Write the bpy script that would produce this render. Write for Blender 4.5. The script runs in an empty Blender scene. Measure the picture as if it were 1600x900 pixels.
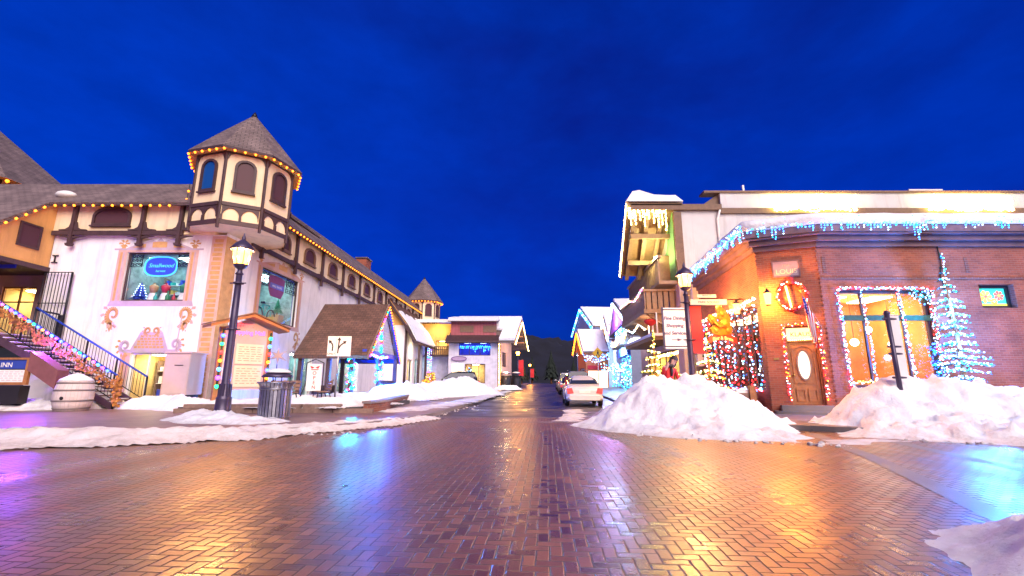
import bpy, bmesh, math, random
from mathutils import Vector, Matrix, noise as NZ
R = math.radians
rnd = random.Random(11)
sc = bpy.context.scene
col = sc.collection
sin, cos, pi = math.sin, math.cos, math.pi

# ------------------------------------------------------------------ mesh builder
class M:
    def __init__(s):
        s.v = []; s.f = []; s.mi = []; s.sm = []; s.mats = []
    def mid(s, m):
        if m not in s.mats: s.mats.append(m)
        return s.mats.index(m)
    def add(s, pts, faces, m, smooth=False):
        b = len(s.v); k = s.mid(m)
        s.v.extend([tuple(p) for p in pts])
        for f in faces:
            s.f.append(tuple(b + i for i in f)); s.mi.append(k); s.sm.append(smooth)
        return s
    def poly(s, pts, m): return s.add(pts, [tuple(range(len(pts)))], m)
    def box(s, a0, a1, b0, b1, c0, c1, m, T=None):
        T = T or (lambda x, y, z: (x, y, z))
        p = [T(a, b, c) for c in (c0, c1) for b in (b0, b1) for a in (a0, a1)]
        return s.add(p, [(0,2,3,1),(4,5,7,6),(0,1,5,4),(2,6,7,3),(0,4,6,2),(1,3,7,5)], m)
    def prism(s, pts, c0, c1, m, T=None, caps=True, smooth=False):
        # pts: polygon in (a, b); extruded along c
        T = T or (lambda a, b, c: (a, b, c))
        n = len(pts)
        p = [T(a, b, c0) for a, b in pts] + [T(a, b, c1) for a, b in pts]
        f = [(i, (i+1) % n, n+(i+1) % n, n+i) for i in range(n)]
        s.add(p, f, m, smooth)
        if caps:
            s.add([T(a, b, c0) for a, b in pts], [tuple(range(n-1, -1, -1))], m)
            s.add([T(a, b, c1) for a, b in pts], [tuple(range(n))], m)
        return s
    def ring(s, outer, inner, c0, c1, m, T):
        # frame between two equally long polygons, extruded along c
        n = len(outer)
        p = [T(a, b, c) for c in (c0, c1) for (a, b) in outer] + [T(a, b, c) for c in (c0, c1) for (a, b) in inner]
        f = []
        for i in range(n):
            j = (i+1) % n
            f += [(i, j, n+j, n+i), (2*n+i, 3*n+i, 3*n+j, 2*n+j), (n+i, n+j, 3*n+j, 3*n+i), (i, 2*n+i, 2*n+j, j)]
        return s.add(p, f, m)
    def tube(s, path, r, m, n=6, smooth=True, mats=None):
        # r: number or list; mats: per segment materials
        P = [Vector(p) for p in path]
        k = len(P)
        rr = r if isinstance(r, (list, tuple)) else [r]*k
        b = len(s.v); u = None
        for i, p in enumerate(P):
            t = (P[min(i+1, k-1)] - P[max(i-1, 0)])
            if t.length < 1e-9: t = Vector((0, 0, 1))
            t.normalize()
            if u is None:
                u = t.orthogonal().normalized()
            else:
                u = (u - t*u.dot(t))
                u = u.normalized() if u.length > 1e-6 else t.orthogonal().normalized()
            w = t.cross(u)
            for j in range(n):
                a = 2*pi*j/n
                s.v.append(tuple(p + (u*cos(a) + w*sin(a))*rr[i]))
        for i in range(k-1):
            kk = s.mid(mats[i] if mats else m)
            for j in range(n):
                s.f.append((b+i*n+j, b+i*n+(j+1) % n, b+(i+1)*n+(j+1) % n, b+(i+1)*n+j)); s.mi.append(kk); s.sm.append(smooth)
        kk = s.mid(mats[0] if mats else m)
        s.f.append(tuple(b+j for j in range(n-1, -1, -1))); s.mi.append(kk); s.sm.append(False)
        kk = s.mid(mats[-1] if mats else m)
        s.f.append(tuple(b+(k-1)*n+j for j in range(n))); s.mi.append(kk); s.sm.append(False)
        return s
    def lathe(s, prof, c, m, n=16, smooth=True, sx=1, sy=1, rot=0, mats=None):
        b = len(s.v)
        for r, z in prof:
            for j in range(n):
                a = 2*pi*j/n + rot
                s.v.append((c[0]+r*sx*cos(a), c[1]+r*sy*sin(a), c[2]+z))
        for i in range(len(prof)-1):
            kk = s.mid(mats[i] if mats else m)
            for j in range(n):
                s.f.append((b+i*n+j, b+i*n+(j+1) % n, b+(i+1)*n+(j+1) % n, b+(i+1)*n+j)); s.mi.append(kk); s.sm.append(smooth)
        kk = s.mid(m)
        s.f.append(tuple(b+j for j in range(n-1, -1, -1))); s.mi.append(kk); s.sm.append(False)
        s.f.append(tuple(b+(len(prof)-1)*n+j for j in range(n))); s.mi.append(kk); s.sm.append(False)
        return s
    def ball(s, c, r, m, n=8, k=5, sx=1, sy=1, sz=1):
        prof = [(max(1e-4, r*sin(pi*i/k)), -r*cos(pi*i/k)*sz) for i in range(k+1)]
        return s.lathe(prof, c, m, n, True, sx, sy)

def uvs(me):
    uv = me.uv_layers.new(name='UVMap').data
    vs = me.vertices
    for p in me.polygons:
        n = p.normal
        if abs(n.z) > .95:
            for li in p.loop_indices:
                c = vs[me.loops[li].vertex_index].co; uv[li].uv = (c.x, c.y)
        else:
            t = Vector((-n.y, n.x, 0)).normalized(); b = n.cross(t)
            for li in p.loop_indices:
                c = vs[me.loops[li].vertex_index].co; uv[li].uv = (c.dot(t), c.dot(b))

def base_of(p):
    l = Vector((0, 0, 0))
    while p is not None:
        l += p.location; p = p.parent
    return l

def ob(name, mb, parent=None, label=None, local=False, recalc=True, kind=None):
    me = bpy.data.meshes.new(name)
    me.from_pydata(mb.v, [], mb.f)
    for m in mb.mats: me.materials.append(m)
    me.polygons.foreach_set('material_index', mb.mi)
    me.polygons.foreach_set('use_smooth', mb.sm)
    if recalc:
        bm = bmesh.new(); bm.from_mesh(me)
        bmesh.ops.recalc_face_normals(bm, faces=bm.faces)
        bm.to_mesh(me); bm.free()
    me.update()
    uvs(me)
    o = bpy.data.objects.new(name, me); col.objects.link(o)
    if parent is not None:
        if not local:
            off = base_of(parent)
            me.transform(Matrix.Translation(-off))
        o.parent = parent
    if label: o['label'] = label
    if kind: o['kind'] = kind
    return o

def thing(name, label, cat, loc=(0, 0, 0), group=None, rotz=0):
    o = bpy.data.objects.new(name, None); col.objects.link(o)
    o.empty_display_size = .2
    o.location = loc; o.rotation_euler = (0, 0, rotz)
    o['label'] = label; o['category'] = cat
    if group: o['group'] = group
    return o

def single(name, mb, label, cat, group=None, kind=None, recalc=True):
    # one-mesh thing with its origin at the middle of its base
    xs = [v[0] for v in mb.v]; ys = [v[1] for v in mb.v]; zs = [v[2] for v in mb.v]
    c = Vector(((min(xs)+max(xs))/2, (min(ys)+max(ys))/2, min(zs)))
    mb.v = [(x-c.x, y-c.y, z-c.z) for x, y, z in mb.v]
    o = ob(name, mb, recalc=recalc)
    o.location = c
    if label: o['label'] = label
    if cat: o['category'] = cat
    if group: o['group'] = group
    if kind: o['kind'] = kind
    return o

def struct(name, mb, recalc=False):
    o = ob(name, mb, recalc=recalc); o['kind'] = 'structure'; return o

def dup(root, loc, rotz=None, label=None, group=None, swap=None):
    r = root.copy(); col.objects.link(r); r.location = loc
    if rotz is not None: r.rotation_euler = (0, 0, rotz)
    if label: r['label'] = label
    if group: r['group'] = group
    def rec(src, dst):
        for ch in src.children:
            c = ch.copy(); col.objects.link(c); c.parent = dst
            if swap:
                for i, sl in enumerate(c.material_slots):
                    if sl.material and sl.material.name in swap:
                        sl.link = 'OBJECT'; sl.material = swap[sl.material.name]
            rec(ch, c)
    rec(root, r)
    return r

def kids(o): return list(o.children)

class Fr:
    # vertical facade frame: s along, o outward, z up
    def __init__(s, P, th, side=1):
        s.P = P; t = R(th)
        s.d = (sin(t), cos(t)); s.n = (cos(t)*side, -sin(t)*side)
    def __call__(s, a, o, z):
        return (s.P[0]+s.d[0]*a+s.n[0]*o, s.P[1]+s.d[1]*a+s.n[1]*o, z)
    def az(s): return lambda a, z, o: s(a, o, z)      # (along, height, out)

def rect(a0, a1, z0, z1): return [(a0, z0), (a1, z0), (a1, z1), (a0, z1)]
def arch(a0, a1, z0, z1, rise, n=8):
    # rectangle with an elliptical head
    c = (a0+a1)/2; w = (a1-a0)/2
    p = [(a0, z0), (a1, z0)]
    for i in range(n+1):
        t = pi*i/n
        p.append((c+w*cos(t), z1-rise+rise*sin(t)))
    return p

def wall(mb, F, a0, a1, z0, z1, holes, m, depth=.25, o=0.0, mrev=None):
    # wall face with rectangular openings and their reveals
    A = sorted({a0, a1, *[h[0] for h in holes], *[h[1] for h in holes]})
    Z = sorted({z0, z1, *[h[2] for h in holes], *[h[3] for h in holes]})
    A = [a for a in A if a0 <= a <= a1]; Z = [z for z in Z if z0 <= z <= z1]
    for i in range(len(A)-1):
        for j in range(len(Z)-1):
            ca = (A[i]+A[i+1])/2; cz = (Z[j]+Z[j+1])/2
            if any(h[0] < ca < h[1] and h[2] < cz < h[3] for h in holes): continue
            mb.poly([F(A[i], o, Z[j]), F(A[i+1], o, Z[j]), F(A[i+1], o, Z[j+1]), F(A[i], o, Z[j+1])], m)
    mr = mrev or m
    for h in holes:
        x0, x1, y0, y1 = h[:4]
        q = [(x0, y0), (x1, y0), (x1, y1), (x0, y1)]
        for i in range(4):
            (a, b), (c, d) = q[i], q[(i+1) % 4]
            mb.poly([F(a, o, b), F(c, o, d), F(c, o-depth, d), F(a, o-depth, b)], mr)

# ------------------------------------------------------------------ materials
def nt(name):
    m = bpy.data.materials.new(name); m.use_nodes = True
    return m, m.node_tree.nodes, m.node_tree.links, m.node_tree.nodes['Principled BSDF']

def PM(name, c, rough=.7, metal=0, var=.15, vs=3.0, bump=0, bs=40, spec=.5, streak=0, coat=0, uv=False, tr=0):
    m, N, L, B = nt(name)
    B.inputs['Roughness'].default_value = rough; B.inputs['Metallic'].default_value = metal
    B.inputs['Specular IOR Level'].default_value = spec
    B.inputs['Coat Weight'].default_value = coat
    B.inputs['Transmission Weight'].default_value = tr
    tc = N.new('ShaderNodeTexCoord')
    co = tc.outputs['UV' if uv else 'Object']
    n = N.new('ShaderNodeTexNoise'); n.inputs['Scale'].default_value = vs; n.inputs['Detail'].default_value = 6
    n.inputs['Roughness'].default_value = .65
    L.new(co, n.inputs['Vector'])
    r = N.new('ShaderNodeMapRange'); r.inputs[1].default_value = .3; r.inputs[2].default_value = .7
    r.inputs[3].default_value = 1-var; r.inputs[4].default_value = 1+var*.6
    L.new(n.outputs['Fac'], r.inputs[0])
    x = N.new('ShaderNodeMix'); x.data_type = 'RGBA'; x.blend_type = 'MULTIPLY'; x.inputs[0].default_value = 1
    x.inputs[6].default_value = (*c, 1); L.new(r.outputs[0], x.inputs[7])
    out = x.outputs[2]
    if streak:
        mp = N.new('ShaderNodeMapping'); mp.inputs['Scale'].default_value = (2.2, 2.2, .22); L.new(co, mp.inputs[0])
        n3 = N.new('ShaderNodeTexNoise'); n3.inputs['Scale'].default_value = 1; n3.inputs['Detail'].default_value = 8; n3.inputs['Roughness'].default_value = .7; L.new(mp.outputs[0], n3.inputs[0])
        r3 = N.new('ShaderNodeMapRange'); r3.inputs[1].default_value = .5; r3.inputs[2].default_value = .75; r3.inputs[3].default_value = 1; r3.inputs[4].default_value = 1-streak; L.new(n3.outputs['Fac'], r3.inputs[0])
        x3 = N.new('ShaderNodeMix'); x3.data_type = 'RGBA'; x3.blend_type = 'MULTIPLY'; x3.inputs[0].default_value = 1; L.new(out, x3.inputs[6]); L.new(r3.outputs[0], x3.inputs[7]); out = x3.outputs[2]
    L.new(out, B.inputs['Base Color'])
    if bump:
        n2 = N.new('ShaderNodeTexNoise'); n2.inputs['Scale'].default_value = bs; n2.inputs['Detail'].default_value = 5
        L.new(co, n2.inputs['Vector'])
        bp = N.new('ShaderNodeBump'); bp.inputs['Strength'].default_value = bump; bp.inputs['Distance'].default_value = .03
        L.new(n2.outputs['Fac'], bp.inputs['Height']); L.new(bp.outputs[0], B.inputs['Normal'])
    return m

def EM(name, c, st):
    m, N, L, B = nt(name)
    B.inputs['Base Color'].default_value = (*[min(.9, x*.8+.05) for x in c], 1)
    B.inputs['Emission Color'].default_value = (*c, 1); B.inputs['Emission Strength'].default_value = st
    B.inputs['Roughness'].default_value = .3
    return m

def BRICKM(name, c1, c2, mortar, bw=.21, bh=.07, gap=.012, rough=.8, bump=.5, off=.5, var=.25, squash=1):
    m, N, L, B = nt(name)
    uv = N.new('ShaderNodeTexCoord').outputs['UV']
    b = N.new('ShaderNodeTexBrick'); L.new(uv, b.inputs['Vector'])
    b.inputs['Scale'].default_value = 1; b.inputs['Brick Width'].default_value = bw; b.inputs['Row Height'].default_value = bh
    b.inputs['Mortar Size'].default_value = gap/2; b.inputs['Mortar Smooth'].default_value = .3; b.offset = off
    b.inputs['Color1'].default_value = (*c1, 1); b.inputs['Color2'].default_value = (*c2, 1); b.inputs['Mortar'].default_value = (*mortar, 1)
    n = N.new('ShaderNodeTexNoise'); n.inputs['Scale'].default_value = 1.1; n.inputs['Detail'].default_value = 7; L.new(uv, n.inputs['Vector'])
    r = N.new('ShaderNodeMapRange'); r.inputs[1].default_value = .3; r.inputs[2].default_value = .7
    r.inputs[3].default_value = 1-var; r.inputs[4].default_value = 1+var*.5
    L.new(n.outputs['Fac'], r.inputs[0])
    x = N.new('ShaderNodeMix'); x.data_type = 'RGBA'; x.blend_type = 'MULTIPLY'; x.inputs[0].default_value = 1
    L.new(b.outputs['Color'], x.inputs[6]); L.new(r.outputs[0], x.inputs[7])
    L.new(x.outputs[2], B.inputs['Base Color'])
    B.inputs['Roughness'].default_value = rough
    n2 = N.new('ShaderNodeTexNoise'); n2.inputs['Scale'].default_value = 35; L.new(uv, n2.inputs['Vector'])
    ad = N.new('ShaderNodeMath'); ad.operation = 'MULTIPLY_ADD'; ad.inputs[1].default_value = -1
    L.new(b.outputs['Fac'], ad.inputs[0]); L.new(n2.outputs['Fac'], ad.inputs[2])
    bp = N.new('ShaderNodeBump'); bp.inputs['Strength'].default_value = bump; bp.inputs['Distance'].default_value = .012
    L.new(ad.outputs[0], bp.inputs['Height']); L.new(bp.outputs[0], B.inputs['Normal'])
    return m

def SIDING(name, c, pitch=.14, vert=False, rough=.6, dark=.45):
    # boards: a saw-tooth groove across v (or u)
    m, N, L, B = nt(name)
    uv = N.new('ShaderNodeTexCoord').outputs['UV']
    s = N.new('ShaderNodeSeparateXYZ'); L.new(uv, s.inputs[0])
    d = N.new('ShaderNodeMath'); d.operation = 'DIVIDE'; d.inputs[1].default_value = pitch
    L.new(s.outputs[0 if vert else 1], d.inputs[0])
    fr = N.new('ShaderNodeMath'); fr.operation = 'FRACT'; L.new(d.outputs[0], fr.inputs[0])
    g = N.new('ShaderNodeMapRange'); g.inputs[1].default_value = 0; g.inputs[2].default_value = .12
    g.inputs[3].default_value = dark; g.inputs[4].default_value = 1; L.new(fr.outputs[0], g.inputs[0])
    n = N.new('ShaderNodeTexNoise'); n.inputs['Scale'].default_value = 2; n.inputs['Detail'].default_value = 6; L.new(uv, n.inputs['Vector'])
    r = N.new('ShaderNodeMapRange'); r.inputs[1].default_value = .3; r.inputs[2].default_value = .7; r.inputs[3].default_value = .8; r.inputs[4].default_value = 1.1
    L.new(n.outputs['Fac'], r.inputs[0])
    mu = N.new('ShaderNodeMath'); mu.operation = 'MULTIPLY'; L.new(g.outputs[0], mu.inputs[0]); L.new(r.outputs[0], mu.inputs[1])
    x = N.new('ShaderNodeMix'); x.data_type = 'RGBA'; x.blend_type = 'MULTIPLY'; x.inputs[0].default_value = 1
    x.inputs[6].default_value = (*c, 1); L.new(mu.outputs[0], x.inputs[7]); L.new(x.outputs[2], B.inputs['Base Color'])
    bp = N.new('ShaderNodeBump'); bp.inputs['Strength'].default_value = .6; bp.inputs['Distance'].default_value = .02
    L.new(g.outputs[0], bp.inputs['Height']); L.new(bp.outputs[0], B.inputs['Normal'])
    B.inputs['Roughness'].default_value = rough
    return m

def GLASS(name, c=(.02, .03, .06), rough=.05):
    m, N, L, B = nt(name)
    B.inputs['Base Color'].default_value = (*c, 1); B.inputs['Roughness'].default_value = rough
    B.inputs['Specular IOR Level'].default_value = .35 if rough < .2 else .08
    n = N.new('ShaderNodeTexNoise'); n.inputs['Scale'].default_value = 1.2
    L.new(N.new('ShaderNodeTexCoord').outputs['Object'], n.inputs['Vector'])
    bp = N.new('ShaderNodeBump'); bp.inputs['Strength'].default_value = .06; L.new(n.outputs['Fac'], bp.inputs['Height']); L.new(bp.outputs[0], B.inputs['Normal'])
    return m

def CLEAR(name, tint=(.95, .97, 1), gl=.08):
    # shop glazing: see-through with a little mirror
    m, N, L, B = nt(name)
    N.remove(B)
    t = N.new('ShaderNodeBsdfTransparent'); t.inputs[0].default_value = (*tint, 1)
    g = N.new('ShaderNodeBsdfGlossy'); g.inputs['Roughness'].default_value = .03
    x = N.new('ShaderNodeMixShader'); x.inputs[0].default_value = gl
    L.new(t.outputs[0], x.inputs[1]); L.new(g.outputs[0], x.inputs[2])
    L.new(x.outputs[0], N['Material Output'].inputs[0])
    return m

def LANTERN(name, c, st):
    m, N, L, B = nt(name)
    N.remove(B)
    t = N.new('ShaderNodeBsdfTransparent')
    g = N.new('ShaderNodeEmission'); g.inputs[0].default_value = (*c, 1); g.inputs[1].default_value = st
    x = N.new('ShaderNodeMixShader'); x.inputs[0].default_value = .72
    L.new(t.outputs[0], x.inputs[1]); L.new(g.outputs[0], x.inputs[2])
    L.new(x.outputs[0], N['Material Output'].inputs[0])
    return m

def herring(name, bw=.088, rot=4.3):
    m, N, L, B = nt(name)
    def mt(op, a, b=None, c=None):
        n = N.new('ShaderNodeMath'); n.operation = op
        for i, v in enumerate((a, b, c)):
            if v is None: continue
            if isinstance(v, (int, float)): n.inputs[i].default_value = v
            else: L.new(v, n.inputs[i])
        return n.outputs[0]
    tc = N.new('ShaderNodeTexCoord').outputs['Object']
    mp = N.new('ShaderNodeMapping'); mp.inputs['Rotation'].default_value = (0, 0, R(rot)); mp.inputs['Scale'].default_value = (1/bw, 1/bw, 1)
    L.new(tc, mp.inputs['Vector'])
    s = N.new('ShaderNodeSeparateXYZ'); L.new(mp.outputs[0], s.inputs[0])
    # hand-laid: the rows wander a little
    wn = N.new('ShaderNodeTexNoise'); wn.inputs['Scale'].default_value = .35; L.new(mp.outputs[0], wn.inputs['Vector'])
    wv = mt('MULTIPLY', mt('SUBTRACT', wn.outputs['Fac'], .5), .22)
    u = mt('ADD', s.outputs[0], wv); v = mt('ADD', s.outputs[1], wv)
    i = mt('FLOOR', u); j = mt('FLOOR', v); fu = mt('FRACT', u); fv = mt('FRACT', v)
    k = mt('FLOORED_MODULO', mt('SUBTRACT', i, j), 4)
    def eq(q): return mt('COMPARE', k, q, .25)
    is1, is2 = eq(1), eq(2); vert = mt('GREATER_THAN', k, 1.5)
    lx = mt('ADD', fu, is1); ly = mt('ADD', fv, is2)
    Lx = mt('SUBTRACT', 2, vert); Ly = mt('ADD', 1, vert)
    ex = mt('MINIMUM', lx, mt('SUBTRACT', Lx, lx)); ey = mt('MINIMUM', ly, mt('SUBTRACT', Ly, ly))
    e = mt('MINIMUM', ex, ey)
    cb = N.new('ShaderNodeCombineXYZ'); L.new(mt('SUBTRACT', i, is1), cb.inputs[0]); L.new(mt('SUBTRACT', j, is2), cb.inputs[1])
    wh = N.new('ShaderNodeTexWhiteNoise'); wh.noise_dimensions = '2D'; L.new(cb.outputs[0], wh.inputs['Vector'])
    cr = N.new('ShaderNodeValToRGB')
    cr.color_ramp.elements[0].color = (.085, .026, .013, 1); cr.color_ramp.elements[1].color = (.26, .094, .046, 1)
    q = cr.color_ramp.elements.new(.5); q.color = (.155, .051, .026, 1)
    L.new(wh.outputs['Value'], cr.inputs[0])
    jm = N.new('ShaderNodeMapRange'); jm.interpolation_type = 'SMOOTHSTEP'
    jm.inputs[1].default_value = .02; jm.inputs[2].default_value = .10; L.new(e, jm.inputs[0])
    big = N.new('ShaderNodeTexNoise'); big.inputs['Scale'].default_value = .5; big.inputs['Detail'].default_value = 5; L.new(tc, big.inputs['Vector'])
    fine = N.new('ShaderNodeTexNoise'); fine.inputs['Scale'].default_value = 55; fine.inputs['Detail'].default_value = 4; L.new(tc, fine.inputs['Vector'])
    x = N.new('ShaderNodeMix'); x.data_type = 'RGBA'; L.new(jm.outputs[0], x.inputs[0])
    x.inputs[6].default_value = (.035, .026, .024, 1); L.new(cr.outputs[0], x.inputs[7])
    st = N.new('ShaderNodeMapRange'); st.inputs[1].default_value = .35; st.inputs[2].default_value = .65; st.inputs[3].default_value = .65; st.inputs[4].default_value = 1.15
    L.new(big.outputs['Fac'], st.inputs[0])
    x2 = N.new('ShaderNodeMix'); x2.data_type = 'RGBA'; x2.blend_type = 'MULTIPLY'; x2.inputs[0].default_value = 1
    L.new(x.outputs[2], x2.inputs[6]); L.new(st.outputs[0], x2.inputs[7])
    # worn wheel lanes along the street and dried salt between them
    so = N.new('ShaderNodeSeparateXYZ'); L.new(tc, so.inputs[0])
    wl = N.new('ShaderNodeTexNoise'); wl.inputs['Scale'].default_value = 1; wl.inputs['Detail'].default_value = 3
    mp2 = N.new('ShaderNodeMapping'); mp2.inputs['Scale'].default_value = (.9, .06, 1); mp2.inputs['Rotation'].default_value = (0, 0, R(4)); L.new(tc, mp2.inputs[0]); L.new(mp2.outputs[0], wl.inputs[0])
    sa = N.new('ShaderNodeTexNoise'); sa.inputs['Scale'].default_value = 1.7; sa.inputs['Detail'].default_value = 9; sa.inputs['Roughness'].default_value = .75; L.new(tc, sa.inputs[0])
    salt = N.new('ShaderNodeMapRange'); salt.inputs[1].default_value = .52; salt.inputs[2].default_value = .78; salt.inputs[3].default_value = 0; salt.inputs[4].default_value = .16
    L.new(mt('ADD', mt('MULTIPLY', sa.outputs['Fac'], .8), mt('MULTIPLY', wl.outputs['Fac'], .25)), salt.inputs[0])
    x3 = N.new('ShaderNodeMix'); x3.data_type = 'RGBA'; L.new(salt.outputs[0], x3.inputs[0]); L.new(x2.outputs[2], x3.inputs[6]); x3.inputs[7].default_value = (.42, .34, .33, 1)
    wet = N.new('ShaderNodeMapRange'); wet.inputs[1].default_value = .38; wet.inputs[2].default_value = .62; wet.inputs[3].default_value = -.07; wet.inputs[4].default_value = .11; L.new(wl.outputs['Fac'], wet.inputs[0])
    L.new(x3.outputs[2], B.inputs['Base Color'])
    rg = mt('ADD', mt('MULTIPLY', wh.outputs['Value'], .10), mt('MULTIPLY', big.outputs['Fac'], .22))
    rg = mt('ADD', rg, mt('MULTIPLY', mt('SUBTRACT', 1, jm.outputs[0]), .3))
    L.new(mt('ADD', mt('ADD', rg, .17), mt('ADD', wet.outputs[0], mt('MULTIPLY', salt.outputs[0], .5))), B.inputs['Roughness'])
    B.inputs['Specular IOR Level'].default_value = .8
    # every brick sits a touch tilted; wet rounded edges
    h = mt('ADD', jm.outputs[0], mt('MULTIPLY', fine.outputs['Fac'], .22))
    wa = N.new('ShaderNodeTexWhiteNoise'); wa.noise_dimensions = '2D'
    cb2 = N.new('ShaderNodeCombineXYZ'); L.new(mt('ADD', mt('SUBTRACT', i, is1), 31.7), cb2.inputs[0]); L.new(mt('SUBTRACT', j, is2), cb2.inputs[1]); L.new(cb2.outputs[0], wa.inputs['Vector'])
    tilt = mt('ADD', mt('MULTIPLY', mt('SUBTRACT', wh.outputs['Value'], .5), lx), mt('MULTIPLY', mt('SUBTRACT', wa.outputs['Value'], .5), ly))
    h = mt('ADD', h, mt('MULTIPLY', tilt, .4))
    bp = N.new('ShaderNodeBump'); bp.inputs['Strength'].default_value = .8; bp.inputs['Distance'].default_value = .011
    L.new(h, bp.inputs['Height']); L.new(bp.outputs[0], B.inputs['Normal'])
    return m

def asphalt(name, c=(.03, .027, .03), wet=.22):
    m, N, L, B = nt(name)
    tc = N.new('ShaderNodeTexCoord').outputs['Object']
    n = N.new('ShaderNodeTexNoise'); n.inputs['Scale'].default_value = .6; n.inputs['Detail'].default_value = 7; L.new(tc, n.inputs['Vector'])
    f = N.new('ShaderNodeTexNoise'); f.inputs['Scale'].default_value = 60; f.inputs['Detail'].default_value = 3; L.new(tc, f.inputs['Vector'])
    cr = N.new('ShaderNodeValToRGB'); cr.color_ramp.elements[0].position = .35; cr.color_ramp.elements[1].position = .7
    cr.color_ramp.elements[0].color = (*[x*.6 for x in c], 1); cr.color_ramp.elements[1].color = (*[x*1.7 for x in c], 1)
    L.new(n.outputs['Fac'], cr.inputs[0]); L.new(cr.outputs[0], B.inputs['Base Color'])
    r = N.new('ShaderNodeMapRange'); r.inputs[1].default_value = .3; r.inputs[2].default_value = .7; r.inputs[3].default_value = wet*.6; r.inputs[4].default_value = wet*2.0
    L.new(n.outputs['Fac'], r.inputs[0]); L.new(r.outputs[0], B.inputs['Roughness'])
    bp = N.new('ShaderNodeBump'); bp.inputs['Strength'].default_value = .35; bp.inputs['Distance'].default_value = .01
    L.new(f.outputs['Fac'], bp.inputs['Height']); L.new(bp.outputs[0], B.inputs['Normal'])
    return m

def snowmat(name, c=(.82, .83, .86), dirt=.25, skirt=.62):
    m, N, L, B = nt(name)
    tc = N.new('ShaderNodeTexCoord').outputs['Object']
    n = N.new('ShaderNodeTexNoise'); n.inputs['Scale'].default_value = 1.6; n.inputs['Detail'].default_value = 8; n.inputs['Roughness'].default_value = .7; L.new(tc, n.inputs['Vector'])
    cr = N.new('ShaderNodeValToRGB'); cr.color_ramp.elements[0].position = .25; cr.color_ramp.elements[1].position = .5
    cr.color_ramp.elements[0].color = (*[x*(1-dirt) for x in c], 1); cr.color_ramp.elements[1].color = (*c, 1)
    L.new(n.outputs['Fac'], cr.inputs[0])
    # grit and meltwater dirt: speckles everywhere, a grey skirt at the bottom
    sz = N.new('ShaderNodeSeparateXYZ'); L.new(tc, sz.inputs[0])
    d1 = N.new('ShaderNodeTexNoise'); d1.inputs['Scale'].default_value = 3.5; d1.inputs['Detail'].default_value = 10; d1.inputs['Roughness'].default_value = .8; L.new(tc, d1.inputs[0])
    ad = N.new('ShaderNodeMath'); ad.operation = 'MULTIPLY_ADD'; ad.inputs[1].default_value = -1.1; L.new(sz.outputs[2], ad.inputs[0]); L.new(d1.outputs['Fac'], ad.inputs[2])
    dm = N.new('ShaderNodeMapRange'); dm.inputs[1].default_value = .34; dm.inputs[2].default_value = .62; dm.inputs[3].default_value = 0; dm.inputs[4].default_value = skirt; L.new(ad.outputs[0], dm.inputs[0])
    gr = N.new('ShaderNodeTexNoise'); gr.inputs['Scale'].default_value = 26; gr.inputs['Detail'].default_value = 6; L.new(tc, gr.inputs[0])
    gm2 = N.new('ShaderNodeMapRange'); gm2.inputs[1].default_value = .66; gm2.inputs[2].default_value = .74; gm2.inputs[3].default_value = 0; gm2.inputs[4].default_value = .5; L.new(gr.outputs['Fac'], gm2.inputs[0])
    mx = N.new('ShaderNodeMath'); mx.operation = 'MAXIMUM'; L.new(dm.outputs[0], mx.inputs[0]); L.new(gm2.outputs[0], mx.inputs[1])
    dx = N.new('ShaderNodeMix'); dx.data_type = 'RGBA'; L.new(mx.outputs[0], dx.inputs[0]); L.new(cr.outputs[0], dx.inputs[6]); dx.inputs[7].default_value = (.33, .27, .25, 1)
    L.new(dx.outputs[2], B.inputs['Base Color'])
    B.inputs['Roughness'].default_value = .75; B.inputs['Specular IOR Level'].default_value = .25
    h1 = N.new('ShaderNodeTexNoise'); h1.inputs['Scale'].default_value = 7; h1.inputs['Detail'].default_value = 9; h1.inputs['Roughness'].default_value = .7; L.new(tc, h1.inputs['Vector'])
    bp = N.new('ShaderNodeBump'); bp.inputs['Strength'].default_value = .8; bp.inputs['Distance'].default_value = .06
    L.new(h1.outputs['Fac'], bp.inputs['Height']); L.new(bp.outputs[0], B.inputs['Normal'])
    return m

m_road = herring('wet brick paving')
m_asph = asphalt('wet asphalt', (.045, .032, .032), .3)
m_conc = asphalt('damp concrete', (.16, .135, .135), .4)
m_walk = BRICKM('sidewalk pavers', (.26, .15, .15), (.2, .12, .12), (.12, .08, .08), .4, .2, .012, .4, .25, var=.35)
m_ground = asphalt('ground', (.05, .045, .045), .5)
m_snow = snowmat('snow')
m_snowc = snowmat('clean snow', (.88, .88, .9), skirt=.06)
m_snowd = snowmat('trodden snow', (.72, .7, .72), .45)
m_plaster = PM('white plaster', (.82, .79, .79), .85, var=.13, vs=.8, bump=.2, bs=18, streak=.3)
m_cream = PM('cream plaster', (.80, .65, .43), .85, var=.12, vs=.8, bump=.2, bs=18, streak=.3)
m_ochre = PM('ochre plaster', (.66, .37, .11), .85, var=.14, vs=.9, bump=.2, bs=18, streak=.3)
m_paint_pink = PM('painted pink stone', (.62, .40, .34), .85, var=.18, vs=2)
m_paint_ochre = PM('painted ochre ornament', (.60, .33, .13), .85, var=.25, vs=3)
m_paint_lilac = PM('painted lilac shade', (.48, .38, .46), .85, var=.15, vs=2)
m_timber = PM('dark stained timber', (.06, .03, .034), .6, var=.35, vs=5, bump=.3, bs=30)
m_brown = PM('brown boards', (.16, .085, .05), .6, var=.3, vs=6, bump=.2)
m_shingle = BRICKM('roof shingles', (.23, .17, .16), (.16, .115, .11), (.03, .025, .025), .32, .16, .02, .75, .9, var=.35)
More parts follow.
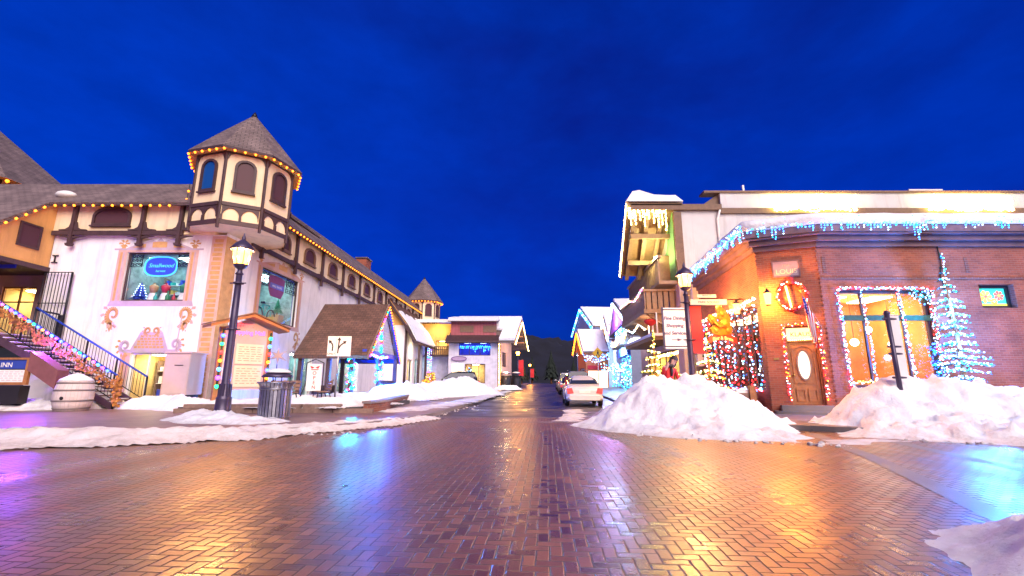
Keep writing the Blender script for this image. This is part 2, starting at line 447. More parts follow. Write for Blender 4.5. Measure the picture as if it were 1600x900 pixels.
m_shingle_b = BRICKM('brown shingles', (.17, .09, .065), (.115, .06, .045), (.035, .025, .022), .28, .17, .02, .75, .9, var=.35)
m_brick = BRICKM('red brick', (.38, .10, .05), (.26, .066, .038), (.30, .15, .10), .21, .072, .014, .8, .6, var=.3)
m_brickd = BRICKM('dark red brick', (.24, .07, .04), (.17, .05, .035), (.25, .18, .15), .21, .072, .014, .8, .6, var=.3)
m_iron = PM('black iron', (.025, .025, .035), .4, .6, var=.3, vs=8)
m_pole = PM('dark painted steel', (.06, .045, .09), .38, .35, var=.2, vs=4)
m_steel = PM('brushed steel', (.34, .34, .40), .32, .9, var=.25, vs=9)
m_blue = PM('blue handrail paint', (.02, .06, .5), .35, var=.2)
m_white = PM('white paint', (.78, .77, .76), .5, var=.08)
m_parw = PM('grey white render', (.56, .54, .56), .7, var=.12, vs=.7, streak=.3)
m_wood = PM('orange brown wood', (.36, .15, .055), .55, var=.3, vs=7, bump=.15)
m_oldwood = PM('weathered wood', (.23, .15, .12), .8, var=.35, vs=6, bump=.3)
m_glassd = GLASS('dark window glass')
m_glassb = GLASS('blue window glass', (.01, .07, .28))
m_glassp = GLASS('purple brown window glass', (.09, .045, .055), .25)
m_clear = CLEAR('shop glass')
m_black = PM('black', (.015, .013, .016), .5, var=.2)
m_red = PM('red cloth', (.55, .02, .02), .7, var=.2)
m_skin = PM('skin', (.62, .36, .28), .6, var=.05)
m_rubber = PM('tyre rubber', (.02, .02, .022), .8)
m_beige = PM('beige enamel', (.55, .42, .40), .55, var=.1, vs=1.5)
m_wire = PM('lamp wire', (.02, .05, .025), .6)
e_warm = EM('amber bulb', (1, .21, .008), 3.0)
e_warmw = EM('warm white bulb', (1, .62, .22), 5)
e_white = EM('cool white bulb', (.5, .72, 1), 3.2)
e_ice = EM('icy blue bulb', (.03, .22, 1), 7)
e_cyan = EM('cyan bulb', (.0, .5, .9), 4)
e_red = EM('red bulb', (1, .012, .015), 5)
e_blue = EM('blue bulb', (.02, .05, 1), 11)
e_green = EM('green bulb', (.0, .8, .22), 3)
e_pink = EM('pink bulb', (1, .1, .5), 3)
e_viol = EM('violet bulb', (.22, .03, 1), 8)
e_yel = EM('yellow white bulb', (1, .82, .26), 12)
e_lime = EM('yellow green bulb', (1, .75, .06), 4)
e_orange = EM('orange bulb', (1, .22, .01), 6)
# ------------------------------------------------------------------ light strings
def resample(path, sp, start=0.0):
    P = [Vector(p) for p in path]; out = []; d = start; acc = 0
    for a, b in zip(P[:-1], P[1:]):
        l = (b-a).length
        while d <= acc + l + 1e-9:
            out.append(a.lerp(b, (d-acc)/l if l else 0)); d += sp
        acc += l
    return out

def beads(path, sp, r, mats, mb=None, wire=.006, jit=.0, n=4, wm=None, rj=.25):
    # one unbroken wire that swells into a bulb at every step
    mb = mb or M(); wm = wm or m_wire
    pts = resample(path, sp, sp*.5)
    if len(pts) < 2: return mb
    pts = [p + Vector((rnd.uniform(-jit, jit), rnd.uniform(-jit, jit), rnd.uniform(-jit, jit))) for p in pts]
    pp, rr, mm = [], [], []
    for i, p in enumerate(pts):
        t = (pts[min(i+1, len(pts)-1)] - pts[max(i-1, 0)]).normalized()
        q = r*(1+rnd.uniform(-rj, rj)); e = rnd.choice(mats)
        for k, (d, w) in enumerate(((-1, 0), (-.4, 1), (.4, 1), (1, 0))):
            pp.append(p + t*q*d); rr.append(q if w else wire)
            mm.append(e if k < 3 else wm)
    mb.tube(pp, rr, wm, n, True, mm[:-1])
    return mb

_bulbmesh = {}
def bulb_mesh(mat, r):
    k = (mat.name, round(r, 3))
    if k not in _bulbmesh:
        b = M()
        b.lathe([(r*.35, r*1.1), (r*.4, r*.7)], (0, 0, 0), m_wire, 7)
        b.lathe([(r*.4, r*.7), (r*.95, r*.1), (r*.8, -r*.6), (r*.12, -r*1.25)], (0, 0, 0), mat, 7)
        o = ob('bulb', b, local=True)
        _bulbmesh[k] = o.data
        bpy.data.objects.remove(o)
    return _bulbmesh[k]

def bulb_string(label, path, sp, r, mats, group=None, wire=.012, cat='light string', name='light_string', drop=.0, first=None):
    pts = resample(path, sp, sp*.5)
    if len(pts) > 100: pts = pts[:100]
    t = thing(name, label, cat, pts[0], group)
    w = M(); w.tube([Vector(p) for p in path], wire, m_wire, 4)
    ob('wire', w, t)
    for i, p in enumerate(pts):
        m = mats[i % len(mats)] if first is None else first(i)
        o = bpy.data.objects.new('bulb', bulb_mesh(m, r)); col.objects.link(o)
        o.parent = t; o.location = p - pts[0] - Vector((0, 0, r*.9+drop))
        o.rotation_euler = (rnd.uniform(-.3, .3), rnd.uniform(-.3, .3), rnd.uniform(0, 6))
    return t

def icicles(path, gap, dmin, dmax, sp, r, mats, out=(0, 0), skip=.1):
    # main wire with hanging drops, each drop tied to the main wire
    mb = M()
    beads(path, sp*1.5, r, mats, mb, jit=.02)
    for p in resample(path, gap, gap*.5):
        if rnd.random() < skip: continue
        L = rnd.uniform(dmin, dmax)*(.4 + .6*abs(NZ.noise(Vector((p.x*2.1+p.y, p.y*1.7, 3)))*2))
        q = p + Vector((out[0]*.02+rnd.uniform(-.03, .03), out[1]*.02+rnd.uniform(-.03, .03), -max(L, dmin)))
        beads([p, q], sp, r, mats, mb, jit=.012)
    return mb

# ------------------------------------------------------------------ camera, world, sun
cd = bpy.data.cameras.new('camera'); cam = bpy.data.objects.new('camera', cd); col.objects.link(cam)
cd.sensor_width = 36; cd.lens = 711/1600*36; cd.clip_end = 3000; cd.clip_start = .05
cam.location = (0, 0, 1.1); cam.rotation_euler = (R(90+11.76), 0, 0)
sc.camera = cam

W = bpy.data.worlds.new('World'); sc.world = W; W.use_nodes = True
def build_world():
    N, L = W.node_tree.nodes, W.node_tree.links
    bg = N['Background']
    tc = N.new('ShaderNodeTexCoord')
    sk = N.new('ShaderNodeTexSky'); sk.sky_type = 'NISHITA'; sk.sun_disc = False
    sk.sun_elevation = R(2); sk.sun_rotation = R(197); sk.altitude = 300
    sk.air_density = 1.0; sk.dust_density = .2; sk.ozone_density = 6
    # dusk: the sky's own light, deepened to the blue hour
    t = N.new('ShaderNodeMix'); t.data_type = 'RGBA'; t.blend_type = 'MULTIPLY'; t.inputs[0].default_value = 1
    L.new(sk.outputs[0], t.inputs[6]); t.inputs[7].default_value = (.0, .02, .12, 1)
    mp = N.new('ShaderNodeMapping'); mp.inputs['Scale'].default_value = (1.3, 1.3, 2.6); mp.inputs['Location'].default_value = (.4, .2, .1)
    L.new(tc.outputs['Generated'], mp.inputs[0])
    n = N.new('ShaderNodeTexNoise'); n.inputs['Scale'].default_value = 1.6; n.inputs['Detail'].default_value = 7; n.inputs['Roughness'].default_value = .55; n.inputs['Distortion'].default_value = .35
    L.new(mp.outputs[0], n.inputs[0])
    cr = N.new('ShaderNodeValToRGB'); cr.color_ramp.elements[0].position = .34; cr.color_ramp.elements[1].position = .64
    cr.color_ramp.elements[0].color = (.0, .023, .27, 1); cr.color_ramp.elements[1].color = (.002, .008, .118, 1)
    L.new(n.outputs['Fac'], cr.inputs[0])
    # brighter clear band in the west (left), low
    dt = N.new('ShaderNodeVectorMath'); dt.operation = 'DOT_PRODUCT'; dt.inputs[1].default_value = (-.86, .48, .12)
    L.new(tc.outputs['Generated'], dt.inputs[0])
    mr = N.new('ShaderNodeMapRange'); mr.inputs[1].default_value = .35; mr.inputs[2].default_value = 1; mr.inputs[3].default_value = 0; mr.inputs[4].default_value = 1
    L.new(dt.outputs['Value'], mr.inputs[0])
    a = N.new('ShaderNodeMix'); a.data_type = 'RGBA'; L.new(mr.outputs[0], a.inputs[0])
    L.new(cr.outputs[0], a.inputs[6]); a.inputs[7].default_value = (.0, .036, .42, 1)
    bk = N.new('ShaderNodeTexNoise'); bk.inputs['Scale'].default_value = 5; bk.inputs['Detail'].default_value = 8; bk.inputs['Roughness'].default_value = .6; L.new(mp.outputs[0], bk.inputs[0])
    bm_ = N.new('ShaderNodeMapRange'); bm_.inputs[1].default_value = .3; bm_.inputs[2].default_value = .7; bm_.inputs[3].default_value = .78; bm_.inputs[4].default_value = 1.12; L.new(bk.outputs['Fac'], bm_.inputs[0])
    a2 = N.new('ShaderNodeMix'); a2.data_type = 'RGBA'; a2.blend_type = 'MULTIPLY'; a2.inputs[0].default_value = 1; L.new(a.outputs[2], a2.inputs[6]); L.new(bm_.outputs[0], a2.inputs[7])
    s = N.new('ShaderNodeMix'); s.data_type = 'RGBA'; s.blend_type = 'ADD'; s.inputs[0].default_value = 1
    L.new(a2.outputs[2], s.inputs[6]); L.new(t.outputs[2], s.inputs[7])
    L.new(s.outputs[2], bg.inputs[0]); bg.inputs[1].default_value = .63
build_world()

sd = bpy.data.lights.new('sun', 'SUN'); sun = bpy.data.objects.new('sun', sd); col.objects.link(sun)
sd.energy = 3.3; sd.angle = R(50); sd.color = (1, .83, .74)
dvec = Vector((-.32, .77, -.55)).normalized()
sun.rotation_euler = dvec.to_track_quat('-Z', 'Y').to_euler(); sun.location = (4, -12, 9)

def lamp(name, loc, c, w, r=.08, parent=None):
    d = bpy.data.lights.new(name, 'POINT'); d.energy = w; d.color = c; d.shadow_soft_size = r
    o = bpy.data.objects.new(name, d); col.objects.link(o)
    if parent is not None: o.parent = parent; o.location = Vector(loc) - base_of(parent)
    else: o.location = loc
    return o

sc.view_settings.view_transform = 'Standard'; sc.view_settings.look = 'None'
sc.view_settings.gamma = 1; sc.view_settings.exposure = .78; sc.view_settings.use_curve_mapping = False
cy = sc.cycles
cy.use_denoising = True; cy.max_bounces = 6; cy.diffuse_bounces = 3; cy.glossy_bounces = 3
cy.transparent_max_bounces = 12; cy.sample_clamp_indirect = 4; cy.caustics_reflective = False; cy.caustics_refractive = False
cy.use_light_tree = True

# ------------------------------------------------------------------ ground
def gz(y): return 0 if y < 26 else .85*(1-math.exp(-(y-26)/55))

g = M(); g.poly([(-900, -60, -.06), (900, -60, -.06), (900, 1200, -.06), (-900, 1200, -.06)], m_ground); struct('ground', g)
g = M(); g.poly([(-60, -14, 0), (60, -14, 0), (60, 15.1, 0), (-60, 15.1, 0)], m_road); struct('brick_road', g)
def strip(pa, pb, m, z, name, kind=True):
    g = M(); n = len(pa)
    g.add([(x, y, z+gz(y)) for x, y in pa] + [(x, y, z+gz(y)) for x, y in pb], [(i, i+1, n+i+1, n+i) for i in range(n-1)], m)
    return struct(name, g)
ys = [15.1, 18, 22, 26, 30, 35, 40, 48, 56, 66, 80, 100, 130, 180, 240]
def lk(y): return -2.75 + (y-15)*.058 + max(0, y-80)*.03
def rk(y): return 5.0 + (y-15)*.085
strip([(lk(y)-.1, y) for y in ys], [(rk(y)+.1, y) for y in ys], m_asph, .0, 'street')
def band(pts, w, m, z, name):
    a, b = [], []
    for i, (x, y) in enumerate(pts):
        p, q = pts[max(i-1, 0)], pts[min(i+1, len(pts)-1)]
        d = Vector((q[0]-p[0], q[1]-p[1])).normalized(); nx, ny = -d.y*w/2, d.x*w/2
        a.append((x+nx, y+ny)); b.append((x-nx, y-ny))
    strip(a, b, m, z, name)
band([(-2.7, 13.55), (4.6, 13.3)], .28, m_conc, .004, 'crossing_band')
band([(-2.7, 15.2), (4.8, 15.0)], .34, m_conc, .004, 'crossing_band')
band([(6.6, 10.4), (6.1, 9.1), (5.4, 7.2), (4.7, 5.55), (4.0, 3.95), (3.2, 2.2), (2.4, .5)], .24, m_conc, .004, 'crossing_band')
band([(7.4, 9.4), (7.05, 8.23), (6.56, 6.19), (5.95, 4.1), (5.2, 2)], .24, m_conc, .004, 'crossing_band')

def slab(kerb, inner, z, m, name):
    # raised pavement with a real kerb face
    g = M(); n = len(kerb)
    T = [(x, y, z+gz(y)) for x, y in kerb]; I = [(x, y, z+gz(y)) for x, y in inner]
    g.add(T+I, [(i, i+1, n+i+1, n+i) for i in range(n-1)], m)
    struct(name, g)
    k = M()
    prof = [(x, y) for x, y in kerb]
    off = []
    for i, (x, y) in enumerate(prof):
        p, q = prof[max(i-1, 0)], prof[min(i+1, n-1)]
        d = Vector((q[0]-p[0], q[1]-p[1])).normalized(); s = 1 if name == 'sidewalk' else 1
        ix, iy = inner[i]; v = Vector((x-ix, y-iy)); nn = Vector((-d.y, d.x))
        if nn.dot(v) < 0: nn = -nn
        off.append((x+nn.x*.15, y+nn.y*.15))
    b = M()
    lo = [(x, y, -.02+gz(y)) for x, y in off]; hi = [(x, y, z+.003+gz(y)) for x, y in off]; inn = [(x, y, z+.003+gz(y)) for x, y in kerb]
    b.add(lo+hi+inn, [(i, i+1, n+i+1, n+i) for i in range(n-1)] + [(n+i, n+i+1, 2*n+i+1, 2*n+i) for i in range(n-1)], m_conc)
    struct('kerb', b)
kl = [(-60, 8.6), (-20, 8.5), (-9, 8.7), (-6.8, 9.3), (-5.0, 10.6), (-3.7, 12.2), (-3.0, 14), (-2.75, 15.5)] + [(lk(y), y) for y in ys[1:]]
il = [(-60, 26), (-30, 26), (-22, 26), (-18, 26), (-16, 26), (-15, 26), (-14.5, 26), (-14, 27)] + [(-14+y*.03, y+12) for y in ys[1:]]
slab(kl, il, .12, m_walk, 'sidewalk')
kr = [(60, 9.6), (20, 9.6), (11, 9.7), (8.5, 10.2), (6.6, 11.4), (5.5, 13), (5.1, 15)] + [(rk(y), y) for y in ys[1:]]
ir = [(60, 17), (30, 17), (16, 17), (13, 17), (11, 17.5), (10, 18), (9.5, 20)] + [(10+y*.1, y+8) for y in ys[1:]]
slab(kr, ir, .12, m_conc, 'sidewalk')

# far dark hills
m_hill = PM('wooded hillside', (.004, .006, .013), .95, var=.7, vs=.05)
h = M(); nx, ny = 420, 14
pts = []
for j in range(ny+1):
    for i in range(nx+1):
        x = -700 + 1500*i/nx; y = 330 + 320*j/ny
        e = sin(min(1, j/ny*1.25)*pi/2)
        z = e*(40 + 22*sin(x*.016+1.2) + 22*NZ.noise(Vector((x*.012, y*.009, 1))) + 9*NZ.noise(Vector((x*.04, y*.04, 2))) + 5*NZ.noise(Vector((x*.17, y*.17, 2))))
        pts.append((x, y, z-3))
h.add(pts, [(j*(nx+1)+i, j*(nx+1)+i+1, (j+1)*(nx+1)+i+1, (j+1)*(nx+1)+i) for j in range(ny) for i in range(nx)], m_hill, True)
struct('hills', h)

# ------------------------------------------------------------------ snow
def snow(name, label, crests, z0=0.0, res=.12, amp=.16, lump=.07, cut=.035, seed=0, mat=None, cat='snow pile', group=None, pw=1.0, f=None, kind=None):
    xs = [q[0]+s*q[3]*1.15 for c in crests for q in c for s in (-1, 1)]; ys_ = [q[1]+s*q[3]*1.15 for c in crests for q in c for s in (-1, 1)]
    x0, x1, y0, y1 = min(xs), max(xs), min(ys_), max(ys_)
    nx = int((x1-x0)/res)+1; ny = int((y1-y0)/res)+1
    H = {}
    def ht(x, y):
        acc = 0
        wx = x + .35*NZ.noise(Vector((x*1.1, y*1.1, seed+5))); wy = y + .35*NZ.noise(Vector((x*1.1, y*1.1, seed+9)))
        for c in crests:
            best = 0
            for k in range(max(1, len(c)-1)):
                a = c[k]; b = c[min(k+1, len(c)-1)]
                dx, dy = b[0]-a[0], b[1]-a[1]; l2 = dx*dx+dy*dy
                t = 0 if l2 == 0 else max(0, min(1, ((wx-a[0])*dx+(wy-a[1])*dy)/l2))
                d = math.hypot(wx-a[0]-dx*t, wy-a[1]-dy*t); r = a[3]+(b[3]-a[3])*t; hh = a[2]+(b[2]-a[2])*t
                q = d/r
                if q < 1: best = max(best, hh*((.5+.5*cos(pi*q))*.5 + (1-q)**pw*.5))
            acc += best**3
        z = acc**(1/3)
        if z > 0:
            z *= 1 + amp*NZ.noise(Vector((x*1.3, y*1.3, seed)))
            w = min(1, z*5)
            z += w*lump*(NZ.noise(Vector((x*3.1, y*3.1, seed+1))) + .55*NZ.noise(Vector((x*7, y*7, seed+2))) + .5*NZ.noise(Vector((x*14, y*14, seed+3))))
            # clods
            cl = NZ.noise(Vector((x*4.2, y*4.2, seed+7)))
            if cl > .28: z += w*lump*1.4*(cl-.28)*2
        return z - cut
    g = M(); idx = {}
    for j in range(ny+1):
        for i in range(nx+1):
            x = x0+i*res; y = y0+j*res; H[i, j] = (x, y, ht(x, y))
    def vid(i, j):
        if (i, j) not in idx:
            x, y, z = H[i, j]; idx[i, j] = len(g.v); g.v.append((x, y, z0 + gz(y) + max(z, -.03)))
        return idx[i, j]
    k = g.mid(mat or m_snow)
    for j in range(ny):
        for i in range(nx):
            if max(H[i, j][2], H[i+1, j][2], H[i, j+1][2], H[i+1, j+1][2]) <= 0: continue
            g.f.append((vid(i, j), vid(i+1, j), vid(i+1, j+1), vid(i, j+1))); g.mi.append(k); g.sm.append(True)
    return single(name, g, label, cat, group, kind, recalc=False)

sg = 'snow ploughed into piles round the crossing'
snow('snow_pile', 'big ploughed snow pile with a lamp post rising behind it, beside white car', [[(3.15, 12.3, 1.05, 1.35), (3.7, 12.3, 1.27, 2.1), (4.9, 12.4, 1.24, 2.6), (5.55, 11.9, .62, 1.5), (5.6, 10.1, .14, .8)], [(3.6, 11.2, .5, 1.2), (4.5, 10.3, .35, 1.3), (5.2, 9.4, .13, .65)]], 0, .085, seed=3, group=sg, lump=.10)
snow('snow_pile', 'big snow pile with a leaning signpost stuck in it, below the dining room window', [[(8.2, 11.9, .25, 1.6), (9.2, 11.4, 1.22, 2.0), (10.6, 11.3, 1.2, 2.3), (12.2, 11.2, .95, 2.2), (15, 11.2, .9, 2.0), (18, 11.3, .7, 2)], [(8.0, 10.1, .22, 1.2), (9.6, 9.4, .34, 1.2), (11.5, 9.2, .3, 1.1)]], 0, .09, seed=8, group=sg, lump=.11)
snow('snow_pile', 'rounded heap of snow at the near kerb, cut off by the picture edge', [[(3.8, 2.75, .42, 1.4), (5.2, 2.6, .52, 1.8)]], 0, .045, seed=14, group=sg, lump=.085, amp=.3, mat=m_snowc)
snow('snow_bank', 'long low ridge of trodden snow along the curved kerb', [[(-24, 9.2, .35, 1.6), (-14, 9.2, .34, 1.5), (-9.5, 8.9, .28, 1.25), (-7.4, 9.1, .25, 1.1), (-5.9, 9.8, .22, .95), (-4.6, 11.1, .2, .85), (-3.6, 12.6, .17, .8), (-2.9, 14.2, .14, .8), (-2.6, 15.0, .1, .6)]], 0.03, .085, seed=21, cat='snow bank', mat=m_snowd, lump=.06, cut=.05)
snow('snow_bank', 'small mound of snow round the foot of the lamp post and litter bin', [[(-8.6, 12.9, .3, 1.1), (-7.6, 12.3, .28, 1.2), (-6.3, 11.9, .14, .9)]], .1, .07, seed=25, cat='snow bank')
snow('snow_bank', 'snow lying under the brown staircase behind the barrel', [[(-24, 17.6, .55, 1.4), (-19.5, 17.4, .5, 1.3), (-17.6, 17.6, .4, 1.0), (-16.3, 18.2, .42, .8)]], .1, .09, seed=31, cat='snow bank', mat=m_snowd)
snow('snow_bank', 'snow along the foot of the white wall beside the beige cabinet', [[(-14.6, 18.6, .5, 1.0), (-13.2, 18.2, .62, 1.1), (-11.6, 17.2, .5, 1.0), (-10.2, 16.5, .4, .8)]], .1, .09, seed=33, cat='snow bank')
snow('snow_bank', 'snow covering the timber edged bed between the bin and the blue lit post', [[(-10.3, 16.6, .28, 1.0), (-8, 16.4, .3, 1.0), (-6, 16.5, .3, 1.1), (-5.4, 18.5, .32, 1.1)], [(-9, 19, .35, 1.8), (-6.8, 20.5, .38, 1.7), (-6.2, 22.5, .4, 1.3)]], .3, .1, seed=37, cat='snow bank')
snow('snow_pile', 'snow mound brightly lit by the blue post of the porch', [[(-7.0, 24.6, .75, 1.3), (-5.9, 25.6, .95, 1.5), (-5.4, 27.6, .8, 1.4)]], .2, .11, seed=41, group=sg)
snow('snow_pile', 'tall snow mound before the white house with the red dormer', [[(-5.6, 30, .95, 1.7), (-4.4, 32.5, 1.25, 2.0), (-3.0, 34.2, 1.35, 2.0), (-2.1, 34.8, .8, 1.6)]], .1, .12, seed=43, group=sg)
snow('snow_bank', 'low snow at the kerb by the far litter bins', [[(-.9, 49, .5, 1.1), (.2, 50.5, .45, 1.0)]], .1, .12, seed=47, cat='snow bank')
snow('snow_bank', 'icy crust of trampled snow over the kerb lane left of the dark street', [[(-4.1, 16.6, .085, 1.6), (-3.4, 20, .08, 1.7), (-2.7, 25, .08, 1.5), (-1.8, 32, .08, 1.2), (-.6, 42, .08, 1.0)]], .12, .11, amp=.9, lump=.03, cut=.045, seed=51, cat='snow bank', mat=m_snowd)
snow('snow_bank', 'thin slush at the street edge beside the parked white car', [[(1.7, 14.2, .07, .9), (2.2, 16.8, .07, .8), (2.6, 19.5, .06, .7)]], .0, .09, amp=.9, lump=.03, cut=.04, seed=55, cat='snow bank', mat=m_snowd)
snow('snow_bank', 'thin strip of slush between the crossing and the second snow pile', [[(6.2, 9.0, .07, .7), (7.6, 9.2, .06, .5)], [(12, 8.7, .12, .8), (15, 8.8, .14, .9)]], .0, .07, amp=.9, lump=.04, cut=.04, seed=57, cat='snow bank', mat=m_snowd)
# ------------------------------------------------------------------ the arcade on the left corner
FF = Fr((0, 20), 90, 1)             # front: s = x, out = towards the square
SF = Fr((-13.1, 20), 2.05, 1)       # street side: s up the street, out = over the pavement
arc = thing('shopping_arcade', 'long cream and white half timbered arcade with a lit octagonal corner turret', 'building', (-17, 24, 0))
mb = M()
wall(mb, FF, -21.0, -13.1, -.1, 7.76, [(-17.53, -14.70, 4.68, 6.93), (-16.62, -15.08, .3, 2.38)], m_plaster, .3)
mb.poly([FF(-21, 0, 3), FF(-21, -6, 3), FF(-21, -6, 7.7), FF(-21, 0, 7.7)], m_plaster)
ob('front_wall', mb, arc)
mb = M()
wall(mb, SF, 0, 42, -.1, 7.86, [(3.02, 6.85, 4.3, 7.05), (6.6, 9.4, .3, 2.9), (13.5, 17.5, .4, 3.2)], m_plaster, .3)
ob('street_wall', mb, arc)
mb = M()
mb.box(-21.0, -13.6, 7.74, 9.4, -.4, .14, m_cream, FF.az())
ob('upper_wall', mb, arc)
mb = M()
mb.box(.9, 41, 7.84, 9.9, -.4, .14, m_cream, SF.az())
ob('upper_wall', mb, arc)
# stucco coping under the jetty, painted bands
def brack(mb, F, s, z, w, h, m, o0, o1):
    # pair of curved knee brackets at a post
    for k in (-1, 1):
        p = [(s+k*.06, z), (s+k*w, z), (s+k*w, z+.05), (s+k*w*.55, z+.07), (s+k*w*.3, z+h*.4), (s+k*.12, z+h), (s+k*.06, z+h)]
        mb.prism(p, o0, o1, m, F.az())
        q = [(s+k*.07, z-.40), (s+k*.07, z-.27), (s+k*w*1.0, z-.27), (s+k*w*.6, z-.30), (s+k*w*.3, z-.35)]
        mb.prism(q, o0, o1, m, F.az())
mb = M()
mb.box(-20.95, -15.0, 7.68, 7.88, .145, .26, m_timber, FF.az())
for s in (-20.05, -16.9, -15.15):
    mb.box(s-.07, s+.07, 7.28, 9.2, .15, .31, m_timber, FF.az())
    mb.prism([(s-.14, 7.28), (s+.14, 7.28), (s+.1, 7.16), (s-.1, 7.16)], .15, .33, m_timber, FF.az())
    brack(mb, FF, s, 7.9, .62, .42, m_timber, .15, .24)
ob('timber_frame', mb, arc)
mb = M()
posts = [2.4 + 3.42*i for i in range(12)]
mb.box(1.6, 41, 7.74, 7.97, .145, .26, m_timber, SF.az())
for s in posts:
    mb.box(s-.07, s+.07, 7.3, 9.75, .15, .31, m_timber, SF.az())
    brack(mb, SF, s, 7.98, .5, .3, m_timber, .15, .22)
ob('timber_frame', mb, arc)
def arched_window(parent, F, a0, a1, z0, z1, rise, o, gl, fm, fw=.11, name='window'):
    w = M()
    w.ring(arch(a0, a1, z0, z1, rise), arch(a0+fw, a1-fw, z0+fw, z1-fw, rise*.86), o, o+.09, fm, F.az())
    w.box(a0-.04, a1+.04, z0-.07, z0, o, o+.14, fm, F.az())
    if name == 'turret_window':
        w.add([F(a, o+.02, z) for a, z in arch(a0+fw*.9, a1-fw*.9, z0+fw*.9, z1-fw*.9, rise*.86)], [tuple(range(11))], gl)
        return ob(name, w, parent)
    w_ = ob(name, w, parent)
    p = M(); p.add([F(a, o+.02, z) for a, z in arch(a0+fw*.9, a1-fw*.9, z0+fw*.9, z1-fw*.9, rise*.86)], [tuple(range(11))], gl)
    ob('pane', p, w_)
    return w_
arched_window(arc, FF, -19.25, -17.5, 8.15, 9.06, .42, .145, m_glassp, m_timber)
for i in range(11):
    c = posts[i]+1.72
    if i == 0: c = 7.52-3.42+.35
    arched_window(arc, SF, c-.72, c+.72, 8.32, 9.35, .5, .145, m_glassp, m_brown, .13)
# roofs
mb = M()
prof = [(19.38, 9.12), (21.5, 10.95), (30, 11.05), (30, 10.85), (21.55, 10.76), (19.46, 8.98)]
mb.prism(prof, -20.9, -13.2, m_shingle, lambda a, b, c: (c, a, b))
low = [(15.6, 5.85), (21.5, 10.95), (30, 11.05), (30, 10.85), (21.55, 10.74), (15.68, 5.7)]
mb.prism(low, -38, -20.9, m_shingle, lambda a, b, c: (c, a, b))
ob('front_roof', mb, arc)
mb = M()
prof = [(.55, 9.72), (-1.5, 11.85), (-2.6, 11.9), (-2.6, 11.7), (-1.55, 11.62), (.45, 9.55)]
mb.prism(prof, .6, 41.3, m_shingle, lambda a, b, c: SF(c, a, b))
ob('street_roof', mb, arc)
mb = M()
mb.box(-20.95, -13.6, 8.98, 9.12, .5, .56, m_timber, FF.az()); mb.box(.8, 41.2, 9.5, 9.66, .44, .5, m_timber, SF.az())
ob('fascia', mb, arc)
# skylight bubble
mb = M(); mb.ball((-20.9, 20.0, 9.72), .42, m_white, 12, 6, 1.1, .7, .45); ob('skylight', mb, arc)
# chimney
mb = M(); T = lambda a, z, o: SF(a, o-2.1, z)
mb.box(22.0, 23.3, 11.4, 12.75, -.5, .5, m_brick, T); mb.box(21.9, 23.4, 12.75, 12.87, -.6, .6, m_conc, T); ob('chimney', mb, arc)
# the wing over the stair landing
WG = Fr((-21, 20), 180, -1)          # runs towards the square, out = east
mb = M()
mb.poly([WG(.02, 0, 6.2), WG(4.3, 0, 6.15), WG(4.3, 0, 5.9), WG(4.2, 0, 5.95), WG(.02, 0, 9.35)], m_ochre)
mb.poly([(-21, 15.9, 6.15), (-38, 15.9, 6.15), (-38, 22, 6.22), (-21, 22, 6.22)], m_timber)
mb.box(-38, -21.02, 15.7, 15.9, 5.7, 6.15, m_timber)
ob('wing_wall', mb, arc)
w = M(); w.ring(rect(.62, 1.55, 6.83, 7.9), rect(.70, 1.47, 6.91, 7.82), 0.004, .06, m_timber, WG.az())
w = ob('window', w, arc); p = M(); p.add([WG(a, .02, z) for a, z in rect(.7, 1.47, 6.91, 7.82)], [(0, 1, 2, 3)], m_glassp); ob('pane', p, w)
mb = M(); mb.box(-.02, 4.3, 6.0, 6.2, -.02, .08, m_timber, WG.az()); ob('beam', mb, arc)
# porch room behind the landing
mb = M()
wall(mb, FF, -38, -21, 3, 6.2, [(-24.6, -22.95, 3.2, 5.65)], m_paint_pink, .2, -1.5)
mb.box(-38, -20.3, 2.72, 2.99, -1.6, 2.2, m_oldwood, FF.az())
ob('porch_wall', mb, arc)
def room(F, a0, a1, z0, z1, d0, d1, mw, ml, st, parent, name='display_room'):
    # box room behind a shop window with a lit ceiling
    r = M()
    q = lambda a, o, z: F(a, o, z)
    r.poly([q(a0, -d1, z0), q(a1, -d1, z0), q(a1, -d1, z1), q(a0, -d1, z1)], mw)
    r.poly([q(a0, -d0, z0), q(a0, -d1, z0), q(a0, -d1, z1), q(a0, -d0, z1)], mw)
    r.poly([q(a1, -d0, z0), q(a1, -d1, z0), q(a1, -d1, z1), q(a1, -d0, z1)], mw)
    r.poly([q(a0, -d0, z0), q(a1, -d0, z0), q(a1, -d1, z0), q(a0, -d1, z0)], m_oldwood)
    r.poly([q(a0, -d0, z1), q(a1, -d0, z1), q(a1, -d1, z1), q(a0, -d1, z1)], mw)
    o = ob(name, r, parent, recalc=False)
    l = M(); n = max(1, int((a1-a0)/1.2))
    for i in range(n):
        c = a0+(a1-a0)*(i+.5)/n
        l.box(c-.35, c+.35, z1-.06, z1-.02, -d1+(d1-d0)*.3, -d1+(d1-d0)*.75, ml, F.az())
    ob('ceiling_light', l, o)
    return o
m_roomw = PM('shop back wall', (.26, .33, .33), .8, var=.5, vs=3.5)
m_roomy = PM('warm shop wall', (.75, .55, .25), .8, var=.3, vs=2.5)
e_shop = EM('shop lamp', (.62, 1, .95), 10)
e_shopw = EM('warm shop lamp', (1, .72, .30), 14)
e_shopy = EM('bright shop lamp', (1, .9, .55), 18)
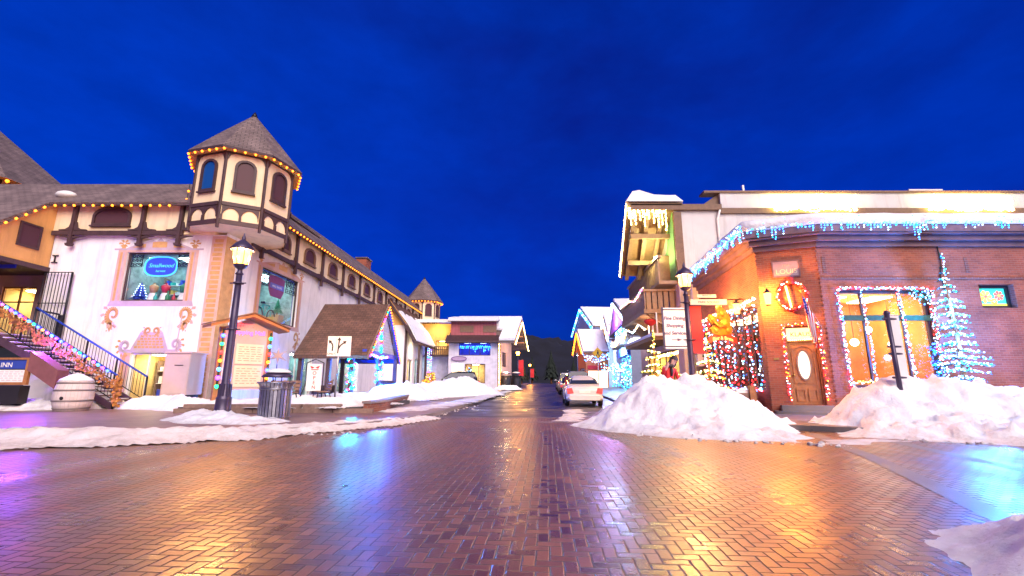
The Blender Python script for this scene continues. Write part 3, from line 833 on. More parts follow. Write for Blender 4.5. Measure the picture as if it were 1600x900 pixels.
def glazed(parent, F, a0, a1, z0, z1, o, fm, fw=.07, bars=(), hb=(), name='shop_window', gl=None):
    w = M(); w.ring(rect(a0, a1, z0, z1), rect(a0+fw, a1-fw, z0+fw, z1-fw), o-.05, o+.03, fm, F.az())
    for b in bars: w.box(b-.03, b+.03, z0+fw, z1-fw, o-.04, o+.025, fm, F.az())
    for b in hb: w.box(a0+fw, a1-fw, b-.03, b+.03, o-.036, o+.021, fm, F.az())
    w = ob(name, w, parent)
    p = M(); p.poly([F(a, o-.01, z) for a, z in rect(a0+fw*.8, a1-fw*.8, z0+fw*.8, z1-fw*.8)], gl or m_clear); ob('pane', p, w)
    return w
def F_off(F, d): return lambda a, z, o: F(a, o-d, z)
room(FF, -17.5, -14.75, 4.7, 6.9, .3, 2.3, m_roomw, e_shop, 1, arc)
glazed(arc, FF, -17.53, -14.70, 4.68, 6.93, -.12, m_timber)
room(SF, 3.05, 6.8, 4.32, 7.0, .3, 2.4, m_roomw, e_shop, 1, arc)
glazed(arc, SF, 3.02, 6.85, 4.3, 7.05, -.12, m_timber)
room(FF, -16.6, -15.1, .3, 2.36, .3, 1.8, m_roomy, e_shopy, 1, arc)
glazed(arc, FF, -16.62, -15.08, .3, 2.38, -.12, m_white, bars=(-15.85,), name='shop_door')
room(FF, -24.6, -22.95, 3.2, 5.6, 1.7, 3.5, m_roomy, e_shopy, 1, arc)
glazed(arc, FF, -24.6, -22.95, 3.2, 5.65, -1.6, m_wood, bars=(-23.75,), hb=(4.9,))
room(SF, 6.6, 9.4, .3, 2.85, .3, 2, m_roomw, e_shop, 1, arc)
glazed(arc, SF, 6.6, 9.4, .3, 2.9, -.12, m_white, bars=(7.5, 8.4))
room(SF, 13.5, 17.5, .4, 3.15, .3, 2, m_roomw, e_shop, 1, arc)
glazed(arc, SF, 13.5, 17.5, .4, 3.2, -.12, m_white, bars=(14.8, 16.2))

# painted window surrounds (flat wall painting)
def scroll(mb, F, s, z, r, k, m, m2, o):
    # painted volute: spiral ribbon with leaves
    L = []
    for i in range(26):
        t = i/25; a = -pi/2 + t*pi*2.3; q = r*(1-.78*t)
        L.append((s + k*q*cos(a)*.8, z + q*sin(a), .2*r*(1.25-t)+.02))
    for (x0, y0, w0), (x1, y1, w1) in zip(L[:-1], L[1:]):
        d = Vector((x1-x0, y1-y0)).normalized(); n = Vector((-d.y, d.x))
        mb.poly([F(x0+n.x*w0, o, y0+n.y*w0), F(x0-n.x*w0, o, y0-n.y*w0), F(x1-n.x*w1, o, y1-n.y*w1), F(x1+n.x*w1, o, y1+n.y*w1)], m)
    for j in range(5):
        a = -pi*.6 + j*.62
        c = (s+k*r*1.02*cos(a)*.8, z+r*1.02*sin(a)); e = .5*r
        mb.poly([F(c[0], o+.002, c[1]), F(c[0]+k*e*cos(a-.5), o+.002, c[1]+e*sin(a-.5)), F(c[0]+k*e*1.25*cos(a), o+.002, c[1]+e*1.25*sin(a)), F(c[0]+k*e*.7*cos(a+.6), o+.002, c[1]+e*.7*sin(a+.6))], m2)
def surround(F, a0, a1, z0, z1, mp, mo, tint):
    w = .42
    mb = M(); o = .006
    for x0, x1 in ((a0-w, a0), (a1, a1+w)):
        mb.poly([F(x0, o, z0-.1), F(x1, o, z0-.1), F(x1, o, z1+.08), F(x0, o, z1+.08)], mp)
        mb.poly([F(x0+.1, o+.003, z0), F(x0+.2, o+.003, z0), F(x0+.2, o+.003, z1), F(x0+.1, o+.003, z1)], mo)
        mb.poly([F(x0+.24, o+.003, z0), F(x0+.29, o+.003, z0), F(x0+.29, o+.003, z1), F(x0+.24, o+.003, z1)], tint)
    mb.poly([F(a0-w-.08, o+.004, z0-.24), F(a1+w+.08, o+.004, z0-.24), F(a1+w, o+.004, z0), F(a0-w, o+.004, z0)], tint)
    mb.poly([F(a0-w-.2, o+.004, z1+.1), F(a1+w+.2, o+.004, z1+.1), F(a1+w+.2, o+.004, z1+.18), F(a0-w-.2, o+.004, z1+.18)], tint)
    mb.poly([F(a0-w, o+.002, z1), F(a1+w, o+.002, z1), F(a1+w, o+.002, z1+.12), F(a0-w, o+.002, z1+.12)], mp)
    # curved pediment with openings
    n = 18; c = (a0+a1)/2; W_ = (a1-a0)/2+.1
    top = []
    for i in range(n+1):
        t = -1+2*i/n
        zz = z1+.18+.42*(1-abs(t)**1.7) + (.10*math.cos(t*22) if abs(t) < .3 else 0)
        top.append((c+t*W_, zz))
    for i in range(n):
        (x0, y0), (x1, y1) = top[i], top[i+1]
        mb.poly([F(x0, o, z1+.18), F(x1, o, z1+.18), F(x1, o, y1), F(x0, o, y0)], tint)
    for t0, t1 in ((-.82, -.42), (-.22, .22), (.42, .82)):
        pt = [(c+t0*W_, z1+.22), (c+t1*W_, z1+.22)]
        for i in range(6):
            t = t1+(t0-t1)*i/5; pt.append((c+t*W_, z1+.18+.42*(1-abs(t)**1.7)-.09))
        mb.poly([F(a, o+.004, z) for a, z in pt], mo)
    for k, x in ((-1, a0-w*.5), (1, a1+w*.5)):
        # rosette on top of the pilaster, volute below
        for i in range(6):
            a = i*pi/3
            mb.poly([F(x+.06*cos(a-.5), o+.004, z1+.42+.06*sin(a-.5)), F(x+.24*cos(a-.3), o+.004, z1+.42+.17*sin(a-.3)), F(x+.27*cos(a+.2), o+.004, z1+.42+.19*sin(a+.2)), F(x+.06*cos(a+.5), o+.004, z1+.42+.06*sin(a+.5))], mo)
        mb.poly([F(x-.1, o+.002, z1+.18), F(x+.1, o+.002, z1+.18), F(x+.06, o+.002, z1+.36), F(x-.06, o+.002, z1+.36)], mo)
        scroll(mb, F, x-k*.05, z0-.62, .40, k, mo, mp, o+.004)
        scroll(mb, F, x+k*.05, z0-1.12, .17, -k, mo, mp, o+.004)
    return mb
ob('painted_surround', surround(FF, -17.53, -14.70, 4.68, 6.93, m_paint_pink, m_paint_ochre, m_paint_lilac), arc, recalc=False)
ob('painted_surround', surround(SF, 3.02, 6.85, 4.3, 7.05, m_paint_pink, m_paint_ochre, m_paint_pink), arc, recalc=False)
# door surround: stepped painted gable with stone courses
mb = M(); o = .006
a0, a1, z1 = -16.62, -15.08, 2.38
mb.poly([FF(a0-.42, o, .2), FF(a0, o, .2), FF(a0, o, z1), FF(a0-.42, o, z1)], m_paint_pink)
mb.poly([FF(a0-.34, o+.003, .2), FF(a0-.2, o+.003, .2), FF(a0-.2, o+.003, z1), FF(a0-.34, o+.003, z1)], m_paint_ochre)
mb.poly([FF(a1, o, .2), FF(a1+.42, o, .2), FF(a1+.42, o, z1), FF(a1, o, z1)], m_paint_pink)
mb.poly([FF(a, o+.002, z) for a, z in [(a0-.45, z1), (a1+.45, z1), (a1+.45, z1+.14), (a0-.45, z1+.14)]], m_paint_lilac)
mb.poly([FF(a, o, z) for a, z in [(a0-.05, z1+.14), (a1+.05, z1+.14), (a1-.28, z1+.9), (a0+.28, z1+.9)]], m_paint_lilac)
for i in range(5):
    zz = z1+.2+i*.12
    for j in range(8):
        x0 = a0+.1+i*.055 + j*.165+(.05 if i % 2 else 0)
        if x0+.13 > a1-.1-i*.055: break
        mb.poly([FF(x0, o+.004, zz), FF(x0+.135, o+.004, zz), FF(x0+.135, o+.004, zz+.09), FF(x0, o+.004, zz+.09)], m_paint_ochre)
scroll(mb, FF, (a0+a1)/2-.17, z1+.95, .2, -1, m_paint_ochre, m_paint_pink, o+.006); scroll(mb, FF, (a0+a1)/2+.17, z1+.95, .2, 1, m_paint_ochre, m_paint_pink, o+.006)
scroll(mb, FF, a0-.3, z1+.28, .3, -1, m_paint_lilac, m_paint_ochre, o+.005); scroll(mb, FF, a1+.35, z1+.35, .3, 1, m_paint_lilac, m_paint_ochre, o+.005)
ob('painted_surround', mb, arc, recalc=False)
# painted corner quoins
mb = M()
mb.poly([FF(-13.75, .004, .1), FF(-13.1, .004, .1), FF(-13.1, .004, 7.7), FF(-13.75, .004, 7.7)], m_paint_pink)
mb.poly([SF(0, .004, .1), SF(.85, .004, .1), SF(.85, .004, 7.7), SF(0, .004, 7.7)], m_paint_ochre)
for i in range(34):
    z = .3+i*.215
    mb.poly([FF(-13.66+(i % 2)*.05, .008, z), FF(-13.22, .008, z), FF(-13.22, .008, z+.16), FF(-13.66+(i % 2)*.05, .008, z+.16)], m_paint_ochre)
ob('painted_quoins', mb, arc, recalc=False)
# wall tie
mb = M(); z = 6.6
mb.tube([(-20.75, 19.95, z-.16), (-20.75, 19.95, z+.16)], .03, m_iron, 6)
for k in (-1, 1): mb.tube([(-20.88, 19.95, z+k*.17), (-20.75, 19.95, z+k*.15), (-20.62, 19.95, z+k*.17)], .028, m_iron, 6)
ob('wall_tie', mb, arc)
# drain pipe seam and small wall lamp
mb = M(); mb.tube([FF(-14.75, .03, .4), FF(-14.6, .03, 4.2)], .02, m_paint_lilac, 6); ob('conduit', mb, arc)

# ------------------------------------------------------------------ turrets (part of the arcade)
def turret(C, rot, zb, zm, ze, za, win, Rr=2.1, first=True):
    T = thing('turret', 'x', 'x', (C[0], C[1], zb)); del T['label']; del T['category']
    T.parent = arc; T.location = Vector((C[0], C[1], zb)) - arc.location
    ang = [rot + R(22.5) + i*pi/4 for i in range(8)]
    P = [(C[0]+Rr*cos(a), C[1]+Rr*sin(a)) for a in ang]
    w = M()
    for i in range(8):
        p, q = P[i], P[(i+1) % 8]
        w.poly([(*p, zb), (*q, zb), (*q, ze), (*p, ze)], m_cream)
    w.poly([(*p, zb+.02) for p in P], m_cream)
    ob('turret_wall', w, T)
    t = M()
    side = 2*Rr*sin(pi/8)
    for i in range(8):
        p, q = P[i], P[(i+1) % 8]
        th = math.degrees(math.atan2(q[0]-p[0], q[1]-p[1]))
        F = Fr(p, th, 1)
        mid = Vector(((p[0]+q[0])/2-C[0], (p[1]+q[1])/2-C[1]))
        if F.n[0]*mid.x+F.n[1]*mid.y < 0: F = Fr(p, th, -1)
        A = F.az()
        t.box(.07, side-.07, zb, zb+.2, .002, .07, m_timber, A)
        t.box(.07, side-.07, zm-.08, zm+.08, .002, .08, m_timber, A)
        t.box(.07, side-.07, ze-.18, ze, .002, .06, m_timber, A)
        # arched brackets under the head band
        for k in (0, 1):
            c0 = .09+k*(side-.18)/2; c1 = c0+(side-.18)/2; cm = (c0+c1)/2; hw = (c1-c0)/2
            pt = [(c0, zm-.1)] + [(c0, zm-.62)] + [(cm+hw*math.cos(pi-pi*j/10)*.93, zm-.62+.44*sin(pi*j/10)) for j in range(11)] + [(c1, zm-.62), (c1, zm-.1)]
            t.prism(pt, .003, .05, m_timber, A)
            t.box(c0-.05, c0+.05, zm-.74, zm-.5, .004, .09, m_timber, A)
        # corners of the panels cut off
        for (x, k) in ((.07, 1), (side-.07, -1)):
            t.prism([(x, ze-.18), (x+k*.26, ze-.18), (x+k*.09, ze-.26), (x, ze-.5)], .003, .05, m_timber, A)
        c = side/2
        arched_window(T, F, c-.43, c+.43, zm+.62, ze-.42, .38, .012, win[i % len(win)], m_timber, .1, 'turret_window')
        # corner post
        t.tube([(p[0], p[1], zb-.18), (p[0], p[1], ze)], .07, m_timber, 6, False)
    ob('turret_timber', t, T)
    r = M(); n = 8; Re = Rr+.42
    prof = [(Re, ze-.12), (Re+.02, ze-.02), (Re*.55, ze+(za-ze)*.47), (.04, za)]
    for k in range(3):
        (r0, z0), (r1, z1) = prof[k], prof[k+1]
        for i in range(8):
            a, b = ang[i], ang[(i+1) % 8]
            pts = [(C[0]+r0*cos(a), C[1]+r0*sin(a), z0), (C[0]+r0*cos(b), C[1]+r0*sin(b), z0), (C[0]+r1*cos(b), C[1]+r1*sin(b), z1), (C[0]+r1*cos(a), C[1]+r1*sin(a), z1)]
            r.poly(pts, m_shingle if k else m_timber)
    r.poly([(C[0]+Re*cos(a), C[1]+Re*sin(a), ze-.12) for a in ang], m_ochre)
    r.lathe([(.16, -.1), (.1, .06), (.02, .2)], (C[0], C[1], za), m_iron, 8)
    ob('turret_roof', r, T)
    return [(C[0]+(Re-.02)*cos(a), C[1]+(Re-.02)*sin(a), ze-.10) for a in ang]
C1 = (-13.0, 20.75)
eave1 = turret(C1, R(-60), 7.85, 8.78, 11.36, 14.3, [m_glassp, m_glassp, m_glassp, m_glassp, m_glassp, m_glassp, m_glassb, m_glassp])
C2 = (-11.55, 58.6)
eave2 = turret(C2, R(-60), 7.85, 8.78, 11.36, 14.6, [m_glassp])

# far turret roof and wall at the left picture edge
mb = M()
Cx, Cy, ze, za = -37, 28, 14.6, 19.6
ang = [R(22.5)+i*pi/4 for i in range(8)]
for i in range(8):
    a, b = ang[i], ang[(i+1) % 8]
    mb.poly([(Cx+7.6*cos(a), Cy+7.6*sin(a), ze-1.6), (Cx+7.6*cos(b), Cy+7.6*sin(b), ze-1.6), (Cx+.03*cos(b), Cy+.03*sin(b), za), (Cx+.03*cos(a), Cy+.03*sin(a), za)], m_shingle)
    mb.poly([(Cx+6.6*cos(a), Cy+6.6*sin(a), 8), (Cx+6.6*cos(b), Cy+6.6*sin(b), 8), (Cx+6.6*cos(b), Cy+6.6*sin(b), ze-1.3), (Cx+6.6*cos(a), Cy+6.6*sin(a), ze-1.3)], m_cream)
    mb.poly([(Cx+7.6*cos(a), Cy+7.6*sin(a), ze-1.6), (Cx+7.6*cos(b), Cy+7.6*sin(b), ze-1.6), (Cx+6.5*cos(b), Cy+6.5*sin(b), ze-1.5), (Cx+6.5*cos(a), Cy+6.5*sin(a), ze-1.5)], m_ochre)
    mb.tube([(Cx+6.65*cos(a), Cy+6.65*sin(a), 8), (Cx+6.65*cos(a), Cy+6.65*sin(a), ze-1.3)], .14, m_timber, 6)
far_e = [(Cx+7.5*cos(a), Cy+7.5*sin(a), ze-1.62) for a in ang]
ob('rear_turret', mb, arc)

# light strings on the arcade
gs = 'amber bulb strings along the arcade eaves'
def order(P, i0, n): return [P[(i0+k) % 8] for k in range(n+1)]
def start_at(P, key): 
    i = min(range(8), key=lambda i: key(P[i])); return i
i0 = start_at(eave1, lambda p: p[0])
bulb_string('string of amber bulbs round the eave of the near corner turret', [tuple(Vector(p)+Vector((0, 0, -.02))) for p in order(eave1, (i0-1) % 8, 6)], .40, .058, [e_warm], gs)
i0 = start_at(eave2, lambda p: p[0])
bulb_string('string of amber bulbs round the eave of the far turret', [tuple(Vector(p)+Vector((0, 0, -.02))) for p in order(eave2, (i0-1) % 8, 6)], .42, .085, [e_warm], gs)
bulb_string('string of amber bulbs along the straight front eave above the low arched window', [FF(-20.85, .64, 9.0), FF(-15.3, .64, 9.0), FF(-15.0, .3, 9.3), FF(-15.02, .2, 10.2)], .43, .058, [e_warm], gs)
bulb_string('string of amber bulbs down the sloping verge of the ochre wing', [(-20.84, 19.3, 8.98), (-20.84, 15.7, 5.75)], .45, .062, [e_warm], gs)
bulb_string('string of amber bulbs along the long eave facing the street', [SF(1.6, .58, 9.62), SF(38.5, .58, 9.62)], .40, .06, [e_warm], gs)
i0 = min(range(8), key=lambda i: far_e[i][1])
bulb_string('short string of amber bulbs on the rear roof behind the arcade', far_e[6:]+far_e[:3], .9, .11, [e_warm], gs)
# ------------------------------------------------------------------ entrance porch with the steep brown roof
def text(txt, F, a, z, o, size, m, parent, align='CENTER', ext=.006, shear=0, off=0, name='lettering', bend=0):
    cu = bpy.data.curves.new(name, 'FONT'); cu.body = txt; cu.size = size; cu.align_x = align; cu.extrude = ext; cu.shear = shear; cu.offset = off
    t = bpy.data.objects.new(name, cu); col.objects.link(t)
    bpy.context.view_layer.update()
    me = bpy.data.meshes.new_from_object(t.evaluated_get(bpy.context.evaluated_depsgraph_get()))
    bpy.data.objects.remove(t); bpy.data.curves.remove(cu)
    mb = M()
    pts = [F(a+v.co.x, o+v.co.z, z+v.co.y - bend*v.co.x**2) for v in me.vertices]
    mb.add(pts, [tuple(p.vertices) for p in me.polygons], m)
    bpy.data.meshes.remove(me)
    return ob(name, mb, parent) if parent is not None else mb

m_sideW = SIDING('white siding', (.62, .64, .72), .16)
por = thing('entrance_porch', 'open porch with steep brown shingle roof and white boarded gable wrapped in coloured lights', 'porch', (-8.8, 25.8, .12))
X0, X1, Yr, Zr_, Yn, Yf, Ze = -10.75, -7.1, 25.8, 5.52, 22.55, 29.05, 2.42
mb = M()
prof = [(Yn, Ze), (Yr, Zr_), (Yf, Ze), (Yf-.05, Ze-.16), (Yr, Zr_-.2), (Yn+.05, Ze-.16)]
mb.prism(prof, X0, X1, m_shingle_b, lambda a, b, c: (c, a, b))
ob('porch_roof', mb, por)
mb = M()
for s, (ya, yb) in enumerate(((Yn, Yr), (Yf, Yr))):
    mb.prism([(ya, Ze-.2), (yb, Zr_-.24), (yb, Zr_+.02), (ya, Ze+.03)], X1+.002, X1+.07, m_blue if s else m_oldwood, lambda a, b, c: (c, a, b))
ob('bargeboard', mb, por)
mb = M(); mb.prism([(Yn+.55, 2.75), (Yf-.55, 2.75), (Yr, 5.25)], X1-.28, X1-.2, m_sideW, lambda a, b, c: (c, a, b)); ob('gable_boarding', mb, por)
mb = M(); mb.box(X1-.32, X1-.12, Yn+.2, Yf-.2, 2.5, 2.74, m_blue)
for y in (Yn+.35, Yf-.45): mb.box(X0, X1-.1, y, y+.18, 2.30, 2.5, m_blue)
ob('beam', mb, por)
for x, y in ((-7.25, 25.2), (-7.95, 22.9), (-7.25, 28.6), (-10.5, 22.9), (-10.5, 28.6), (-9.1, 22.9)):
    p = M(); p.box(x-.1, x+.1, y-.1, y+.1, .1, 2.5, m_timber); ob('post', p, por)
mb = M()
for k in (-1, 1): mb.tube([(-7.25, 25.2+k*.08, 1.75), (-7.25, 25.2+k*.75, 2.5)], .07, m_blue, 4, False)
ob('brace', mb, por)
mb = M(); mb.box(-13, -7, 22.5, 29.2, .1, .32, m_conc)
ob('porch_floor', mb, por)
mb = M(); mb.box(-11.0, -10.9, 25.6, 28.8, .32, .95, m_timber)
for i in range(12): mb.box(-7.35, -7.3, 25.6+i*.24, 25.66+i*.24, .32, 1.15, m_timber)
mb.box(-7.37, -7.28, 25.4, 28.6, 1.15, 1.22, m_timber)
ob('railing', mb, por)
mult = [e_cyan, e_green, e_blue, e_viol, e_red, e_ice]
def wrap(x, y, z0, z1, r, turns, n=60):
    return [(x+r*cos(2*pi*turns*i/n), y+r*sin(2*pi*turns*i/n), z0+(z1-z0)*i/n) for i in range(n+1)]
gp = 'light strings on the steep roofed porch'
bulb_string('cyan and blue bulbs wound round the front post of the porch', wrap(-7.25, 25.2, .2, 2.6, .19, 6), .12, .055, [e_cyan, e_ice, e_blue, e_cyan, e_viol], gp)
bulb_string('green, blue and red bulbs wound round the porch post nearest the lane sign', wrap(-7.95, 22.9, .2, 2.45, .2, 6), .12, .06, [e_cyan, e_green, e_blue, e_red, e_cyan], gp)
bulb_string('string of amber bulbs on the far verge of the porch gable', [(X1+.1, Yr, Zr_-.05), (X1+.1, Yf, Ze-.08)], .2, .05, [e_warm], gp)
bulb_string('string of mixed coloured bulbs on the near verge of the porch gable', [(X1+.1, Yr, Zr_-.1), (X1+.1, Yn, Ze-.1)], .22, .055, [e_warm, e_warm, e_green, e_warm, e_red, e_viol, e_pink], gp)
bulb_string('coloured bulbs hanging down the middle of the boarded porch gable', [(X1-.12, 25.1, 4.3), (X1-.1, 25.3, 2.7)], .17, .09, [e_green, e_red, e_blue, e_cyan], gp)
bulb_string('coloured bulbs along the blue beam under the porch gable', [(X1-.06, 23.1, 2.62), (X1-.06, 25.0, 2.5), (X1-.06, 26.5, 2.62)], .2, .075, [e_cyan, e_pink, e_blue, e_ice, e_red], gp)

# ------------------------------------------------------------------ lean-to shop front further up the street
lt = thing('lean_to_shop', 'low shop front with a snowy lean-to roof and an ochre end gable', 'shop', SF(30, 1, .1))
mb = M()
for s in (24.2,):
    mb.poly([SF(s, 0, 6.6), SF(s, 1.95, 6.6), SF(s, 1.95, 6.75), SF(s, .05, 9.35)], m_ochre)
    mb.poly([SF(s, 0, 0), SF(s, 1.95, 0), SF(s, 1.95, 6.6), SF(s, 0, 6.6)], m_plaster)
ob('end_wall', mb, lt)
mb = M()
wall(mb, SF, 24.2, 37.5, 0, 6.7, [(25.2, 27.2, .5, 3.4), (28.2, 30.6, .5, 3.6), (31.6, 36.6, .6, 4.2)], m_plaster, .2, 1.95); ob('front_wall', mb, lt)
for i, (a, b, c, d) in enumerate(((25.2, 27.2, .5, 3.4), (28.2, 30.6, .5, 3.6), (31.6, 36.6, .6, 4.2))):
    glazed(lt, SF, a, b, c, d, 1.84, m_white, bars=((a+b)/2,))
    room(SF, a, b, c, d, -1.6, -.2, m_roomy if i == 0 else m_roomw, e_shopy if i == 0 else e_shop, 1, lt)
mb = M()
prof = [(.0, 9.35), (2.0, 6.6), (2.9, 5.0), (2.9, 4.82), (1.95, 6.4), (0, 9.1)]
mb.prism(prof, 23.7, 38, m_shingle_b, lambda a, b, c: SF(c, a, b)); ob('lean_to_roof', mb, lt)
mb = M()
for i in range(15):
    s = 24.6+i*.92; w = .95; e = .35*NZ.noise(Vector((i*.7, 0, 4)))+.1
    pr = [(.9+e, 8.15-1.38*e), (2.02, 6.7), (2.92, 5.08), (2.98, 5.14), (2.06, 6.82), (.93+e, 8.25-1.38*e)]
    mb.prism(pr, s, s+w-.01, m_snow, lambda a, b, c: SF(c, a, b), smooth=False)
ob('roof_snow', mb, lt)
mb = M(); mb.tube([SF(23.75, 0, 9.2), SF(23.75, 2.0, 6.45), SF(23.75, 2.95, 4.85)], .13, m_timber, 4, False); mb.tube([SF(24.12, 2.0, .1), SF(24.12, 2.0, 6.4)], .13, m_timber, 6); ob('dark_trim', mb, lt)
for s in (28, 31.2, 37.2):
    mb = M(); mb.box(s-.1, s+.1, 2.3, 2.5, .1, 5.4, m_timber, lambda a, o, z: SF(a, o, z)); ob('post', mb, lt)
mb = M()
for k in range(4): mb.box(24.6, 27.4, 2.0, 3.6-k*.36, .1+k*.17, .27+k*.17, m_oldwood, lambda a, o, z: SF(a, o, z))
ob('steps', mb, lt)
mb = M()
for k in range(9): beads([SF(32+k*.62, 2.45, 5.4), SF(32+k*.62, 2.5, 1.3)], .2, .05, [e_white, e_ice, e_white, e_viol], mb, jit=.03)
beads([SF(31.5, 2.45, 5.4), SF(37.4, 2.45, 5.4)], .2, .05, [e_white, e_ice], mb)
single('light_curtain', mb, 'curtain of icy white lights over the shop window by the flag', 'light string')
mb = M(); beads(wrap(*SF(37.6, 2.9, 0)[:2], .3, 5.3, .14, 12, 120), .14, .05, [e_white, e_pink, e_white], mb)
single('light_string', mb, 'white and pink lights wound round the post under the flag', 'light string')
# shop light against the soffit
lamp('soffit_lamp', SF(26.2, 2.35, 4.3), (1, .8, .5), 60, .1, lt); lamp('soffit_lamp', SF(33.5, 2.45, 4.2), (.6, .75, 1), 140, .1, lt)

def flag(name, label, foot, tip, drop, w, cat='flag', sx=1, seed=0):
    # stars and stripes hanging limp from a slanted staff
    t = thing(name, label, cat, foot)
    s = M(); s.tube([foot, tip], [.022, .018], m_wood, 6); s.ball(tip, .045, e_none, 6, 4); ob('staff', s, t)
    A, B = Vector(foot), Vector(tip); d = (B-A)
    n, k = 26, 14
    g = M()
    side = d.cross(Vector((0, 0, 1))).normalized()
    V = []
    for i in range(n+1):
        u = i/n
        for j in range(k+1):
            v = j/k
            p = A + d*(.42+.55*u*(1-.35*v)) - Vector((0, 0, drop*v)) + side*(.05*sin(u*19+v*2+seed)*(.25+v))
            V.append(p)
    for i in range(n):
        for j in range(k):
            blue = j < 6 and i > n*.52
            m = m_flagb if blue else (m_red if (i//2) % 2 == 0 else m_white)
            q = [V[i*(k+1)+j], V[(i+1)*(k+1)+j], V[(i+1)*(k+1)+j+1], V[i*(k+1)+j+1]]
            g.add(q, [(0, 1, 2, 3)], m, True)
    for i in range(3):
        for j in range(3):
            p = V[int(n*(.62+.13*i))*(k+1)+1+j*2]; g.ball(p+side*.012, .016, m_white, 5, 3); g.ball(p-side*.012, .016, m_white, 5, 3)
    ob('cloth', g, t, recalc=False)
    return t
m_flagb = PM('flag blue', (.03, .05, .3), .7); e_none = PM('gilt finial', (.6, .4, .12), .35, .8)
flag('flag', 'stars and stripes hanging from the lean-to shop front up the street', SF(36.5, 2.6, 4.9), SF(37.5, 4.6, 6.9), 2.0, 1, seed=1)

# ------------------------------------------------------------------ directory kiosk
KF = Fr((-10.6, 16.45), 40, 1)
kio = thing('directory_board', 'notice board under a little wooden gable roof with neon lettering, behind the lamp post', 'notice board', KF(.9, 0, .3))
KA = KF.az()
for s in (.1, 1.75):
    p = M(); p.box(s-.08, s+.08, .1, 3.1, -.08, .08, m_wood, KA); ob('post', p, kio)
mb = M()
ap = (.93, 3.62); L_, R_ = (-.42, 3.14), (2.28, 3.14)
mb.prism([L_, ap, R_, (R_[0], R_[1]-.1), (ap[0], ap[1]-.11), (L_[0], L_[1]-.1)], -.45, .5, m_wood, KA)
mb.prism([(L_[0]-.03, L_[1]+.012), (ap[0], ap[1]+.012), (R_[0]+.03, R_[1]+.012), (R_[0]+.03, R_[1]+.05), (ap[0], ap[1]+.055), (L_[0]-.03, L_[1]+.05)], -.5, .56, m_brown, KA)
ob('gable_roof', mb, kio)
m_board = PM('notice board cream', (.62, .55, .44), .6, var=.08); m_pinkb = PM('kiosk pink back', (.44, .33, .34), .6, var=.1)
mb = M(); mb.box(.18, 1.67, .85, 2.7, -.03, .03, m_pinkb, KA); mb.prism([(.0, 2.7), (1.86, 2.7), (1.86, 3.05), (.93, 3.45), (0, 3.05)], -.03, .03, m_pinkb, KA); ob('back_panel', mb, kio)
for (a, b, c, d) in ((.62, 1.58, 1.78, 2.52), (.62, 1.58, .95, 1.72), (.22, .56, 1.2, 2.4)):
    p = M(); p.box(a, b, c, d, .031, .05, m_board, KA)
    o = ob('notice', p, kio)
    l = M()
    for i in range(7):
        zz = d-.1-i*(d-c-.15)/7
        x = a+.08
        while x < b-.15:
            w = rnd.uniform(.08, .22); l.box(x, min(x+w, b-.06), zz-.018, zz, .051, .053, m_oldwood, KA); x += w+.06
    ob('print', l, o)
e_neonp = EM('pink neon', (1, .05, .3), 3.2); e_neonw = EM('lilac neon', (.85, .6, 1), 4)
text('Front', KF, .85, 3.14, .05, .25, EM('red neon', (1, .05, .05), 4), kio, name='neon_lettering')
text('Shopping Mall', KF, .93, 2.88, .05, .23, e_neonp, kio, name='neon_lettering')
pal = {0: [e_blue, e_green, e_red, e_warm, e_ice, e_viol, e_green], 1: [e_green, e_ice, e_red, e_warm, e_blue, e_warm, e_green]}
for k, s in enumerate((.1, 1.75)):
    bulb_string(('large coloured bulbs down the notice board post nearest the beige cabinet', 'large coloured bulbs down the notice board post nearest the wall star')[k], [KF(s, .14, 3.0), KF(s, .14, .95)], .3, .075, pal[k], 'bulbs on the notice board posts', wire=.03)

# ------------------------------------------------------------------ street lamp
m_lglass = LANTERN('lantern glass', (1, .36, .05), 9)
def street_lamp(name, label, loc, hgt=5.3, s=1.0, w=330, c=(1, .43, .11), glass=None, group=None, r_=.06):
    t = thing(name, label, 'street lamp', loc, group)
    x, y, z = loc
    p = M()
    p.lathe([(.26, 0), (.26, .06), (.22, .1), (.2, .5), (.21, .55), (.15, .62), (.13, .9), (.115, 1.0), (.1, hgt*.5), (.085, hgt-1.2)], loc, m_pole, 14)
    for k in range(10):
        a = 2*pi*k/10; p.box(x+.145*cos(a)-.02, x+.145*cos(a)+.02, y+.145*sin(a)-.02, y+.145*sin(a)+.02, z+.12, z+.95, m_pole)
    ob('post', p, t)
    for zz in (hgt*.47, hgt*.73):
        p = M(); p.lathe([(.1, -.03), (.15, -.02), (.15, .02), (.1, .03)], (x, y, z+zz), m_pole, 12); p.tube([(x-.24, y-.02, z+zz), (x+.24, y-.02, z+zz)], .018, m_pole, 6)
        ob('collar', p, t)
    p = M(); b = z+hgt-1.2
    p.lathe([(.085, 0), (.12, .04), (.07, .1), (.07, .18), (.16, .24), (.19, .3), (.2, .33)], (x, y, b), m_pole, 12)
    for k in range(8):
        a = 2*pi*k/8
        p.tube([(x+.2*cos(a), y+.2*sin(a), b+.33), (x+.27*cos(a), y+.27*sin(a), b+.78)], .012, m_pole, 4)
    p.lathe([(.33, .78), (.34, .82), (.22, .98), (.1, 1.08), (.05, 1.12), (.06, 1.17), (.02, 1.28), (.005, 1.34)], (x, y, b), m_pole, 12)
    ob('lantern_frame', p, t)
    p = M(); p.lathe([(.19, .34), (.26, .77)], (x, y, b), glass or m_lglass, 8, False); ob('lantern_glass', p, t)
    lamp('lantern_light', (x, y, b+.56), c, w, r_, t)
    return t
gl = 'lit street lamps'
L1 = street_lamp('street_lamp', 'lit street lamp rising from the snow mound beside the litter bin', (-8.28, 13.45, .12), 5.38, w=3000, group=gl)
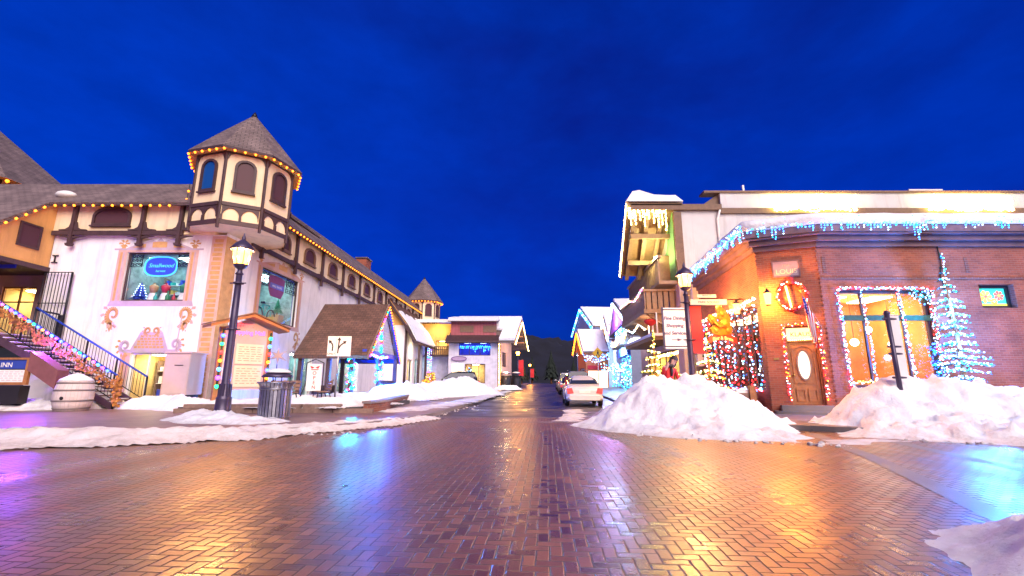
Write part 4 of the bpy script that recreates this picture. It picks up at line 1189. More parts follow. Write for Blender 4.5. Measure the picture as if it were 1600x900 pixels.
L2 = street_lamp('street_lamp', 'lit street lamp with a white direction sign and red banner, behind the snow pile', (6.62, 17, .12), 5.42, w=2800, group=gl)
m_fl = LANTERN('far lantern glass', (1, .32, .03), 30)
def farlamp(loc, label, swap=None, w=350, c=(1, .38, .06)):
    return street_lamp('street_lamp', label, loc, 5.4, w=w, c=c, r_=.2, glass=swap or m_fl, group=gl)
farlamp((.85, 66, gz(66)), 'distant orange street lamp with a red banner beyond the white house', w=3500)
farlamp((4.6, 118, gz(118)), 'farthest orange street lamp low over the end of the street', w=3500)
m_wl = LANTERN('white lantern glass', (.8, .9, 1), 40)
farlamp((9.7, 67, gz(67)), 'distant white street lamp above the row of parked cars', m_wl, 1500, (.85, .93, 1))
# red cloth banners hung on the lamp posts
m_ban = PM('red banner', (.6, .015, .02), .7, var=.2)
def banner(label, pole, z0, z1, w, side=1):
    t = thing('banner', label, 'banner', (pole[0], pole[1], z0))
    b = M(); n = 8; V = []
    for i in range(n+1):
        for j in (0, 1):
            V.append((pole[0]+side*(.1+w*j), pole[1]+.03*sin(i*1.1+j), z0+(z1-z0)*i/n))
    V2 = [(x, y+.012, z) for x, y, z in V]
    b.add(V+V2, [(2*i, 2*i+1, 2*i+3, 2*i+2) for i in range(n)] + [(2*n+2+2*i, 2*n+4+2*i, 2*n+5+2*i, 2*n+3+2*i) for i in range(n)], m_ban, True); ob('cloth', b, t)
    for z in (z0, z1): b = M(); b.tube([(pole[0], pole[1], z), (pole[0]+side*(w+.16), pole[1], z)], .02, m_pole, 6); ob('bracket', b, t)
banner('red cloth banner on the lamp post behind the snow pile', (6.62, 17), 2.15, 4.0, .42)
banner('small red banner on the distant orange lamp post', (.85, 66), 2.0, 4.3, .7)
banner('tiny red banner on the farthest orange lamp post', (4.6, 118), 2.4, 4.6, .9)

# ------------------------------------------------------------------ litter bin
def litter_bin(label, loc, r=.36, h=1.05, m=None):
    t = thing('litter_bin', label, 'litter bin', loc)
    x, y, z = loc; m = m or m_steel
    b = M(); b.lathe([(r*.86, .02), (r*.88, h*.5), (r*.93, h*.78)], loc, m_pole, 20); ob('liner', b, t)
    b = M()
    for k in range(28):
        a = 2*pi*k/28
        def P(rr, zz, da=0): return (x+rr*cos(a+da), y+rr*sin(a+da), z+zz)
        w = .085
        pr = [(r, .0), (r*1.0, h*.75), (r*1.04, h*.88), (r*1.17, h*.97)]
        for (r0, z0), (r1, z1) in zip(pr[:-1], pr[1:]):
            b.add([P(r0, z0, -w), P(r0, z0, w), P(r1, z1, w), P(r1, z1, -w), P(r0-.02, z0, -w), P(r0-.02, z0, w), P(r1-.02, z1, w), P(r1-.02, z1, -w)], [(0, 1, 2, 3), (4, 7, 6, 5), (0, 3, 7, 4), (1, 5, 6, 2)], m)
    ob('slats', b, t)
    for rr, zz in ((r*1.02, .08), (r*1.02, h*.8), (r*1.18, h*.97)):
        b = M(); b.tube([(x+rr*cos(2*pi*k/24), y+rr*sin(2*pi*k/24), z+zz) for k in range(25)], .018, m, 5); ob('hoop', b, t)
    b = M(); b.lathe([(r*.95, 0), (r*1.0, .03), (r*.8, .1), (r*.35, .15), (.02, .16)], (x, y, z+h*1.1), m_pole, 20)
    for k in range(4):
        a = pi/4+k*pi/2; b.tube([(x+r*.85*cos(a), y+r*.85*sin(a), z+h*.9), (x+r*.85*cos(a), y+r*.85*sin(a), z+h*1.12)], .015, m_pole, 5)
    ob('lid', b, t)
    b = M(); b.lathe([(r*.8, 0), (r*.7, .05), (r*.4, .1), (.02, .12)], (x+.03, y, z+h*1.1+.13), m_snow, 14); ob('snow_cap', b, t)
    return t
litter_bin('slatted steel litter bin beside the near lamp post', (-6.45, 12.75, .12), .40, 1.02)
for x, y, lb in ((-.75, 52, 'black litter bin nearest the white house wall'), (.45, 54, 'black litter bin nearest the distant orange lamp')):
    litter_bin(lb, (x, y, gz(y)+.1), .62, 1.5, m_black)

# ------------------------------------------------------------------ lane sign, open banner, star
XF = lambda y: Fr((0, y), 90, 1)
F_ = XF(18)
t = thing('lane_sign', 'white lane arrow sign on a thin post in front of the brown porch roof', 'road sign', (-6.8, 18.05, .3))
b = M(); b.box(-7.26, -6.34, 2.12, 2.9, -.02, 0, m_white, F_.az()); ob('plate', b, t)
b = M(); b.tube([(-6.85, 18.06, .2), (-6.82, 18.06, 2.9)], .035, m_steel, 6); ob('post', b, t)
b = M()
def arrow(pts, w, hd):
    for (x0, y0), (x1, y1) in zip(pts[:-1], pts[1:]):
        d = Vector((x1-x0, y1-y0)).normalized(); n = Vector((-d.y, d.x))*w/2
        e = d*w*.2
        b.prism([(x0+n.x-e.x, y0+n.y-e.y), (x0-n.x-e.x, y0-n.y-e.y), (x1-n.x+e.x, y1-n.y+e.y), (x1+n.x+e.x, y1+n.y+e.y)], .004, .008, m_black, F_.az())
    (x0, y0), (x1, y1) = pts[-2], pts[-1]; d = Vector((x1-x0, y1-y0)).normalized(); n = Vector((-d.y, d.x))
    b.prism([(x1+n.x*hd, y1+n.y*hd), (x1-n.x*hd, y1-n.y*hd), (x1+d.x*hd*1.7, y1+d.y*hd*1.7)], .004, .009, m_black, F_.az())
arrow([(-7.06, 2.33), (-7.05, 2.5), (-7.08, 2.6), (-7.14, 2.66)], .05, .075)
arrow([(-6.84, 2.24), (-6.81, 2.74)], .05, .075)
arrow([(-6.82, 2.42), (-6.74, 2.55), (-6.62, 2.64)], .05, .075)
b.box(-6.92, -6.905, 2.14, 2.9, .003, .006, m_steel, F_.az())
ob('arrows', b, t)
text('ONLY', F_, -7.09, 2.18, .004, .11, m_black, t)
t = thing('banner_stand', 'upright white banner reading OPEN in red on a wire stand in the snow', 'sign', (-8.1, 19, .4))
F_ = XF(19)
b = M(); b.box(-8.4, -7.8, .78, 1.86, -.01, .01, m_white, F_.az()); ob('panel', b, t)
b = M()
for x in (-8.45, -7.75): b.tube([(x-.12*(1 if x < -8 else -1), 18.75, .35), (x, 19, 1.0), (x, 19, 1.9)], .025, m_black, 6)
b.tube([(-8.45, 19, 1.9), (-8.1, 19, 2.05), (-7.75, 19, 1.9)], .018, m_black, 6)
ob('stand', b, t)
m_redp = PM('red paint', (.6, .02, .03), .5)
for k, ch in enumerate('OPEN'): text(ch, F_, -8.1, 1.42-k*.19, .012, .2, m_redp, t)
b = M()
for k in (-1, 1): b.prism([(-8.1+k*.02, 1.72), (-8.1+k*.2, 1.78), (-8.1+k*.13, 1.66)], .011, .02, m_redp, F_.az())
b.box(-8.25, -7.95, 1.61, 1.64, .011, .02, m_redp, F_.az()); ob('emblem', b, t)
t = thing('wall_star', 'pale lilac metal star on a stake by the white wall', 'ornament', SF(2.2, .05, 2.3))
b = M(); pts = []
A = Fr((-10.6, 20.8), 60, 1)
for i in range(12):
    a = pi/2+i*pi/6; r = .42 if i % 2 == 0 else .15
    pts.append((r*cos(a), 2.3+r*sin(a)))
b.prism(pts, 0, .03, PM('lilac enamel', (.42, .36, .5), .5), A.az())
b.prism([(x*.6, 2.3+(z-2.3)*.6) for x, z in pts], .03, .05, m_paint_pink, A.az()); ob('star', b, t)
b = M(); b.tube([A(0, -.04, .3), A(0, -.04, 2.4)], .02, m_iron, 5); ob('stake', b, t)

# bed edging (weathered timbers) and brick planter
b = M()
for i in range(5):
    x0 = -11.2+i*1.32; b.box(x0, x0+1.3, 15.55, 15.75, .1, .26+.01*(i % 2), m_oldwood); b.box(x0+.3, x0+1.55, 15.57, 15.77, .27, .40, m_oldwood) if i < 4 else None
single('timber_edging', b, 'weathered timber edging along the snowy bed behind the bin', 'edging')
b = M(); b.box(-11.2, -4.8, 15.75, 22, .06, .3, m_ground); b.box(-7, -6.0, 22, 30, .06, .3, m_ground); single('planting_bed', b, 'snow covered raised bed in front of the porch', 'planting bed')
b = M()
pts = [(-4.7, 15.6), (-4.55, 17.0), (-4.9, 20), (-5.5, 25), (-5.8, 30)]
for (xa, ya), (xb, yb) in zip(pts[:-1], pts[1:]):
    d = Vector((xb-xa, yb-ya)).normalized(); F1 = Fr((xa, ya), math.degrees(math.atan2(d.x, d.y)), 1)
    l = math.hypot(xb-xa, yb-ya)
    b.box(0, l, .06, .42, -.25, 0, m_brickd, F1.az()); b.box(-.02, l+.02, .42, .5, -.3, .04, m_conc, F1.az())
single('brick_planter', b, 'low curved brick planter wall at the foot of the lit porch', 'planter')

# benches in front of the wall
def bench(label, x, y, rz):
    t = thing('bench', label, 'bench', (x, y, .3), None, rz)
    s = M(); 
    for k in range(4): s.box(-.7, .7, -.2+k*.11, -.11+k*.11, .44, .475, m_oldwood)
    ob('seat', s, t, local=True)
    s = M()
    for k in range(3): s.box(-.7, .7, .24+k*.02, .265+k*.02, .52+k*.13, .62+k*.13, m_oldwood)
    ob('backrest', s, t, local=True)
    for k in (-1, 1):
        s = M(); s.tube([(k*.6, -.25, 0), (k*.6, -.2, .44), (k*.6, .24, .44), (k*.6, .32, .92)], .022, m_iron, 6); s.tube([(k*.6, .34, 0), (k*.6, .2, .44)], .022, m_iron, 6); ob('leg', s, t, local=True)
bench('bench with iron legs beside the notice board', -8.6, 17.2, R(-18))
bench('bench with iron legs under the wall star', -7.6, 18.6, R(-60))
# ------------------------------------------------------------------ staircase with garland
st = thing('outdoor_staircase', 'brown open staircase with blue handrails climbing to the arcade landing', 'staircase', (-17.8, 18.5, .12))
n = 17; xa, za = -15.35, .12; run, rise = .305, .17
b = M()
for i in range(n):
    x = xa-i*run; z = za+rise*(i+1)
    b.box(x-run-.03, x, 17.95, 19.15, z-.05, z, m_oldwood)
ob('treads', b, st)
b = M()
for i in range(n):
    x = xa-i*run; z = za+rise*(i+1)
    b.box(x-run-.02, x-.02, 17.97, 19.13, z+.004, z+.03, m_snow)
ob('tread_snow', b, st)
for y in (17.9, 19.17):
    b = M(); b.prism([(xa+.1, za-.05), (xa+.1, za+.2), (xa-n*run, za+rise*n+.1), (xa-n*run, za+rise*n-.2)], y-.03, y+.03, m_timber, lambda a, c, d: (a, d, c)); ob('stringer', b, st)
slope = rise/run
def rail(y, x0, x1, h, z0):
    zt = lambda x: z0+(x0-x)*slope
    b = M(); b.tube([(x0, y, zt(x0)+h), (x1, y, zt(x1)+h)], .04, m_blue, 8); ob('handrail', b, st)
    b = M(); b.tube([(x0, y, zt(x0)+.2), (x1, y, zt(x1)+.2)], .02, m_iron, 6)
    k = int((x0-x1)/.135)
    for i in range(k+1):
        x = x0-i*(x0-x1)/k
        b.tube([(x, y, zt(x)+.2), (x, y, zt(x)+h)], .035 if i % 10 == 0 else .010, m_iron, 4, False)
    b.tube([(x0, y, .1), (x0, y, zt(x0)+h)], .04, m_iron, 6); b.tube([(x1, y, zt(x1)-.2), (x1, y, zt(x1)+h)], .04, m_iron, 6)
    ob('balustrade', b, st)
rail(17.86, -15.2, -22, 1.12, .25)
rail(19.2, -15.1, -20.3, 1.12, .22)
b = M(); b.tube([(-20.3, 19.2, 4.15), (-19.65, 19.6, 4.0)], .04, m_iron, 6)
ob('landing_rail', b, st)
# tall gate on the landing
b = M()
for i in range(9): b.tube([(-20.95+i*.15, 19.85, 2.98), (-20.95+i*.15, 19.85, 5.95)], .018, m_iron, 5)
for z in (3.1, 4.55, 5.95): b.tube([(-21, 19.85, z), (-19.7, 19.85, z)], .022, m_iron, 5)
b.tube([(-19.7, 19.85, 2.9), (-19.7, 19.85, 5.95)], .035, m_iron, 5)
b.tube([(-19.75, 19.75, 2.6), (-19.75, 19.75, 4.0)], .09, m_iron, 8)
single('iron_gate', b, 'tall black barred gate at the top of the staircase', 'gate')
m_leaf = PM('orange leaf garland', (.5, .2, .04), .7, var=.5, vs=9)
m_leaf2 = PM('brown leaf garland', (.25, .10, .03), .7, var=.5, vs=9)
b = M(); b2 = M()
zt = lambda x: .25+(-15.2-x)*slope
core = []
for i in range(130):
    x = -15.0-i*.0525; sag = -.22*abs(sin(i*.17))
    core.append((x, 17.78, zt(x)+.98+sag))
for i in range(30): core.insert(0, (-14.98+.04*sin(i), 17.75, .35+i*.034))
b.tube(core, .02, m_leaf2, 5)
for c in core:
    for k in range(4):
        a, e = rnd.uniform(0, 2*pi), rnd.uniform(.05, .22); p = Vector(c)+Vector((rnd.uniform(-.12, .12), -abs(rnd.gauss(0, .06)), rnd.uniform(-.2, .12)))
        u = Vector((cos(a), rnd.uniform(-.4, .2), sin(a)))*.075; v = u.cross(Vector((rnd.uniform(-.3, .3), 1, rnd.uniform(-.3, .3)))).normalized()*.05
        b.add([p-u, p+v, p+u, p-v], [(0, 1, 2, 3)], rnd.choice([m_leaf, m_leaf, m_leaf2]))
single('leaf_garland', b, 'garland of orange leaves draped along the near stair rail', 'garland')
cl = [e_blue, e_viol, e_ice, e_pink, e_warm, e_blue, e_green, e_ice, e_red, e_viol]
bulb_string('string of blue, violet and green bulbs along the near stair rail', [(-15.4, 17.72, zt(-15.4)+1.2), (-21.6, 17.72, zt(-21.6)+1.2)], .23, .062, cl)

# ------------------------------------------------------------------ barrel planter with snow
t = thing('barrel', 'weathered wooden barrel with a cap of snow standing by the staircase', 'barrel', (-15.75, 16.8, .12))
b = M(); L = (-15.75, 16.8, .12)
m_stave = SIDING('grey barrel staves', (.60, .52, .52), .11, True, .85, .7)
b.lathe([(.47, 0), (.54, .25), (.565, .5), (.55, .75), (.49, 1.0), (.47, 1.05)], L, m_stave, 24); ob('staves', b, t)
for zz, rr in ((.1, .5), (.36, .562), (.72, .557), (.97, .502)):
    b = M(); b.lathe([(rr, -.03), (rr+.012, -.025), (rr+.012, .025), (rr, .03)], (L[0], L[1], L[2]+zz), m_conc, 24); ob('hoop', b, t)
b = M(); b.lathe([(.06, 0), (.06, .06)], (0, 0, 0), m_black, 10); b.v = [(L[0]+.1+x, L[1]-.53-z*.6, L[2]+.45+y) for x, y, z in b.v]; ob('bung', b, t)
b = M(); b.lathe([(.49, 0), (.46, .06), (.3, .16), (.12, .26), (.02, .28)], (L[0], L[1], L[2]+1.04), m_snow, 18); ob('snow_cap', b, t)

# planter box and menu board left of the barrel
b = M()
T = lambda a, o, z: (-17.1+a*.86-o*.0, 17.05+o, 1.55+z-a*.52)
b.box(-.65, .65, -.22, .22, -.34, .34, PM('red brown box', (.2, .075, .085), .6, var=.2), T)
single('tipped_box', b, 'dull red wooden box lying tilted in the snow between barrel and menu board', 'box')
t = thing('menu_board', 'orange framed menu board with a blue heading beside the tilted red box', 'notice board', (-18.9, 16.9, .4))
F_ = Fr((0, 16.9), 90, 1); A = F_.az()
b = M(); b.ring(rect(-19.9, -17.62, 1.02, 2.0), rect(-19.8, -17.76, 1.12, 1.93), -.05, .05, m_wood, A); ob('frame', b, t)
b = M(); b.box(-19.8, -17.76, 1.12, 1.56, -.03, .01, m_white, A); ob('sheet', b, t)
b = M(); b.box(-19.8, -17.76, 1.6, 1.93, -.03, .012, PM('heading blue', (.03, .06, .35), .5), A); ob('heading', b, t)
text('THE INN', F_, -18.75, 1.66, .016, .24, m_white, t)
b = M()
for i in range(5):
    x = -19.7
    while x < -17.9:
        w = rnd.uniform(.06, .2); b.box(x, x+w, 1.48-i*.075, 1.5-i*.075, .012, .014, m_paint_lilac, A); x += w+.05
ob('print', b, t)
b = M(); b.box(-19.85, -17.75, .35, 1.0, -.25, .1, m_black, A); ob('base', b, t)
t = thing('hanging_sign', 'blue shop sign under the soffit above the stair landing', 'sign', (-22.6, 19.2, 5.95))
b = M(); b.box(-23.9, -21.6, 5.98, 6.14, -.03, .03, PM('sign blue', (.02, .05, .5), .5), Fr((0, 19.2), 90, 1).az()); ob('board', b, t)
# utility cabinet
t = thing('utility_cabinet', 'beige metal utility cabinet on legs against the white wall', 'cabinet', (-13.6, 19.2, .3))
b = M(); T = lambda x, y, z: (x, y, z)
b.box(-14.1, -13.1, 18.75, 19.7, .62, 2.28, m_beige); ob('body', b, t)
b = M(); b.box(-14.14, -13.06, 18.7, 19.75, 2.28, 2.34, m_beige); ob('top', b, t)
b = M(); b.box(-14.06, -13.14, 18.735, 18.75, .68, 2.22, m_beige); b.box(-13.7, -13.35, 18.72, 18.736, 1.78, 1.81, m_iron); ob('door', b, t)
for x in (-14.05, -13.27): 
    b = M(); b.box(x, x+.12, 18.85, 19.6, .1, .62, m_iron); ob('leg', b, t)

# ------------------------------------------------------------------ goods in the arcade windows
t = thing('shop_sign', 'blue oval sign with script lettering hanging inside a shop window', 'sign', (-16.1, 20.25, 5.8))
F_ = Fr((0, 20.24), 90, 1); A = F_.az()
m_sgn = EM('lit sign blue', (.005, .035, .5), .55); m_sgl = EM('lit sign letters', (.05, .45, 1), .9)
def oval(cx, cz, a, b_, n=28, p=.72): return [(cx+a*(abs(cos(2*pi*i/n))**p)*(1 if cos(2*pi*i/n) >= 0 else -1), cz+b_*(abs(sin(2*pi*i/n))**p)*(1 if sin(2*pi*i/n) >= 0 else -1)) for i in range(n)]
b = M(); b.prism(oval(-16.1, 6.32, .74, .46), -.04, 0, m_sgn, A); ob('board', b, t)
b = M(); b.ring(oval(-16.1, 6.32, .76, .48), oval(-16.1, 6.32, .70, .42), 0, .03, m_sgl, A); ob('rim', b, t)
text('Smallwood', F_, -16.1, 6.28, .006, .26, m_sgl, t, shear=.3)
text('harvest', F_, -16.1, 6.06, .006, .15, m_sgl, t, shear=.3)
t = thing('shop_sign', 'red and blue shield sign hanging inside the shop window facing the street', 'sign', SF(4.9, -.3, 6.0))
F_ = Fr(SF(0, -.22, 0)[:2], 2.05, 1); A = F_.az()
b = M(); b.prism([(4.1, 6.85), (4.6, 6.92), (5.2, 6.92), (5.7, 6.85), (5.65, 6.1), (5.4, 5.75), (4.4, 5.75), (4.15, 6.1)], -.05, 0, PM('sign plum', (.30, .07, .14), .5), A); ob('board', b, t)
b = M(); b.box(4.22, 5.6, 6.2, 6.48, .001, .015, PM('sign band', (.18, .2, .5), .5), A); ob('band', b, t)
text('MALL SHOPS', F_, 4.9, 6.27, .018, .17, m_white, t)
# leaded scroll corners in the window heads
def corner_grille(F, a0, a1, z0, z1, o, par):
    g = M(); A = F.az()
    for i in range(3):
        for j in range(3):
            c = (a0+(a1-a0)*(i+.5)/3, z0+(z1-z0)*(j+.5)/3); r = (a1-a0)/6.5
            k = 1 if (i+j) % 2 else -1
            g.tube([F(c[0]+k*r*cos(t*.55)*(1-t*.07), o, c[1]+r*sin(t*.55)*(1-t*.07)) for t in range(12)], .022, m_black, 4)
    g.tube([F(a0, o, z0), F(a1, o, z0)], .02, m_black, 4)
    g.tube([F(a1, o, z0), F(a1, o, z1)], .02, m_black, 4); g.tube([F(a0, o, z0), F(a0, o, z1)], .02, m_black, 4)
    ob('corner_grille', g, par)
corner_grille(FF, -17.45, -16.95, 6.3, 6.86, -.2, arc); corner_grille(FF, -15.3, -14.78, 6.3, 6.86, -.2, arc)
corner_grille(SF, 3.1, 4.0, 6.2, 6.98, -.2, arc); corner_grille(SF, 5.8, 6.78, 6.2, 6.98, -.2, arc)
gm = {k: PM('goods '+k, c, .5, var=.2) for k, c in dict(white=(.75, .75, .75), teal=(.03, .4, .36), red=(.5, .03, .05), blue=(.03, .06, .5), green=(.03, .22, .1), tan=(.45, .27, .12), pink=(.6, .2, .3), black=(.02, .02, .025), gold=(.6, .4, .08)).items()}
def bottle(mb, x, y, z, s, m, T): mb.lathe([(.05*s, 0), (.06*s, .02*s), (.06*s, .17*s), (.022*s, .24*s), (.02*s, .31*s), (.026*s, .33*s)], T(x, y, z), m, 10)
def cone_tree(mb, p, h, r, m, tiers=5, seed=0):
    mb.lathe([(r*.12, 0), (r*.1, h*.15)], p, m_wood, 6)
    rr = random.Random(seed)
    for i in range(tiers):
        z0 = h*(.12+.75*i/tiers); q = r*(1-i/(tiers+.6))
        for k in range(14):
            a = 2*pi*k/14+i*.4+rr.uniform(-.15, .15); L = q*rr.uniform(.8, 1.1)
            c = Vector((p[0], p[1], p[2]+z0+h*.2)); e = Vector((p[0]+L*cos(a), p[1]+L*sin(a), p[2]+z0)); w = Vector((-sin(a), cos(a), 0))*L*.24
            mb.add([c, e+w*.3-Vector((0, 0, h*.015)), e, e-w*.3-Vector((0, 0, h*.015)), (c+e)/2+w, (c+e)/2-w], [(0, 4, 1, 2), (0, 2, 3, 5)], m)
    mb.lathe([(r*.08, 0), (.005, h*.12)], (p[0], p[1], p[2]+h*.88), m, 6)
# shelf unit
def shelf(label, F, a0, a1, z0, z1, o):
    t = thing('shelf_unit', label, 'shelf', F((a0+a1)/2, o, z0))
    A = F.az()
    for x in (a0, a1-.04):
        b = M(); b.box(x, x+.04, z0, z1, o-.35, o, m_oldwood, A); ob('side_panel', b, t)
    k = 3
    for i in range(k):
        b = M(); zz = z0+(z1-z0)*(i+.15)/k; b.box(a0+.041, a1-.041, zz, zz+.03, o-.34, o-.01, m_white, A); ob('shelf', b, t)
    b = M()
    for i in range(k):
        zz = z0+(z1-z0)*(i+.15)/k+.03; x = a0+.1
        while x < a1-.2:
            w = rnd.uniform(.08, .2); h = rnd.uniform(.12, .32); m = gm[rnd.choice(['white', 'teal', 'red', 'blue', 'green', 'tan', 'pink', 'gold'])]
            b.box(x, x+w, zz+.001, zz+h, o-.28, o-.06, m, A); x += w+rnd.uniform(.02, .1)
    ob('stock', b, t, kind='stuff')
shelf('white shelves of coloured goods behind the tunics and the small blue tree', FF, -17.0, -15.9, 4.75, 6.1, -1.7)
shelf('white shelves of goods behind the white smock, under the blue oval sign', FF, -15.8, -14.85, 4.75, 6.2, -1.7)
shelf('white shelves of goods at the back of the street shop window', SF, 3.4, 4.9, 4.4, 6.0, -1.8)
shelf('shelves of goods inside the bright lower shop door', FF, -16.45, -15.25, .4, 2.1, -1.4)
b = M(); cone_tree(b, (-17.1, 20.55, 4.72), .95, .36, gm['blue'], 6, 3); 
for i in range(40):
    a = i*.9; zz = 4.9+i*.017; r = .34*(1-(zz-4.8)/.95); b.ball((-17.1+r*cos(a), 20.55+r*sin(a), zz), .02, e_white, 5, 3)
single('tabletop_tree', b, 'small blue tree with white lights in the window under the blue oval sign', 'tree ornament')
goods = [(-16.55, 'white tunic on a stand beside the small blue tree', 'white', 'tan'), (-16.0, 'red topped white tunic between two other tunics under the blue oval sign', 'white', 'red'), (-15.15, 'white smock beside the red bottle in the shop window', 'white', 'green')]
for x, lb, c1, c2 in goods:
    t = thing('dress_form', lb, 'dress form', (x, 20.6, 4.72)); p = (x, 20.6, 4.72)
    b = M(); b.lathe([(.22, .0), (.21, .1), (.15, .38), (.12, .42)], p, gm[c1], 12); ob('skirt', b, t)
    b = M(); b.lathe([(.12, .42), (.17, .62), (.19, .74), (.12, .8), (.05, .84), (.05, .9)], p, gm[c2], 12); ob('bodice', b, t)
for i, (x, y, z, c, s, lb) in enumerate([(-16.3, 20.45, 4.72, 'teal', 1.3, 'teal bottle on the sill next to the small blue tree'), (-15.75, 20.45, 4.72, 'green', 1.5, 'green bottle standing between two tunics in the shop window'), (-15.5, 20.5, 4.72, 'red', 1.2, 'red bottle beside the white smock in the shop window')]):
    b = M(); bottle(b, x, y, z, s, gm[c], lambda x, y, z: (x, y, z)); single('bottle', b, lb, 'bottle')
# bicycle in the street window
def bicycle(label, F, s, o, z, sc_, m):
    t = thing('bicycle', label, 'bicycle', F(s, o, z)); r = .34*sc_
    def P(a, zz, oo=0): return F(s+a*sc_, o+oo, z+zz*sc_)
    for a in (-.52, .52):
        w = M(); w.tube([P(a+.33*cos(2*pi*i/24), .35+.33*sin(2*pi*i/24)) for i in range(25)], .03*sc_, m_rubber, 6)
        for i in range(8): w.tube([P(a, .35), P(a+.32*cos(pi*i/4), .35+.32*sin(pi*i/4))], .006, m_steel, 4)
        ob('wheel', w, t)
    w = M(); bb, se, hd, rr, ff = P(-.05, .32), P(-.2, .85), P(.34, .85), P(-.52, .35), P(.52, .35)
    for p, q in ((bb, se), (bb, hd), (se, hd), (bb, rr), (se, rr), (hd, ff)): w.tube([p, q], .025*sc_, m, 6)
    ob('frame', w, t)
    w = M(); w.tube([hd, P(.3, 1.02)], .018*sc_, m_steel, 6); w.tube([P(.3, 1.02, -.26), P(.34, 1.04, 0), P(.3, 1.02, .26)], .018*sc_, m_steel, 6); ob('handlebar', w, t)
    w = M(); w.tube([P(-.34, .93), P(-.2, .95), P(-.06, .92)], [.06*sc_, .07*sc_, .025*sc_], m_black, 6); ob('saddle', w, t)
bicycle('teal bicycle displayed in the shop window facing the street', SF, 4.9, -.75, 4.34, 1.15, gm['teal'])
bicycle('small blue bicycle beside the teal one in the street window', SF, 3.7, -.9, 4.34, .9, gm['blue'])
b = M(); cone_tree(b, SF(6.2, -.8, 4.95), 1.0, .33, gm['green'], 6, 5); single('tabletop_tree', b, 'little green fir on a tan crate in the street window', 'tree ornament')
b = M(); b.box(5.95, 6.5, 4.34, 4.94, -1.1, -.55, gm['tan'], SF.az()); single('crate', b, 'tan wooden crate under the little fir in the street window', 'crate')
b = M(); b.box(5.45, 5.85, 4.34, 4.75, -.9, -.55, gm['gold'], SF.az()); single('gift_box', b, 'golden box beside the tan crate in the street window', 'box')

# greenery with yellow lights by the lean-to
m_yew = PM('dark evergreen', (.03, .07, .02), .8, var=.4, vs=9); m_gold = PM('golden foliage', (.5, .28, .05), .8, var=.4, vs=9)
def bush(label, p, r, h, m, n, lights=None, ls=.03, nl=60, seed=1):
    t = thing('shrub', label, 'shrub', p); q = random.Random(seed)
    b = M()
    for i in range(n):
        a = q.uniform(0, 2*pi); u = q.random()**.5; zz = q.random()
        c = Vector((p[0]+r*u*cos(a)*(1-zz*.5), p[1]+r*u*sin(a)*(1-zz*.5), p[2]+.08+zz*h))
        d = Vector((q.gauss(0, 1), q.gauss(0, 1), q.gauss(.6, 1))).normalized()*q.uniform(.06, .12); w = d.orthogonal().normalized()*q.uniform(.03, .05)
        b.add([c-d, c+w, c+d, c-w], [(0, 1, 2, 3)], m)
    ob('foliage', b, t, recalc=False)
    b = M(); 
    for k in range(5): b.tube([p, (p[0]+r*.4*cos(k*1.3), p[1]+r*.4*sin(k*1.3), p[2]+h*.8)], .02, m_wood, 4)
    ob('stem', b, t)
    if lights:
        b = M()
        path = [(p[0]+r*.9*(1-.5*i/nl)*cos(i*.8), p[1]+r*.9*(1-.5*i/nl)*sin(i*.8), p[2]+.1+h*i/nl) for i in range(nl)]
        beads(path, .16, ls, lights, b, jit=.05); ob('fairy_lights', b, t)
x, y, z = SF(25.2, 4.3, .3); bush('golden leaved shrub beside the dark post of the lean-to', (x, y, z), .75, 1.7, m_gold, 700, [e_lime, e_warm], seed=2)
x, y, z = SF(23.6, 4.2, .3); bush('low golden shrub at the corner of the porch', (x, y, z), .6, 1.0, m_gold, 450, [e_lime, e_warm], seed=3)
x, y, z = SF(29.5, 4.2, .3); bush('golden shrub with red lights before the bright shop window', (x, y, z), .8, .8, m_gold, 450, [e_red, e_lime], seed=4)
# ------------------------------------------------------------------ white house with the red dormer (end of the left side)
mid = thing('gabled_house', 'white house with red shed dormer and snowy roof up the street', 'house', (-4, 54, gz(50)))
MF = Fr((0, 50), 90, 1); A = MF.az()
m_lil = SIDING('white boards', (.60, .58, .68), .3, True, .7, .8); m_redb = SIDING('red boards', (.34, .08, .09), .35, True)
b = M(); wall(b, MF, -6.9, -1.55, 0, 5.75, [(-5.8, -2.35, 4.0, 5.45), (-5.1, -2.9, 1.05, 3.1)], m_lil, .2)
ob('front_wall', b, mid)
glazed(mid, MF, -5.8, -2.35, 4.0, 5.45, -.1, m_timber, bars=(-4.65, -3.5), hb=(5.05,)); room(MF, -5.8, -2.35, 4, 5.45, .2, 1.5, PM('blue room', (.06, .08, .5), .7), EM('blue shop lamp', (.3, .4, 1), 8), 1, mid)
glazed(mid, MF, -5.1, -2.9, 1.05, 3.1, -.1, m_timber, bars=(-4.4, -3.6)); room(MF, -5.1, -2.9, 1.05, 3.1, .2, 2, m_roomy, e_shopy, 1, mid)
EFm = Fr((-1.55, 50), 9.5, 1)
b = M(); wall(b, EFm, 0, 9, 0, 5.75, [(2.6, 5.2, 2.9, 4.6)], m_paint_pink, .2); b.poly([EFm(0, 0, 5.75), EFm(9, 0, 5.75), EFm(4.5, 0, 8.1)], m_paint_pink); ob('gable_wall', b, mid)
glazed(mid, EFm, 2.6, 5.2, 2.9, 4.6, -.1, m_timber, bars=(3.9,), gl=m_glassp)
# pilaster trims
b = M(); b.box(-.05, .25, 0, 5.7, .002, .1, m_wood, EFm.az()); b.box(1.2, 1.4, 0, 5.4, .002, .08, m_wood, EFm.az()); ob('corner_trim', b, mid)
